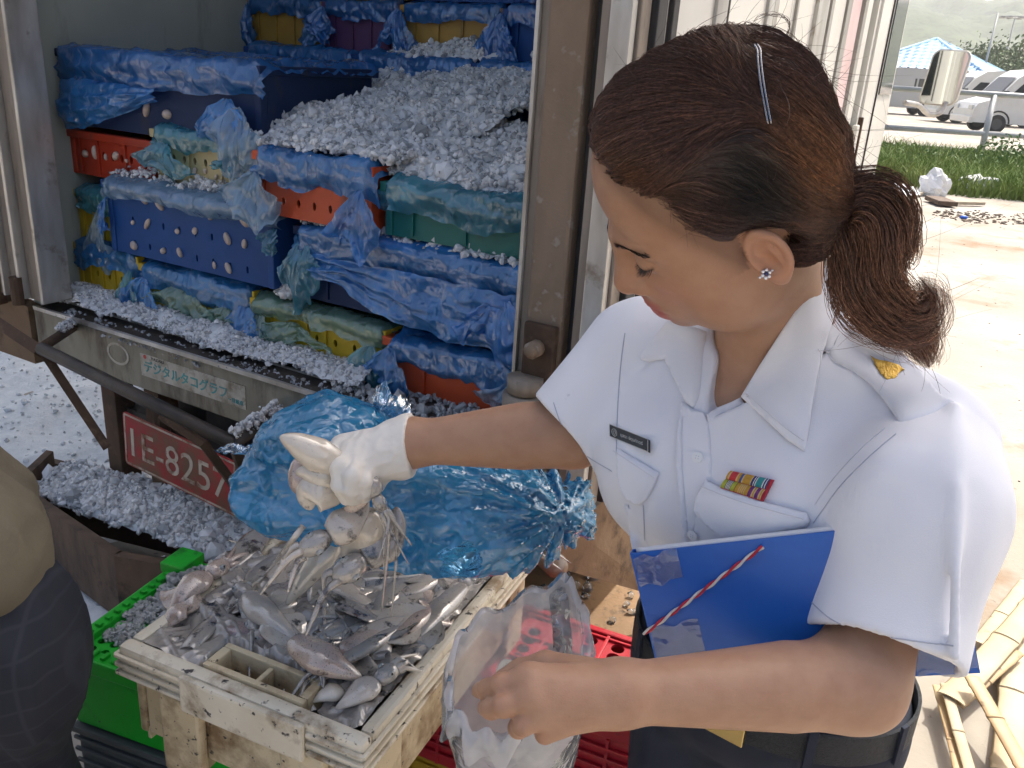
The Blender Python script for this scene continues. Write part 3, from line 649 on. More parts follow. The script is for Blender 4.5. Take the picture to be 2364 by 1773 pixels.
# bottom row
e = tcrate("crate", "muddy yellow crate at the left end of the bottom row, by the left door post", -1.60, -1.325, .13, .705, .875, C_yel, cov=dict(m=F_blue, seed=1, drop=.075), tails=(dict(knot=(.26, -.02, .13), L=.15, spread=.10, m=F_teal, seed=2),), slots=(5, 1))
e = tcrate("crate", "yellow crate under the blue holed crate, its front showing between hanging blue plastic", -1.30, -.87, .13, .705, .860, C_yel, cov=dict(m=F_blue, seed=3, drop=.07), tails=(dict(knot=(.02, -.02, .12), L=.13, spread=.13, m=F_blue, seed=4), dict(knot=(.42, -.02, .12), L=.14, spread=.12, m=F_blue, seed=5), dict(knot=(.17, -.012, .12), L=.10, spread=.2, m=F_grn, seed=6), dict(knot=(.34, -.012, .10), L=.06, spread=.14, m=F_grn, seed=7)), slots=(7, 1))
bits(e, [(.2+.035*k, .035+.012*(k % 3)) for k in range(5)], 3, .013)
e = tcrate("crate", "bright yellow crate wrapped in greenish film in the middle of the bottom row", -.865, -.435, .125, .705, .845, C_yel, cov=dict(m=F_grn, seed=8, drop=.05, out=.014), tails=(dict(knot=(.04, -.014, .11), L=.11, spread=.09, m=F_grn, seed=9), dict(knot=(.40, -.02, .10), L=.12, spread=.13, m=F_teal, seed=10), dict(knot=(.15, -.012, .1), L=.05, spread=.22, m=F_grn, seed=11)), slots=(7, 1))
bits(e, [(.21+.045*k, .025+.01*(k % 2)) for k in range(4)], 4, .015)
e = tcrate("crate", "orange red crate at the right end of the bottom row, beside the right door post", -.415, .0, .12, .705, .835, C_ora, cov=dict(m=F_blue, seed=12, drop=.07), tails=(dict(knot=(.02, -.02, .11), L=.10, spread=.10, m=F_blue, seed=13), dict(knot=(.36, -.02, .10), L=.085, spread=.12, m=F_pale, seed=14)), ribs=2)
# second row
e = tcrate("crate", "yellow crate with teal film in the second row, half behind the left door post", -1.60, -1.43, .15, .885, 1.03, C_yel, cov=dict(m=F_teal, seed=15, drop=.06), tails=(dict(knot=(.13, -.02, .11), L=.16, spread=.10, m=F_pale, seed=16),))
e = tcrate("crate", "dark blue crate with rows of slots and squid ends poking out, frosted cover", -1.385, -.765, .10, .887, 1.085, C_blu, slots=(10, 3), cov=dict(m=F_pale, seed=17, drop=.055, bulge=.02, out=.02), tails=(dict(knot=(.0, -.01, .15), L=.10, spread=.035, m=F_blue, seed=18), dict(knot=(.63, -.005, .155), L=.05, spread=.05, m=F_teal, seed=19)), ribs=0, slot_sz=(.0045, .010))
bits(e, [(.093+.062*i+random.uniform(-.006, .006), .033+.066*j+random.uniform(-.008, .008)) for i in range(8) for j in range(3) if (i*7+j*5) % 3 != 1], 5, .013)
e = tcrate("crate", "navy crate behind loose hanging blue plastic, heaped with ice, right of the blue holed crate", -.70, -.015, .13, .875, 1.055, C_nav, cov=dict(m=F_blue, seed=20, drop=.075, out=.018), tails=(dict(knot=(.03, -.02, .15), L=.15, spread=.10, m=F_teal, seed=21), dict(knot=(.60, -.03, .12), L=.14, spread=.16, m=F_blue, seed=23)))
bits(e, [(.26+.07*k, .075+.02*(k % 2)) for k in range(5)], 6, .012)
sheet("loose_plastic", lambda u, v: np.c_[.06+.6*u, -.03-.012*v-.012*ridge(np.c_[u*5, v*3, 0*u], 41, 3)*v**.3, .125-v*(.05+.085*np.clip(u*1.25, 0, 1)**.8+.02*vnoise(np.c_[u*6, 0*u, 0*u], 43))+.004*vnoise(np.c_[u*20, v*8, 0*u], 5)], 70, 30, F_blue, e)
# third row
e = tcrate("crate", "red crate with pale slots high on the left, under the big blue wrapped crate", -1.60, -1.245, .15, 1.075, 1.20, C_red, slots=(9, 1), slot_sz=(.007, .012)); bits(e, [(.06+.045*k, .06+.008*(k % 2)) for k in range(5)], 7, .013)
e = tcrate("crate", "beige crate with teal film over its rim, above the blue holed crate", -1.215, -.855, .14, 1.095, 1.235, C_bei, slots=(9, 1), cov=dict(m=F_teal, seed=24, drop=.05), tails=(dict(knot=(.05, -.02, .11), L=.08, spread=.16, m=F_teal, seed=25), dict(knot=(.31, -.02, .1), L=.06, spread=.09, m=F_teal, seed=26)))
bits(e, [(.14, .045), (.18, .05), (.22, .04)], 8, .012)
e = tcrate("crate", "orange red crate with four rusty slots below the big ice heap", -.80, -.455, .10, 1.075, 1.225, C_ora, slots=(7, 2), cov=dict(m=F_blue, seed=27, drop=.085, out=.016), tails=(dict(knot=(.0, -.02, .10), L=.12, spread=.15, m=F_pale, seed=28), dict(knot=(.335, -.03, .10), L=.14, spread=.10, m=F_blue, seed=29)), ribs=0, slot_sz=(.0055, .010))
e = tcrate("crate", "teal film wrapped crate with an ice heap beside the right door post", -.425, .0, .12, 1.075, 1.195, C_teal, cov=dict(m=F_teal, seed=30, drop=.075, out=.02), ribs=3)
# fourth row
e = tcrate("crate", "big dark blue crate wrapped in blue plastic on the top left of the load", -1.585, -.83, .14, 1.215, 1.415, C_nav, cov=dict(m=F_blue_d, seed=31, drop=.085, out=.02), tails=(dict(knot=(.66, -.02, .115), L=.13, spread=.16, m=F_blue, seed=33), dict(knot=(.71, -.03, .10), L=.16, spread=.14, m=F_pale, seed=34)), ribs=0, slot_sz=(.012, .016))
bits(e, [(.34, .065), (.42, .06)], 9, .014)
sheet("loose_plastic", lambda u, v: np.c_[.02+.40*u, -.026-.02*np.sin(np.pi*v)-.01*ridge(np.c_[u*4, v*4, 0*u], 45, 3)*v**.4, .125-v*(.135-.12*np.clip(u-.1, 0, 1)**1.2)+.004*vnoise(np.c_[u*15, v*8, 0*u], 6)], 56, 30, F_blue, e)
# back rows
for k, (x0, x1, m, s, lab) in enumerate(((-1.60, -1.28, C_mus, 50, "mustard crate in the back row above the big blue wrapped crate"), (-1.26, -.965, C_pur, 51, "dark purple crate in the back row behind the ice field"), (-.95, -.60, C_mus, 52, "mustard yellow crate in the back row with ice on its lower cover"), (-.585, -.25, C_blu, 53, "blue crate at the right of the back row, by the door post"))):
    e = tcrate("crate", lab, x0, x1, .86, 1.455, 1.60, m, cov=dict(m=F_blue_d, seed=s, drop=.055), tails=(dict(knot=(.0, -.02, .13), L=.13, spread=.10, m=F_blue_d, seed=s+10), dict(knot=(x1-x0, -.02, .12), L=.12, spread=.09, m=F_blue, seed=s+20)), group="crates in the back row")
for k, (x0, x1, m, s, lab) in enumerate(((-1.58, -1.25, C_blu, 60, "blue wrapped crate at the top edge of the load, left of four"), (-1.235, -.93, C_yel, 61, "blue wrapped crate at the top edge of the load, second of four"), (-.92, -.57, C_blu, 62, "blue wrapped crate at the top edge of the load, third of four"), (-.56, -.22, C_blu, 63, "blue wrapped crate at the top edge of the load, nearest the right post"))):
    tcrate("crate", lab, x0, x1, .87, 1.615, 1.76, m, cov=dict(m=F_blue_d, seed=s, drop=.12), group="crates in the back row")
for k, (x0, x1, s, lab) in enumerate(((-1.55, -1.1, 70, "lower back row crate under blue plastic, left end"), (-1.08, -.66, 71, "lower back row crate under blue plastic behind the ice field"), (-.64, -.22, 72, "lower back row crate under blue plastic near the right post"))):
    tcrate("crate", lab, x0, x1, .80, 1.30, 1.45, C_blu, cov=dict(m=F_blue, seed=s, drop=.09), group="crates in the back row", depth=.5)
# ice in the truck
ice_heap("wide heap of crushed ice across the top of the load", quad_surf((-.84, .10, 1.245), (-.40, .10, 1.25), (-.12, .86, 1.44), (-1.05, .86, 1.43), .015, .022, 1, 7), 7000, .0105, 11, M=TM, lumps=.03)
ice_heap("ice heap on the teal wrapped crate beside the right door post", quad_surf((-.44, .13, 1.20), (.005, .13, 1.205), (.03, .45, 1.27), (-.33, .45, 1.31), .035, .018, 2, 9), 2600, .0105, 12, M=TM, lumps=.04)
ice_heap("ice heap on the navy crate under the teal wrapped crate", quad_surf((-.48, .115, 1.065), (.0, .115, 1.07), (.0, .30, 1.115), (-.55, .30, 1.105), .012, .02, 3, 9), 1900, .0105, 13, M=TM, lumps=.04)
ice_heap("ice spilled below the orange crate onto the navy crate's cover", quad_surf((-.70, .12, 1.065), (-.45, .11, 1.06), (-.45, .25, 1.085), (-.70, .25, 1.075), .0, .015, 4, 9), 600, .009, 14, M=TM)
ice_heap("frosting of ice on the cover of the blue holed crate", quad_surf((-1.38, .10, 1.10), (-.77, .10, 1.10), (-.80, .24, 1.125), (-1.30, .24, 1.115), .015, .015, 5, 8), 1100, .0075, 15, M=TM, base=False)
ice_heap("ice packed between the beige crate and the orange crate", quad_surf((-1.08, .12, 1.10), (-.80, .11, 1.075), (-.80, .2, 1.13), (-1.08, .2, 1.14), .012, .015, 6, 9), 700, .009, 16, M=TM)
ice_heap("ice on the ledge in front of the mustard back row crate", quad_surf((-.96, .80, 1.455), (-.58, .80, 1.455), (-.58, .87, 1.50), (-.96, .87, 1.48), .02, .015, 7, 12), 500, .010, 17, M=TM)
ice_heap("small ice heap in front of the blue back row crate by the post", quad_surf((-.46, .80, 1.455), (-.22, .80, 1.455), (-.22, .87, 1.50), (-.46, .87, 1.5), .02, .015, 8, 12), 300, .010, 18, M=TM)
def sill_ice(u, v):
    x = -1.56+1.12*u; wd = .10+.02*vnoise(np.c_[u*9, 0*u, 0*u], 3); y = .022+v*wd+.012*(1-v)*vnoise(np.c_[u*16, 0*u, 0*u], 8)
    z = .706+.052*np.sin(np.pi*np.clip(.12+.6*v, 0, 1))*(1-.25*u)+.010*fbm(np.c_[x*14, y*14, 0*u], 4)
    return np.c_[x, y, z]
ice_heap("long ridge of crushed ice along the rear sill below the yellow crates", sill_ice, 3800, .0078, 19, M=TM, nu=70, nv=14)
ice_heap("loose wet ice on the sill before the orange crate", lambda u, v: np.c_[-.5+.48*u, .015+.12*v, .708+.008*vnoise(np.c_[u*9, v*4, 0*u], 5)], 420, .0085, 20, m_ice_g, base=False, M=TM, lumps=.10)
ice_heap("slush clinging along the front lip of the sill", lambda u, v: np.c_[-1.5+1.35*u, -.03+.05*v, .70+.004*v-.02*(1-v)*(vnoise(np.c_[u*14, 0*u, 0*u], 9) > .2)], 700, .0055, 21, m_ice_g, base=False, M=TM)
ice_heap("white ice caught on the right arm of the rear step", lambda u, v: (lambda p: p+np.c_[0*u, 0*u, .012+.02*np.sin(np.pi*v)])(Bq[None]*(1-u[:, None])+Bb[None]*u[:, None]+np.c_[.03*(v-.5), 0*u, 0*u]), 350, .0075, 22, base=False, M=TM)
ice_heap("white ice caught on the left arm of the rear step", lambda u, v: (lambda p: p+np.c_[0*u, 0*u, .012+.012*np.sin(np.pi*v)])(A_[None]*(.5-.5*u[:, None])+Aq[None]*(.5+.5*u[:, None])+np.c_[.03*(v-.5), 0*u, 0*u]), 160, .0065, 23, base=False, M=TM)
ice_heap("ice lodged in the gap right of the blue holed crate", quad_surf((-.775, .11, .875), (-.70, .11, .875), (-.70, .2, .99), (-.775, .2, .98), .0, .01, 9, 12), 160, .011, 24, M=TM, nu=8, nv=8)
# ================================================================== the woman in the white uniform shirt
def eul3(a, b, c):
    Rz = np.array([[math.cos(a), -math.sin(a), 0], [math.sin(a), math.cos(a), 0], [0, 0, 1]]); Rx = np.array([[1, 0, 0], [0, math.cos(b), -math.sin(b)], [0, math.sin(b), math.cos(b)]])
    Ry = np.array([[math.cos(c), 0, math.sin(c)], [0, 1, 0], [-math.sin(c), 0, math.cos(c)]]); return Rz@Rx@Ry
HR = eul3(1.487, -.48, -.429); HR = np.array([[-.1180, -.8720, -.4750], [.9130, .0920, -.3970], [.3900, -.4800, .7860]]); _q, _rr = np.linalg.qr(HR); HR = _q*np.sign(np.diag(_rr)); HS = 1.06; HC = np.array([.1820, .7944, 1.3540])
def h2w(p): return HC+HS*(np.asarray(p, float)@HR.T)
def w2h(p): return ((np.asarray(p)-HC)@HR)/HS
# torso frame
SH_L = np.array([.412, .775, 1.145]); SH_R = np.array([.145, .985, 1.145])
sd_ = (SH_L-SH_R); sd_[2] = 0; sd_ /= np.linalg.norm(sd_); fc_ = np.array([sd_[1], -sd_[0], 0]); fc_ = fc_ if fc_[1] < 0 else -fc_; uz_ = np.array([0, 0, 1.0])
TORR = np.stack([sd_, fc_, uz_], 1)
MID = (SH_L+SH_R)/2
def tp(s, f, z): return np.array([MID[0], MID[1], 0])+sd_*s+fc_*f+uz_*z
def ell_t(p, c, r): return sd_ell((p-c)@TORR, (0, 0, 0), r)
NB = tp(.005, -.005, 1.19)
EL_L = atD(1852, 1476, .765); WR_L = atD(1335, 1498, .715); EL_R = atD(1240, 935, 1.055); WR_R = atD(880, 957, 1.085)
# ---- head, in head space (x her right, y forward, z up)
FPV = np.array([0, .105, -.031])                 # the face is set a little further down and round than the skull
_c, _s = math.cos(math.radians(7.5)), math.sin(math.radians(7.5)); _cy, _sy = math.cos(math.radians(9)), math.sin(math.radians(9))
FR = np.array([[_cy, -_sy, 0], [_sy, _cy, 0], [0, 0, 1]]) @ np.array([[1, 0, 0], [0, _c, _s], [0, -_s, _c]])
def to_face(q): return (q-FPV)@FR+FPV
def from_face(q): return (np.atleast_2d(np.asarray(q, float))-FPV)@FR.T+FPV
def f2w(p): return h2w(from_face(p)[0])
def head_sdf(q):
    d = sd_ell(q, (0, -.008, .036), (.071, .080, .079))
    d = smin(d, sd_ell(q, (0, .034, .062), (.065, .059, .064)), .03)
    ax0 = q.copy(); ax0[:, 0] = np.abs(q[:, 0]); q = to_face(q); ax = q.copy(); ax[:, 0] = np.abs(q[:, 0])
    d = smin(d, sd_ell(q, (0, .028, -.040), (.062, .062, .062)), .035)
    d = smin(d, sd_ell(ax, (.039, .031, -.032), (.028, .035, .036)), .03)
    d = smin(d, sd_ell(ax, (.045, .008, -.060), (.022, .035, .030)), .03)
    d = smin(d, sd_ell(q, (0, .066, -.094), (.027, .024, .021)), .025)
    d = smin(d, sd_ell(q, (0, .073, -.066), (.034, .022, .028)), .02)
    d = smin(d, sd_cone(ax, (.006, .080, .013), (.046, .064, .018), .010, .008), .018)
    d = smax(d, -sd_ell(ax, (.031, .094, -.001), (.020, .015, .011)), .016)
    d = smin(d, sd_ell(ax, (.0315, .0730, .000), (.0160, .0115, .0115)), .005)
    d = smin(d, sd_cone(q, (0, .083, .008), (0, .101, -.031), .0078, .0115), .014)
    d = smin(d, sd_ell(q, (0, .1015, -.0345), (.0125, .0105, .0105)), .006)
    d = smin(d, sd_ell(ax, (.0140, .090, -.0385), (.0078, .0110, .0085)), .006)
    d = smax(d, -sd_ell(ax, (.0064, .096, -.0470), (.0044, .006, .004)), .003)
    d = smax(d, -sd_ell(q, (0, .097, -.053), (.0028, .005, .007)), .006)
    d = smin(d, sd_ell(q, (0, .0855, -.0625), (.0275, .0130, .0062)), .005)
    d = smin(d, sd_ell(ax, (.0065, .0920, -.0622), (.009, .007, .0052)), .004)
    d = smin(d, sd_ell(q, (0, .0850, -.0765), (.0240, .0135, .0095)), .005)
    d = smax(d, -sd_ell(q, (0, .0965, -.0682), (.0275, .015, .0012)), .003)
    d = smax(d, -sd_ell(q, (0, .088, -.0885), (.015, .006, .004)), .008)
    d = smin(d, sd_ell(ax0, (.034, .016, -.068), (.030, .036, .030)), .03)
    # ear
    e = (ax0-np.array([.0735, -.0190, -.003]))/.86; a = math.radians(22); ca, sa = math.cos(a), math.sin(a)
    ex = e[:, 0]*ca+e[:, 1]*sa; ey = -e[:, 0]*sa+e[:, 1]*ca; b = math.radians(-12); ez = e[:, 2]*math.cos(b)-ey*math.sin(b); ey = ey*math.cos(b)+e[:, 2]*math.sin(b)
    E = np.stack([ex, ey, ez], -1)
    rr = np.sqrt((ey/.0165)**2+((ez-.004)/.027)**2); ring = np.sqrt(((rr-1)*.0175)**2+(ex-.007)**2)-.0042
    ear = sd_ell(E, (.002, 0, .003), (.0045, .0165, .027))
    ear = smin(ear, ring, .004); ear = smin(ear, sd_ell(E, (.003, .004, -.027), (.0055, .0095, .0115)), .008)
    ear = smin(ear, sd_cone(E, (.006, -.004, .018), (.006, -.008, -.012), .003, .003), .003)
    ear = smax(ear, -sd_ell(E, (.010, .004, -.003), (.0075, .0085, .0115)), .004)
    ear = smin(ear, sd_ell(E, (.005, .014, -.004), (.004, .0035, .006)), .004)
    d = smin(d, ear*.86, .004)
    return d*HS
HANDP = {}
def S3(x, y, t): return at((x, y), t)
# left hand (bare, back of the hand to the camera)
def fing(pts, rad): return [(np.asarray(a), np.asarray(b), ra, rb) for a, b, ra, rb in zip(pts[:-1], pts[1:], rad[:-1], rad[1:])]
LH = []
K1, K2, K3, K4 = S3(1222, 1562, .700), S3(1228, 1606, .692), S3(1254, 1646, .694), S3(1288, 1672, .700)
LH += fing([K1, S3(1158, 1580, .702), S3(1125, 1590, .722), S3(1106, 1594, .738)], [.0098, .0088, .0080, .0068])
LH += fing([K2, S3(1163, 1629, .690), S3(1134, 1636, .705), S3(1120, 1634, .725)], [.0098, .0092, .0084, .0070])
LH += fing([K3, S3(1208, 1672, .690), S3(1197, 1680, .710), S3(1205, 1676, .728)], [.0096, .0090, .0084, .0070])
LH += fing([K4, S3(1258, 1694, .700), S3(1256, 1692, .718), S3(1268, 1686, .730)], [.0086, .0078, .0072, .0062])
LH += fing([S3(1350, 1560, .725), S3(1260, 1535, .745), S3(1200, 1548, .755), S3(1160, 1566, .757)], [.016, .012, .0100, .008])
LPALM = [(WR_L, K1, .022, .0115), (WR_L, K2, .022, .0125), (WR_L, K3, .021, .0120), (WR_L, K4, .020, .0105)]
# right hand (inside the glove)
RHF = []
KR = [S3(794, 1030, 1.085), S3(812, 1046, 1.062), S3(828, 1068, 1.052), S3(848, 1084, 1.055)]
RHF += fing([KR[0], S3(762, 1052, 1.055), S3(760, 1085, 1.045), S3(774, 1112, 1.055)], [.0110, .0098, .0090, .008])
RHF += fing([KR[1], S3(786, 1080, 1.030), S3(788, 1118, 1.030), S3(800, 1146, 1.046)], [.0112, .0102, .0094, .0085])
RHF += fing([KR[2], S3(812, 1098, 1.022), S3(810, 1130, 1.026), S3(818, 1150, 1.045)], [.0108, .0098, .0090, .008])
RHF += fing([KR[3], S3(836, 1112, 1.030), S3(834, 1132, 1.036), S3(840, 1144, 1.052)], [.0096, .0086, .0080, .007])
RHF += fing([S3(880, 1080, 1.115), S3(860, 1118, 1.125), S3(822, 1140, 1.115), S3(802, 1146, 1.10)], [.017, .013, .011, .009])
RPALM = [(WR_R, KR[0], .024, .014), (WR_R, KR[1], .026, .015), (WR_R, KR[2], .026, .015), (WR_R, KR[3], .024, .013), (WR_R, S3(880, 1080, 1.105), .024, .018)]
def cones(p, L, k, d=None):
    for a, b, ra, rb in L:
        c = sd_cone(p, a, b, ra, rb); d = c if d is None else smin(d, c, k)
    return d
def hand_sdf(p, palm, fingers, k=.006):
    d = cones(p, palm, .014)
    fd = None
    for i in range(0, len(fingers), 3):
        f = cones(p, fingers[i:i+3], .004); fd = f if fd is None else smin(fd, f, .0012)
    return smin(d, fd, .007)
def masked(p, fn, lo, hi, pad=.03):
    lo = np.asarray(lo)-pad; hi = np.asarray(hi)+pad; q = np.maximum(np.maximum(lo-p, p-hi), 0); far = np.linalg.norm(q, axis=-1); m = far <= 0
    d = far+pad*.8
    if m.any(): d[m] = fn(p[m])
    return d
_hb = np.array([h2w((x, y, z)) for x in (-.1, .1) for y in (-.125, .13) for z in (-.125, .125)]); HB = (_hb.min(0), _hb.max(0))
def bb(L, r=.03): P = np.array([q for a, b, *_ in L for q in (a, b)]); return P.min(0)-r, P.max(0)+r
def neck_sdf(p):
    d = sd_cone(p, h2w((0, -.022, -.045)), NB+np.array([0, 0, .0]), .050, .056)
    d = smin(d, sd_cone(p, h2w((0, -.002, -.080)), NB+fc_*.035+uz_*.005, .024, .038), .03)
    return d
def torso_sdf(p):
    d = ell_t(p, tp(0, .01, 1.075), (.150, .098, .135))
    d = smin(d, sd_cone(p, tp(-.145, -.005, 1.150), tp(.145, -.005, 1.150), .046, .046), .06)
    d = smin(d, ell_t(p, tp(.028, -.022, .93), (.112, .088, .14)), .08)
    d = smin(d, ell_t(p, tp(.038, -.055, .80), (.138, .106, .12)), .08)
    for s in (-1, 1): d = smin(d, ell_t(p, tp(.072*s, .078, 1.055), (.062, .055, .062)), .04)
    return d
def armL(p):
    u = EL_L-SH_L
    d = np.minimum(sd_cone(p, SH_L, SH_L+u*.5, .046, .0425), sd_cone(p, SH_L+u*.5, EL_L, .0425, .0365))
    v = WR_L-EL_L
    f_ = np.minimum(np.minimum(sd_cone(p, EL_L, EL_L+v*.30, .0365, .0385), sd_cone(p, EL_L+v*.30, EL_L+v*.72, .0385, .0295)), sd_cone(p, EL_L+v*.72, WR_L, .0295, .0240)); d = smin(d, f_, .03)
    return smin(d, hand_sdf(p, LPALM, LH), .012)
def armR(p):
    u = EL_R-SH_R; v = WR_R-EL_R
    d = sd_cone(p, SH_R, EL_R, .047, .039); f_ = np.minimum(np.minimum(sd_cone(p, EL_R, EL_R+v*.3, .041, .042), sd_cone(p, EL_R+v*.3, EL_R+v*.8, .042, .030)), sd_cone(p, EL_R+v*.8, WR_R, .030, .0255)); d = smin(d, f_, .02)
    return smin(d, hand_sdf(p, RPALM, RHF)+.0015, .02)
LB = bb([(SH_L, EL_L), (EL_L, WR_L)]+LH, .05); RB = bb([(SH_R, EL_R), (EL_R, WR_R)]+RHF, .05)
def body_sdf(p):
    d = masked(p, lambda q: head_sdf(w2h(q)), *HB)
    d = smin(d, masked(p, neck_sdf, NB-.16, NB+.2), .022)
    d = smin(d, masked(p, torso_sdf, tp(0, 0, .66)-.25, tp(0, 0, 1.2)+np.array([.25, .25, .05])), .03)
    d = smin(d, masked(p, armL, *LB), .03); d = smin(d, masked(p, armR, *RB), .03)
    return d
lo = np.minimum(np.minimum(HB[0], LB[0]), np.minimum(RB[0], tp(0, 0, .74)-.22)); hi = np.maximum(np.maximum(HB[1], LB[1]), np.maximum(RB[1], tp(0, 0, 1.2)+.22)); lo[2] = max(lo[2], .70)
BV, BF = surfnet(body_sdf, lo, hi, .0027)
q_head = w2h(BV); q = to_face(q_head); aq = np.abs(q[:, 0])
m_skin = mat("tan_skin", rough=.46, attr=True, base2=(.90, .86, .84), vscale=45, vrange=(.4, .7), spec=.45, sss=.16, sssr=(.010, .004, .002), bump=.12, bscale=700)
def gauss(P, c, r): return np.exp(-(((P-np.asarray(c))/np.asarray(r))**2).sum(-1))
skin = np.tile(np.array([.405, .235, .150]), (len(BV), 1)); qa = np.c_[aq, q[:, 1:]]
def blend(w, c): 
    global skin
    w = np.clip(w, 0, 1)[:, None]; skin = skin*(1-w)+np.array(c)*w
isH = (np.abs(q) < .16).all(1)
blend(.38*gauss(qa, (.042, .066, -.034), (.022, .03, .020))*isH, (.50, .19, .125))
blend(.30*gauss(qa, (0, .105, -.035), (.016, .02, .016))*isH, (.50, .22, .15))
blend(.30*gauss(np.c_[np.abs(q_head[:, 0]), q_head[:, 1:]], (.08, -.017, -.006), (.02, .03, .04))*isH, (.52, .21, .135))
lipz = np.where(q[:, 2] > -.0682, (q[:, 2]+.0630)/.0072, (q[:, 2]+.0755)/.0105); lw = np.exp(-(np.abs(lipz)**4))*(1/(1+np.exp((aq-.0265)*900)))*(q[:, 1] > .066)*isH
blend(.85*lw, (.42, .115, .105))
bz = .0155+.0045*np.clip((aq-.022)/.03, 0, 1)
bw = np.exp(-((q[:, 2]-bz)/.0040)**2)*np.clip((aq-.006)/.006, 0, 1)*np.clip((.056-aq)/.008, 0, 1)*(q[:, 1] > .045)*isH
blend(.95*bw*(.75+.25*vnoise(q*np.array([900, 900, 300]), 3)), (.055, .028, .018))
blend(.35*gauss(qa, (.031, .082, .0085), (.018, .02, .0024))*isH, (.24, .12, .075))
blend(.8*np.exp(-((q[:, 2]+.0050-.0034*(aq-.032)/.0155-.0012*((aq-.032)/.0155)**2)/.0014)**2)*(np.abs(aq-.032) < .0160)*(q[:, 1] > .06)*isH, (.03, .016, .012))
blend(.7*gauss(qa, (.0064, .095, -.047), (.004, .006, .003))*isH, (.14, .05, .035))
for s, L in ((1, LH), (1, RHF)):
    for i in range(0, len(L), 3):
        blend(.25*gauss(BV, L[i][1], (.009,)*3), (.40, .17, .11))
gl_ = (q_head[:, 1]-.080)*.837-(q_head[:, 2]-.106)*.547
blend(.62*np.exp(-(np.maximum(gl_, 0)/.0085)**1.2)*(q_head[:, 2] > -.02)*(gl_ > -.03)*isH*(q_head[:, 1] > .0), (.115, .062, .038))
woman = thing("person", "woman in white uniform shirt with brown ponytail, gloved hand lifting squid", "person", (float(tp(0, -.05, 0)[0]), float(tp(0, -.05, 0)[1]), 0))
body = from_vf("body", BV, BF, m_skin, woman, True); set_col(body, skin)
# eyelashes
mb = MB()
for s in (-1, 1):
    for k in range(26):
        x = (.0180+.029*k/25); u = (x-.032)/.0155; zz = -.0050+.0034*u+.0012*u*u; lo_, hi_ = .04, .12
        for _ in range(14):
            md_ = (lo_+hi_)/2
            if head_sdf(from_face([[-s*x, md_, zz]]))[0] < 0: lo_ = md_
            else: hi_ = md_
        p0 = np.array([x, lo_, zz])
        dr = np.array([.35*u, 1.0, -.55+random.uniform(-.15, .15)]); dr /= np.linalg.norm(dr); L = random.uniform(.0065, .0095)
        P = [p0, p0+dr*L*.5+np.array([0, 0, -.0002]), p0+dr*L+np.array([0, 0, .0014])]
        P = [f2w(np.array([-s*a[0], a[1], a[2]])) for a in P]; mb.tube(P, [.00050, .00036, .0001], 3, False)
for s in (-1, 1):
    for k in range(120):
        x = .010+.043*random.random(); z_ = .0155+.0045*min(max((x-.022)/.03, 0), 1)+random.gauss(0, .0015)
        lo_, hi_ = .04, .12                      # find the brow surface
        for _ in range(14):
            md_ = (lo_+hi_)/2
            if head_sdf(from_face([[-s*x, md_, z_]]))[0] < 0: lo_ = md_
            else: hi_ = md_
        p0 = np.array([x, lo_+.0002, z_]); d_ = np.array([.0050, -.0022, .0012*(1 if x < .03 else -.1)]); P = [p0, p0+d_*.6+np.array([0, .0007, 0]), p0+d_*1.2]
        mb.tube([f2w(np.array([-s*a[0], a[1], a[2]])) for a in P], [.00028, .00022, .0001], 3, False)
m_lash = mat("black_lash", (.012, .008, .006), .5)
props(mb.build("eyelashes", m_lash, body), kind="stuff")
# ------------------------------------------------------------------ hair
m_hair = mat("brown_hair", rough=.42, attr=True, base2=(.45, .42, .40), vscale=300, vrange=(.35, .65), spec=.55)
def cap_raw(q):
    d = sd_ell(q, (0, -.010, .046), (.0805, .090, .088))
    d = smin(d, sd_ell(q, (-.004, .016, .101), (.062, .066, .045)), .03)          # swept-up front
    d = smin(d, sd_ell(q, (-.002, -.032, .094), (.061, .056, .047)), .03)
    d = smin(d, sd_ell(q, (-.044, -.050, .055), (.038, .042, .056)), .03)
    d = smin(d, sd_ell(q, (0, -.052, -.010), (.066, .046, .058)), .03)
    return d-.0030*vnoise(q*np.array([48, 15, 44]), 91)-.0016*vnoise(q*np.array([95, 30, 90]), 92)
def hairline(q):
    ax = np.abs(q[:, 0])
    g1 = (q[:, 1]-.080)*.837-(q[:, 2]-.106)*.547+.003*vnoise(q*70, 5)+.016*np.exp(-((q[:, 1]-.012)/.018)**2-((q[:, 2]-.002)/.020)**2)
    ear = .036-np.linalg.norm((np.c_[ax, q[:, 1:]]-np.array([.080, -.0205, -.008]))/np.array([1.1, .84, 1.04]), axis=1)
    return np.maximum(g1, ear)
def cap_sdf(p):
    q = w2h(p); g = hairline(q); return smax(cap_raw(q)+.0085*np.clip(1+g/.016, 0, 1)**2, g, .006)*HS
_cb = np.array([h2w((x, y, z)) for x in (-.11, .11) for y in (-.145, .115) for z in (-.10, .15)])
CV, CF = surfnet(cap_sdf, _cb.min(0), _cb.max(0), .003)
cq = w2h(CV)
PONY = S3(1935, 468, .735); PQ = w2h(PONY)
capb = BVHTree.FromPolygons([tuple(v) for v in CV], [tuple(f) for f in CF])
def on_surf(bvh, q, off, dflt):
    h = bvh.ray_cast(Vector(CAM), Vector(ray(q)).normalized())
    if h[0] is None: return at(q, dflt)
    return np.array(h[0])+np.array(h[1])*off
def hp(x, y): return w2h(on_surf(capb, (x, y), 0, .68))
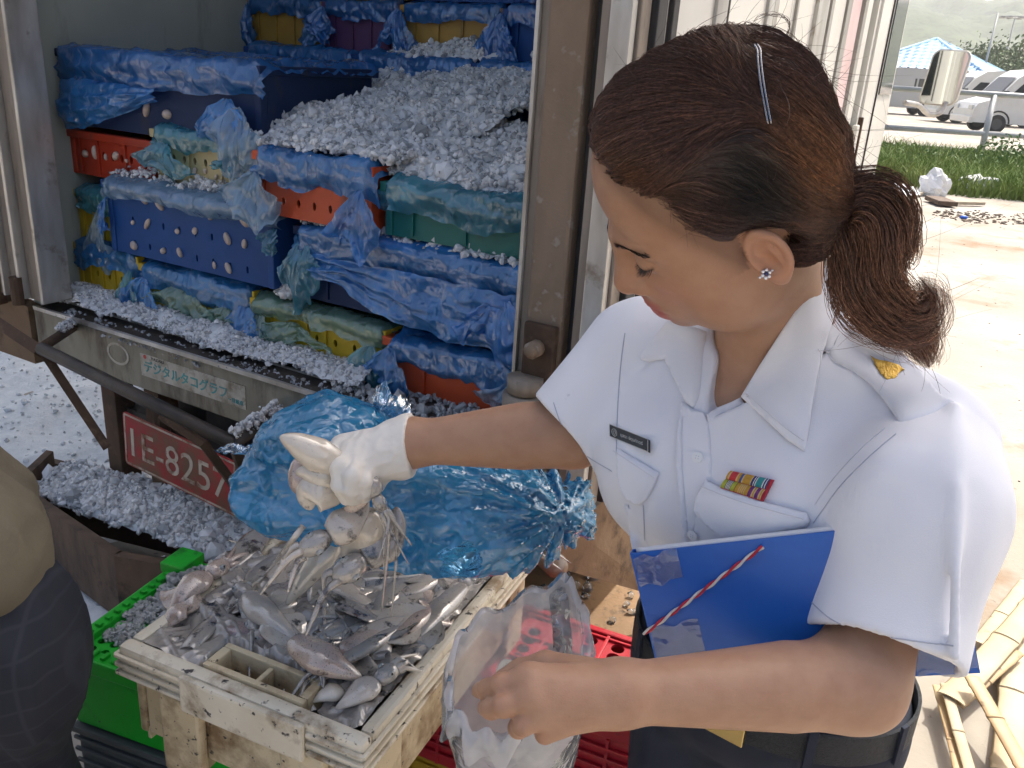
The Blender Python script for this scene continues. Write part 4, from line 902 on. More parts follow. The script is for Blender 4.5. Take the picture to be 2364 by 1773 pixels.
HCP = [(hp(1735, 420), (.03, .03, .036), (.011, .009, .009), 1.25), (hp(1790, 470), (.025, .025, .03), (.012, .010, .010), 1.0), (hp(1905, 400), (.03, .02, .034), (.25, .105, .038), 1.2), (hp(1850, 300), (.03, .02, .026), (.19, .082, .034), 1.0), (hp(1890, 520), (.02, .018, .026), (.16, .085, .05), .8),
       (hp(1700, 90), (.05, .05, .016), (.17, .08, .036), .75), (hp(1430, 395), (.035, .02, .015), (.17, .075, .030), .75), (hp(1540, 500), (.03, .02, .014), (.12, .055, .025), .6)]  # crown entry is a highlight painted into the hair colour
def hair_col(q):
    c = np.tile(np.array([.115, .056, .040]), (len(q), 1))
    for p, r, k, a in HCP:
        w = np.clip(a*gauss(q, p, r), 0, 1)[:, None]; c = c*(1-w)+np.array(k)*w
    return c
def hair_col_old(q):
    c = np.tile(np.array([.050, .026, .019]), (len(q), 1))
    w = np.clip(1.4*gauss(q, (-.055, -.090, .055), (.030, .030, .050)), 0, 1)[:, None]; c = c*(1-w)+np.array([.20, .085, .034])*w
    w = np.clip(1.3*gauss(q, (-.085, -.042, .030), (.035, .026, .036)), 0, 1)[:, None]; c = c*(1-w)+np.array([.012, .010, .010])*w
    w = (.7*gauss(q, (0, -.03, .14), (.08, .06, .02)))[:, None]; c = c*(1-w)+np.array([.14, .065, .032])*w
    w = (.55*gauss(q, (-.05, .075, .075), (.06, .02, .02)))[:, None]; c = c*(1-w)+np.array([.16, .07, .030])*w
    return c
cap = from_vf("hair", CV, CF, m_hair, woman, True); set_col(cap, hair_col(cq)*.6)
def cap_grad(q, e=.0015):
    g = np.stack([cap_raw(q+np.array(o)*e)-cap_raw(q-np.array(o)*e) for o in ((1,0,0),(0,1,0),(0,0,1))], -1); return g/np.maximum(np.linalg.norm(g, axis=1), 1e-9)[:, None]
def strands(P, R, cols, name, parent, taper=.3):
    """P (n,m,3) polylines -> three-sided tubes"""
    n, m, _ = P.shape; T = np.gradient(P, axis=1); T /= np.maximum(np.linalg.norm(T, axis=2), 1e-9)[..., None]
    ref = np.broadcast_to(np.array([.31, .52, .79]), T.shape); b = np.cross(T, ref); b /= np.maximum(np.linalg.norm(b, axis=2), 1e-9)[..., None]; c = np.cross(b, T)
    t = np.linspace(0, 1, m)[None, :, None]; rad = np.asarray(R)[:, None, None]*(1-(1-taper)*t**2)
    V = np.stack([P+rad*(b*math.cos(a)+c*math.sin(a)) for a in (0, 2.094, 4.189)], 2).reshape(-1, 3)
    i = np.arange(n)[:, None, None]*m*3; j = np.arange(m-1)[None, :, None]*3; k = np.arange(3)[None, None]
    F = np.stack([i+j+k, i+j+(k+1) % 3, i+j+3+(k+1) % 3, i+j+3+k], -1).reshape(-1, 4)
    o = from_vf(name, V, F, m_hair, parent, True); set_col(o, np.repeat(cols.reshape(-1, 3), 3, 0)); return o
rng = np.random.default_rng(5)
sel = rng.choice(len(CV), 10500); q = cq[sel]+rng.normal(0, .0008, (10500, 3)); q = q[q[:, 0] < .05]; n = len(q)
steps = 13; path = [q.copy()]
lift = rng.uniform(.0003, .0022, n)
PINQ = hp(1757, 270)
for k in range(steps):
    tgt = np.tile(PQ+np.array([0, 0, .0]), (n, 1)) + np.zeros((n, 3))
    sp = proj(h2w(q)); ln = (sp[:, 1]-291)+(sp[:, 0]-1751)*.88          # parting from the pin down to the front hairline
    up_front = np.clip(-(ln-10)/70, 0, 1)*np.clip((1752-sp[:, 0])/60, 0, 1)
    d1 = PQ-q; d1 /= np.maximum(np.linalg.norm(d1, axis=1), 1e-6)[:, None]
    tg = PINQ-q; tg[:, 2] += .020*np.clip(np.linalg.norm(tg, axis=1)/.08, 0, 1); tg /= np.maximum(np.linalg.norm(tg, axis=1), 1e-6)[:, None]
    d = d1*(1-up_front)[:, None]+(tg*1.0)*up_front[:, None]
    g = cap_grad(q); d -= g*(d*g).sum(1)[:, None]; d /= np.maximum(np.linalg.norm(d, axis=1), 1e-6)[:, None]
    dist = np.linalg.norm(q-PQ, axis=1); q = q+d*np.minimum(.0112, dist*.5)[:, None]+rng.normal(0, .00025, q.shape)
    g = cap_grad(q); q = q-g*(cap_raw(q)+.0085*np.clip(1+hairline(q)/.016, 0, 1)**2-lift)[:, None]; path.append(q.copy())
P = np.stack(path, 1)
tw_ = np.linspace(0, 1, P.shape[1])[None]; cl_id = vnoise(P[:, 0]*np.array([55, 55, 55]), 21)
gN = cap_grad(P.reshape(-1, 3)).reshape(P.shape); tg_ = np.gradient(P, axis=1); sd2 = np.cross(tg_, gN); sd2 /= np.maximum(np.linalg.norm(sd2, axis=2), 1e-9)[..., None]
P = P+gN*((.0018*np.sin(tw_*9+cl_id[:, None]*9)+.0010*np.sin(tw_*23+cl_id[:, None]*31))*np.clip(tw_*5, 0, 1))[..., None]+sd2*((.0024*np.sin(tw_*7+cl_id[:, None]*14)+.0009*np.sin(tw_*19+np.arange(n)[:, None]))*np.clip(tw_*4, 0, 1))[..., None]
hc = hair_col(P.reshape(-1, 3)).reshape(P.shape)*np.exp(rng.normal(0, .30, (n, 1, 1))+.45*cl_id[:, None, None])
eard = np.linalg.norm((np.stack([np.abs(P[..., 0]), P[..., 1], P[..., 2]], -1)-np.array([.080, -.0195, -.004]))/np.array([1.3, .72, .95]), axis=-1).min(1)
ok = (hairline(P[:, 0]) < .003) & (eard > .026)
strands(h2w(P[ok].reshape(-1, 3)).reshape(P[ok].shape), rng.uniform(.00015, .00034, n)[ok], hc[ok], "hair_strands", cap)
# ponytail: guide curves with depth
G1 = np.array([S3(1935, 470, .735), S3(1985, 455, .728), S3(2030, 492, .728), S3(2035, 565, .735), S3(2015, 640, .745), S3(2050, 715, .755), S3(2110, 770, .765), S3(2140, 835, .775)])
G2 = np.array([S3(1935, 490, .740), S3(1970, 490, .74), S3(1990, 560, .745), S3(1990, 640, .755), S3(2020, 700, .765), S3(2080, 750, .772), S3(2125, 790, .78), S3(2145, 850, .785)])
G3 = np.array([S3(1938, 465, .732), S3(2005, 462, .722), S3(2048, 535, .725), S3(2035, 640, .735), S3(2070, 700, .742), S3(2120, 720, .747), S3(2152, 680, .748), S3(2120, 640, .746)])
G4 = np.array([S3(1935, 475, .735), S3(1985, 475, .73), S3(2010, 560, .735), S3(1990, 660, .745), S3(2060, 740, .752), S3(2130, 745, .755), S3(2155, 700, .755), S3(2110, 660, .75)])
PS = []; PC = []
for G, N, rad in ((G1, 1050, .024), (G2, 1050, .025), (G3, 400, .014), (G4, 400, .016)):
    C_ = spline(G, 26)
    a = rng.uniform(0, 2*np.pi, N); r_ = np.sqrt(rng.random(N))*rad; prof = np.sin(np.pi*np.clip(np.linspace(.08, 1.0, 26), 0, 1))**.6*.9+.12
    T = np.gradient(C_, axis=0); T /= np.linalg.norm(T, axis=1)[:, None]; bn = np.cross(T, _fw); bn /= np.linalg.norm(bn, axis=1)[:, None]; cn = np.cross(bn, T)
    tw = np.linspace(0, 1.2, 26)[None]+a[:, None]; ph = rng.uniform(0, 6.28, (N, 1)); cid = np.round(a*2.2)+np.round(r_/rad*2)*7; wob = .0042*np.sin(np.linspace(0, 12, 26)[None]*(.8+.25*np.sin(cid*3.1))[:, None]+cid[:, None]*1.7)+.0012*np.sin(np.linspace(0, 20, 26)[None]+ph)+rng.normal(0, .0010, (N, 1))*np.linspace(0, 4, 26)[None]
    rr = r_[:, None]*prof[None]+wob
    L = rng.uniform(.70, 1.0, N)**.7; idx = np.linspace(0, 25, 26)[None]*L[:, None]; 
    ti = np.linspace(0, 1, 26)[None]*L[:, None]*25; i0 = np.clip(ti.astype(int), 0, 24); fr_ = (ti-i0)[..., None]; Cn = C_[i0]*(1-fr_)+C_[i0+1]*fr_
    Pp = Cn+rr[..., None]*(np.cos(tw)[..., None]*bn[None]*1.25+np.sin(tw)[..., None]*cn[None])
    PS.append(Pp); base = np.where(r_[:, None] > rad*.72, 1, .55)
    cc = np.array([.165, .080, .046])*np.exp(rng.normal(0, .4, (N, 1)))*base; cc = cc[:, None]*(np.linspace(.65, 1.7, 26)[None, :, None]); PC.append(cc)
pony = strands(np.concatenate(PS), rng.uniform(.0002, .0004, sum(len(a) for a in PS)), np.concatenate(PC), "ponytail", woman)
def pony_sdf(p):
    d = None
    for G, rd in ((G1[1:-1], .011), (G2[1:-1], .012), (G4[1:6], .006)):
        C_ = spline(G, 9)
        for k in range(8):
            w = rd*(.45+.55*math.sin(math.pi*min(1, .1+k/8))); w2 = rd*(.45+.55*math.sin(math.pi*min(1, .1+(k+1)/8)))
            c = sd_cone(p, C_[k], C_[k+1], w, w2*(.4 if k == 7 else 1)); d = c if d is None else smin(d, c, .012)
    return d
pv = np.concatenate([G1, G2]); PV, PF = surfnet(pony_sdf, pv.min(0)-.04, pv.max(0)+.04, .004)
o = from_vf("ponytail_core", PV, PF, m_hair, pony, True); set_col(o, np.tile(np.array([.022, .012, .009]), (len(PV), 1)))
# fly-away hairs
fl = []; fr = []
for k in range(800):
    i = rng.integers(len(CV)); p = cq[i]
    if p[0] > .03 or hairline(p[None])[0] > -.012: continue
    g = cap_grad(p[None])[0]; d = PQ-p; d /= np.linalg.norm(d); d = d*.6+g*rng.uniform(.2, .7)+rng.normal(0, .35, 3); L = rng.uniform(.02, .055); cur = rng.normal(0, .5, 3)
    t = np.linspace(0, 1, 16)[:, None]; pth = p+g*.001+d*L*t+cur*L*t**2*.5
    if (hairline(pth) > .0).any(): continue
    fl.append(h2w(pth)); fr.append(rng.uniform(.00013, .00021))
for k in range(90):
    c = [G1, G2, G3][k % 3]; C_ = spline(c, 26); i = rng.integers(3, 24); d = rng.normal(0, 1, 3); d -= _fw*(d@_fw)*.6; d /= np.linalg.norm(d); L = rng.uniform(.02, .05); cur = rng.normal(0, .8, 3)
    t = np.linspace(0, 1, 16)[:, None]; fl.append(C_[i]+d*.014+d*L*t+cur*L*t**2*.6); fr.append(rng.uniform(.00013, .00022))
lp = np.array([S3(1755, 90, .70), S3(1800, 92, .70), S3(1822, 72, .695), S3(1815, 45, .69), S3(1790, 33, .69), S3(1755, 36, .69), S3(1735, 52, .695)])
for k in range(7): fl.append(spline(lp+rng.normal(0, .0012, lp.shape), 16)); fr.append(.00025)
fl = np.array(fl); strands(fl, np.array(fr), np.tile(np.array([.09, .045, .026]), (len(fl), 16, 1)), "loose_hairs", cap)
# hair pin and earring
m_steel = mat("dark_steel", (.28, .28, .29), .25, metal=1)
pinp = [S3(1743, 118, .655), S3(1750, 130, .652), S3(1750, 148, .650), S3(1758, 200, .648), S3(1768, 255, .650), S3(1777, 290, .655)]
pp = [on_surf(capb, q, .0062, .66) for q in ((1743, 118), (1750, 130), (1751, 150), (1759, 200), (1769, 255), (1777, 290))]
MB().tube(spline(pp, 16), .0009, 5, up=(1, 0, 0)).tube(spline([np.array(a)+np.array([-.0022, 0, -.0004]) for a in pp], 16), .0009, 5, up=(1, 0, 0)).build("hairpin", m_steel, cap, True)
BBVH = BVHTree.FromPolygons([tuple(v) for v in BV], [tuple(f) for f in BF])
m_gem = mat("clear_gem", (.9, .92, .95), .03, metal=.55, spec=1); m_gold = mat("gold_metal", (.60, .42, .12), .32, (.45, .28, .06), 200, metal=1, bump=.5, bscale=500)
ec = on_surf(BBVH, (1768, 632), .001, .72); er = MB()
for k in range(6):
    a = k*math.pi/3+.4; er.sphere(ec+_r*.0034*math.cos(a)*.95+_u*.0034*math.sin(a), .0017, 8, 6)
er.sphere(ec+_r*.0052+_u*.0030, .0012, 8, 6).sphere(ec-_r*.0052-_u*.0030, .0012, 8, 6)
ear = er.build("earring", m_gem, woman, True); MB().sphere(ec-_fw*.0004, .0016, 8, 6).build("earring_centre", mat("dark_gem", (.05, .06, .16), .1), ear, True)
# ------------------------------------------------------------------ shirt
m_shirt = mat("white_uniform_cloth", (.74, .76, .81), .8, (.71, .73, .79), 3, (.3, .7), spec=.2, spots=(.52, .55, .62), sscale=26, srange=(.735, .77), bump=.10, bscale=900, sss=.0)
SL_B = atD(1968, 1090, .800); SL_H = atD(1905, 1405, .775); SR_H = atD(1242, 950, 1.06)
SL_E = SL_H+(SL_H-SL_B)*.35; HEM_L = SL_H; HEMN_L = (SL_H-SL_B)/np.linalg.norm(SL_H-SL_B); HEMN_L = HEMN_L*.93+_r*.0+_u*-.25; HEMN_L /= np.linalg.norm(HEMN_L)
_a = SR_H-SH_R; HEMN_R = _a/np.linalg.norm(_a); 
hr1 = atD(1178, 880, 1.04)-atD(1312, 1032, 1.055); HEMN_R = np.cross(hr1, _fw); HEMN_R /= np.linalg.norm(HEMN_R); HEMN_R = HEMN_R if HEMN_R@_a > 0 else -HEMN_R
hl1 = atD(1750, 1335, .775)-atD(2062, 1448, .76); HEMN_L = np.cross(hl1, _fw-.35*_u); HEMN_L /= np.linalg.norm(HEMN_L); HEMN_L = HEMN_L if HEMN_L@(SL_H-SH_L) > 0 else -HEMN_L
CRS = [atD(2060, 880, .778), atD(2066, 1050, .716), atD(2066, 1250, .700), atD(2062, 1475, .700)]
def fold(p, a, b, r): return np.exp(-(np.maximum(sd_cone(p, a, b, 0, 0), 0)/r)**2)
def shirt_sdf(p):
    d = ell_t(p, tp(0, .012, 1.07), (.168, .112, .145))
    d = smin(d, sd_cone(p, tp(-.135, -.005, 1.155), tp(.135, -.005, 1.158), .058, .058), .06)
    d = smin(d, sd_cone(p, NB-uz_*.03, NB+uz_*.035, .078, .055), .05)
    d = smin(d, ell_t(p, tp(.028, -.022, .93), (.132, .110, .15)), .09)
    d = smin(d, ell_t(p, tp(.038, -.050, .83), (.152, .122, .12)), .08)
    for s in (-1, 1): d = smin(d, ell_t(p, tp(.072*s, .082, 1.055), (.074, .062, .075)), .05)
    # sleeves
    r_ = sd_cone(p, SH_R+fc_*-.004, SR_H+HEMN_R*.05, .066, .064)
    wr = .0035*np.sin(((p-SH_R)@fc_)*60+((p-SH_R)@uz_)*45)*fold(p, SH_R, SR_H, .06)
    r_ = smax(r_+wr*.5, (p-SR_H)@HEMN_R, .004)
    l_ = sd_cone(p, SH_L+np.array([.0, 0, .004]), SL_B, .058, .072); l_ = smin(l_, sd_cone(p, SL_B, SL_E, .072, .067), .05)
    cr = np.minimum(np.minimum(sd_cone(p, CRS[0], CRS[1], .001, .001), sd_cone(p, CRS[1], CRS[2], .001, .001)), sd_cone(p, CRS[2], CRS[3], .001, .001))
    wd_ = smin(l_, cr+.012, .040); l_ = smin(wd_, cr, .010)
    l_ = l_-.006*fold(p, atD(1790, 1235, .73), atD(1770, 1120, .76), .014)+.006*fold(p, atD(1850, 1260, .71), atD(1790, 1130, .74), .016)-.005*fold(p, atD(1900, 1000, .74), atD(1790, 1130, .75), .022)+.004*fold(p, atD(1960, 1040, .72), atD(1850, 1140, .72), .02)
    l_ = smax(l_, (p-SL_H)@HEMN_L, .004)
    d = smin(d, r_, .028); d = smin(d, l_, .022)
    # hollow sleeve ends
    d = smax(d, -np.maximum(sd_cone(p, SH_R, SR_H+HEMN_R*.05, .058, .056), -((p-(SR_H-HEMN_R*.045))@HEMN_R)), .003)
    d = smax(d, -np.maximum(sd_cone(p, SL_B, SL_E, .062, .060), -((p-(SL_H-HEMN_L*.05))@HEMN_L)), .003)
    # neck opening and V
    d = smax(d, -sd_cone(p, NB-uz_*.03+fc_*.01, h2w((0, -.02, -.06))+uz_*.03, .050, .072), .01)
    d = smax(d, -sd_cone(p, NB+fc_*.07-uz_*.0, VB, .040, .004), .006)
    d = smax(d, p[:, 2]*-1+.745, .01)
    # soft drape
    d = d+.0022*vnoise(p*np.array([16, 16, 9]), 3)+.0012*vnoise(p*np.array([34, 34, 14]), 8)
    d = d-.004*fold(p, atD(1500, 950, .88), atD(1480, 1180, .9), .012)
    return d
VB = atD(1533, 890, .865)
lo = np.minimum(np.minimum(tp(0, 0, .79)-.2, RB[0]), SL_H-.1); hi = np.maximum(tp(0, 0, 1.3)+.2, np.maximum(SH_L+.09, SL_B+.1)); lo[2] = .74; hi[2] = 1.30; lo[0] = min(SR_H[0]-.09, lo[0] if lo[0] > SR_H[0]-.2 else SR_H[0]-.09)
SV, SF = surfnet(shirt_sdf, lo, hi, .0032)
shirt = from_vf("shirt", SV, SF, m_shirt, woman, True)
SBVH = BVHTree.FromPolygons([tuple(v) for v in SV], [tuple(f) for f in SF])
ALLB = BVHTree.FromPolygons([tuple(v) for v in np.r_[SV, BV]], [tuple(f) for f in SF]+[tuple(int(i)+len(SV) for i in f) for f in BF])
def patch(poly, name, m, parent, off=.003, th=.0022, bvh=None, step=9, smooth_it=12, bulge=0.0, depth=None, curl=None):
    """piece of cloth lying on the surface seen at the given outline (photo pixels)"""
    bvh = bvh or SBVH; poly = [tuple(map(float, p)) for p in poly]
    P = []; n = len(poly); E = []
    for i in range(n):
        a = np.array(poly[i]); b = np.array(poly[(i+1) % n]); k = max(1, int(np.linalg.norm(b-a)/step))
        for j in range(k): P.append(tuple(a+(b-a)*j/k))
    nb = len(P); E = [(i, (i+1) % nb) for i in range(nb)]
    xs = [p[0] for p in poly]; ys = [p[1] for p in poly]
    def inside(x, y):
        c = False
        for i in range(n):
            (x1, y1), (x2, y2) = poly[i], poly[(i+1) % n]
            if (y1 > y) != (y2 > y) and x < (x2-x1)*(y-y1)/(y2-y1)+x1: c = not c
        return c
    Q = list(P); B_ = np.array(P)
    yy = min(ys)
    while yy < max(ys):
        xx = min(xs)+(step/2 if int((yy-min(ys))/step) % 2 else 0)
        while xx < max(xs):
            if inside(xx, yy) and np.min((B_[:, 0]-xx)**2+(B_[:, 1]-yy)**2) > (step*.45)**2: Q.append((xx, yy))
            xx += step
        yy += step
    V2, _, F2, *_ = delaunay_2d_cdt([Vector(p) for p in Q], E, [], 1, 1e-6)
    V2 = [np.array(v) for v in V2]; Z = np.full(len(V2), np.nan)
    for i, p in enumerate(V2):
        h = bvh.ray_cast(Vector(CAM), Vector(ray(p)).normalized())
        if h[0] is not None: Z[i] = (np.array(h[0])-CAM)@_fw
    nbr = [set() for _ in V2]
    for f in F2:
        for a in f:
            for b in f:
                if a != b: nbr[a].add(b)
    md = np.nanmedian(Z) if depth is None else depth; Z = np.where(np.isnan(Z), md, Z) if depth is None else np.full(len(V2), depth)
    for _ in range(smooth_it):
        Z = .5*Z+.5*np.array([np.mean(Z[list(s)]) if s else z for s, z in zip(nbr, Z)])
    bd = np.array([np.min(np.hypot(B_[:, 0]-p[0], B_[:, 1]-p[1])) for p in V2])
    o_ = off+bulge*(1-np.exp(-bd/14))
    if curl is not None: o_ = o_+np.array([curl(p) for p in V2])
    top = np.array([at(p, z-oo) for p, z, oo in zip(V2, Z, o_)]); bot = np.array([at(p, z-oo+th) for p, z, oo in zip(V2, Z, o_)])
    k = len(V2); V = np.r_[top, bot]; F = [tuple(f) for f in F2]+[tuple(i+k for i in reversed(f)) for f in F2]
    cnt = {}
    for f in F2:
        for i in range(len(f)):
            e = (f[i], f[(i+1) % len(f)]); cnt[e] = cnt.get(e, 0)+1
    for (a, b) in list(cnt):
        if (b, a) not in cnt: F.append((b, a, a+k, b+k))
    return from_vf(name, V, F, m, parent, True)
def PD(*P): return [(x*K, y*K) for x, y in P]
def zoomP(x0, y0, s, *P): return [(x0+x/s, y0+y/s) for x, y in P]
# stitched lines follow the cloth
m_stitch = mat("white_thread", (.60, .62, .68), .8); m_seam = mat("seam_shadow_thread", (.42, .45, .54), .8)
def seam(P, parent=shirt, r=.0006, m=None, name="seam", bvh=None, off=.0004, n=40):
    C_ = spline(P, n) if len(P) > 2 else np.linspace(P[0], P[1], n)
    Q = [];
    for p in C_:
        h = (bvh or SBVH).ray_cast(Vector(CAM), Vector(ray(p)).normalized())
        if h[0] is not None: Q.append(np.array(h[0])+np.array(h[1])*off)
    if len(Q) > 2: return MB().tube(Q, r, 4, False).build(name, m or m_seam, parent, True)
# collar wings
z5 = lambda *P: zoomP(1350, 450, 3.687, *P)
cl_in = PD((1786, 572), (1800, 590), (1812, 640), (1800, 690), (1778, 762), (1752, 900), (1738, 976), (1700, 950), (1600, 857), (1640, 790), (1690, 712), (1740, 640))
collar = patch(cl_in, "collar", m_shirt, shirt, .006, .0028, ALLB, 9, 26, .003)
patch(PD((1440, 690), (1432, 704), (1410, 730), (1378, 770), (1384, 778), (1400, 782), (1435, 776), (1442, 790), (1462, 830), (1482, 870), (1500, 884), (1512, 850), (1520, 790), (1526, 716), (1500, 706), (1468, 700)), "collar", m_shirt, shirt, .006, .0026, ALLB, 9, 30, .003)
# collar stand, right front edge and button placket
patch(PD((1600, 858), (1608, 872), (1580, 890), (1548, 905), (1530, 912), (1526, 896), (1550, 880), (1580, 868)), "collar_stand", m_shirt, shirt, .003, .002, ALLB, 7, 12)
patch(PD((1476, 868), (1494, 884), (1520, 890), (1530, 914), (1536, 960), (1540, 1040), (1510, 1110), (1492, 1170), (1478, 1190), (1470, 1100), (1462, 1000), (1466, 930)), "button_placket", m_shirt, shirt, .0022, .0018, None, 9, 10)
patch(PD((1470, 866), (1478, 868), (1473, 940), (1474, 1010), (1482, 1100), (1490, 1180), (1478, 1188), (1468, 1100), (1460, 1010), (1462, 940)), "placket_edge", m_shirt, shirt, .0050, .002, None, 8, 10)
def button(q, r=.0055, parent=shirt, bvh=None, off=.003):
    h = (bvh or SBVH).ray_cast(Vector(CAM), Vector(ray(q)).normalized())
    if h[0] is None: return
    n = np.array(h[1]); c = np.array(h[0])+n*off; x = np.cross(n, [0, 0, 1.0]); x /= np.linalg.norm(x); y = np.cross(n, x)
    M = Matrix(((x[0], y[0], n[0], c[0]), (x[1], y[1], n[1], c[1]), (x[2], y[2], n[2], c[2]), (0, 0, 0, 1)))
    mb = MB(M); ring = [(r*math.cos(a), r*math.sin(a)) for a in np.linspace(0, 2*math.pi, 20)[:-1]]
    mb.prism(ring, 0, .0012).prism([(.72*a, .72*b_) for a, b_ in ring], .0012, .0014)
    b = mb.build("button", mat("white_button", (.78, .80, .82), .25), parent)
    mb = MB(M)
    for sx in (-1, 1):
        for sy in (-1, 1): mb.prism([(sx*.0013+.0005*math.cos(a), sy*.0013+.0005*math.sin(a)) for a in np.linspace(0, 6.28, 7)[:-1]], .0014, .0017)
    props(mb.build("button_holes", m_seam, b), kind="stuff"); return b
button(((1612), (1055.5)))
button((1602, 1232))
# pocket flaps and pleats
fl1 = patch(PD((1333, 966), (1345, 975), (1380, 995), (1424, 1022), (1414, 1048), (1398, 1078), (1382, 1090), (1370, 1091), (1350, 1080), (1338, 1064), (1332, 1030), (1330, 990)), "pocket_flap", m_shirt, shirt, .0045, .0022, None, 8, 12, .0035)
fl2 = patch(PD((1524, 1036), (1560, 1054), (1640, 1082), (1742, 1108), (1750, 1126), (1738, 1142), (1690, 1152), (1620, 1166), (1560, 1166), (1520, 1132), (1498, 1104), (1502, 1078)), "pocket_flap", m_shirt, shirt, .0055, .0022, None, 8, 12, .004)
patch(PD((1348, 1090), (1372, 1096), (1385, 1092), (1396, 1084), (1404, 1190), (1366, 1190)), "pocket", m_shirt, shirt, .0018, .0016, None, 9, 10)
seam(PD((1390, 1090), (1394, 1190))); seam(PD((1358, 1090), (1364, 1190)))
for P in (((1338, 976), (1380, 1003), (1420, 1030)),): seam(PD(*P), fl1, .0005, m_stitch, "stitching", off=.009)
seam(PD((1524, 1050), (1620, 1086), (1742, 1120)), fl2, .0005, m_stitch, "stitching", off=.010)
# armhole seam and sleeve hems
seam(PD((1935, 938), (1880, 985), (1820, 1045), (1775, 1105), (1757, 1130)), m=m_seam); seam(PD((1912, 925), (1860, 970), (1800, 1035), (1760, 1090)), r=.0005, m=m_stitch, name="stitching")
seam(PD((1332, 985), (1334, 900), (1340, 800), (1350, 720))); 
seam(PD((1742, 1290), (1800, 1340), (1880, 1368), (1980, 1385), (2060, 1395)), r=.0006, name="hem_stitching"); seam(PD((1196, 870), (1215, 920), (1255, 975), (1322, 1018)), r=.0006, name="hem_stitching")
seam(PD((1800, 700), (1770, 780), (1742, 960)), collar, .0005, m_stitch, "stitching", ALLB, .011); seam(PD((1735, 960), (1690, 925), (1612, 850)), collar, .0005, m_stitch, "stitching", ALLB, .011)
# shoulder strap with its button and gilt badge
ep = patch(PD((1818, 688), (1850, 700), (1890, 722), (1940, 752), (1990, 800), (2030, 850), (2062, 868), (2010, 900), (1950, 922), (1938, 905), (1905, 860), (1880, 830), (1840, 800), (1800, 780), (1775, 752), (1768, 728), (1790, 706)), "shoulder_strap", m_shirt, shirt, .0045, .003, ALLB, 9, 14, .003)
EBVH = BVHTree.FromPolygons([tuple(v.co+ep.location+woman.location+shirt.location) for v in ep.data.vertices], [tuple(p.vertices) for p in ep.data.polygons])
EBVH = BVHTree.FromPolygons([tuple(v.co) for v in ep.data.vertices], [tuple(p.vertices) for p in ep.data.polygons])
button((1816*K, 735*K), .0068, ep, EBVH, .0006)
bz = zoomP(1850, 650, 2.765, (437, 470), (470, 490), (500, 500), (540, 505), (575, 515), (620, 530), (660, 562), (625, 580), (612, 600), (605, 628), (575, 622), (545, 628), (530, 612), (505, 590), (488, 560), (470, 535), (462, 505), (450, 488))
badge = patch(bz, "shoulder_badge", m_gold, ep, .002, .0022, EBVH, 6, 6, .001)
for k, P in enumerate((((470, 500), (480, 540), (500, 575), (520, 600)), ((490, 505), (505, 545), (530, 580), (560, 612)), ((520, 510), (535, 550), (560, 575), (600, 600)), ((480, 530), (520, 525), (560, 530), (610, 540)), ((500, 570), (540, 560), (580, 560), (630, 565)))):
    seam(zoomP(1850, 650, 2.765, *P), badge, .0009, m_gold, "badge_relief", EBVH, .0035, 14)
# name badge
def slab(Q, name, m, parent, th=.0035, off=.002, bvh=None):
    H = []
    for q in Q:
        h = (bvh or SBVH).ray_cast(Vector(CAM), Vector(ray(q)).normalized()); H.append(np.array(h[0]) if h[0] is not None else at(q, .95))
    H = np.array(H); c = H.mean(0); x = (H[1]-H[0]+H[2]-H[3])/2; y = (H[0]-H[3]+H[1]-H[2])/2; n = np.cross(x, y); n /= np.linalg.norm(n)
    if n@_fw > 0: n = -n
    dz = max((p-c)@n for p in H); c = c+n*(off+dz*.5)
    Cn = []
    for q in Q:                                  # corners back on the view rays, in the slab's plane
        d = ray(q); t = ((c-CAM)@n)/(d@n); Cn.append(CAM+t*d)
    Cn = np.array(Cn); V = np.r_[Cn+n*th, Cn-n*.001]; F = [(0,1,2,3), (7,6,5,4), (0,4,5,1), (1,5,6,2), (2,6,7,3), (3,7,4,0)]
    o = from_vf(name, V, F, m, parent); return o, Cn+n*th, n
m_blk = mat("black_badge_plate", (.012, .012, .013), .25, (.03, .03, .03), 30); m_sil = mat("silver_engraving", (.5, .5, .48), .4)
z7 = lambda *P: zoomP(1380, 950, 4.608, *P)
nb_, nc, nn = slab(z7((137, 140), (553, 305), (553, 440), (140, 272)), "name_badge", m_blk, shirt, .0025, .003)
nx = nc[1]-nc[0]; ny = nc[0]-nc[3]; nw = np.linalg.norm(nx); nh = np.linalg.norm(ny)
text_on("มุสรา จัตุรภักตร์", "badge_lettering", m_sil, nb_, nc[3]+nx*.30+ny*.28+nn*.0003, nx, ny, nw*.56, nh*.36, .0002, local=False)
mb = MB()
cc = nc[3]+nx*.14+ny*.46+nn*.0004
mb.tube([cc+(nx/nw*math.cos(a)+ny/nh*math.sin(a))*nh*.28 for a in np.linspace(0, 6.283, 18)], .0003, 4, False).tube([cc+(nx/nw*math.cos(a)+ny/nh*math.sin(a))*nh*.14 for a in np.linspace(0, 6.283, 12)], .0003, 4, False)
mb.build("badge_seal", m_sil, nb_)
mb = MB()
for a, b in ((0, 1), (1, 2), (2, 3), (3, 0)): mb.tube([nc[a]*.985+nc.mean(0)*.015, nc[b]*.985+nc.mean(0)*.015], .0004, 4)
mb.build("badge_border", m_sil, nb_)
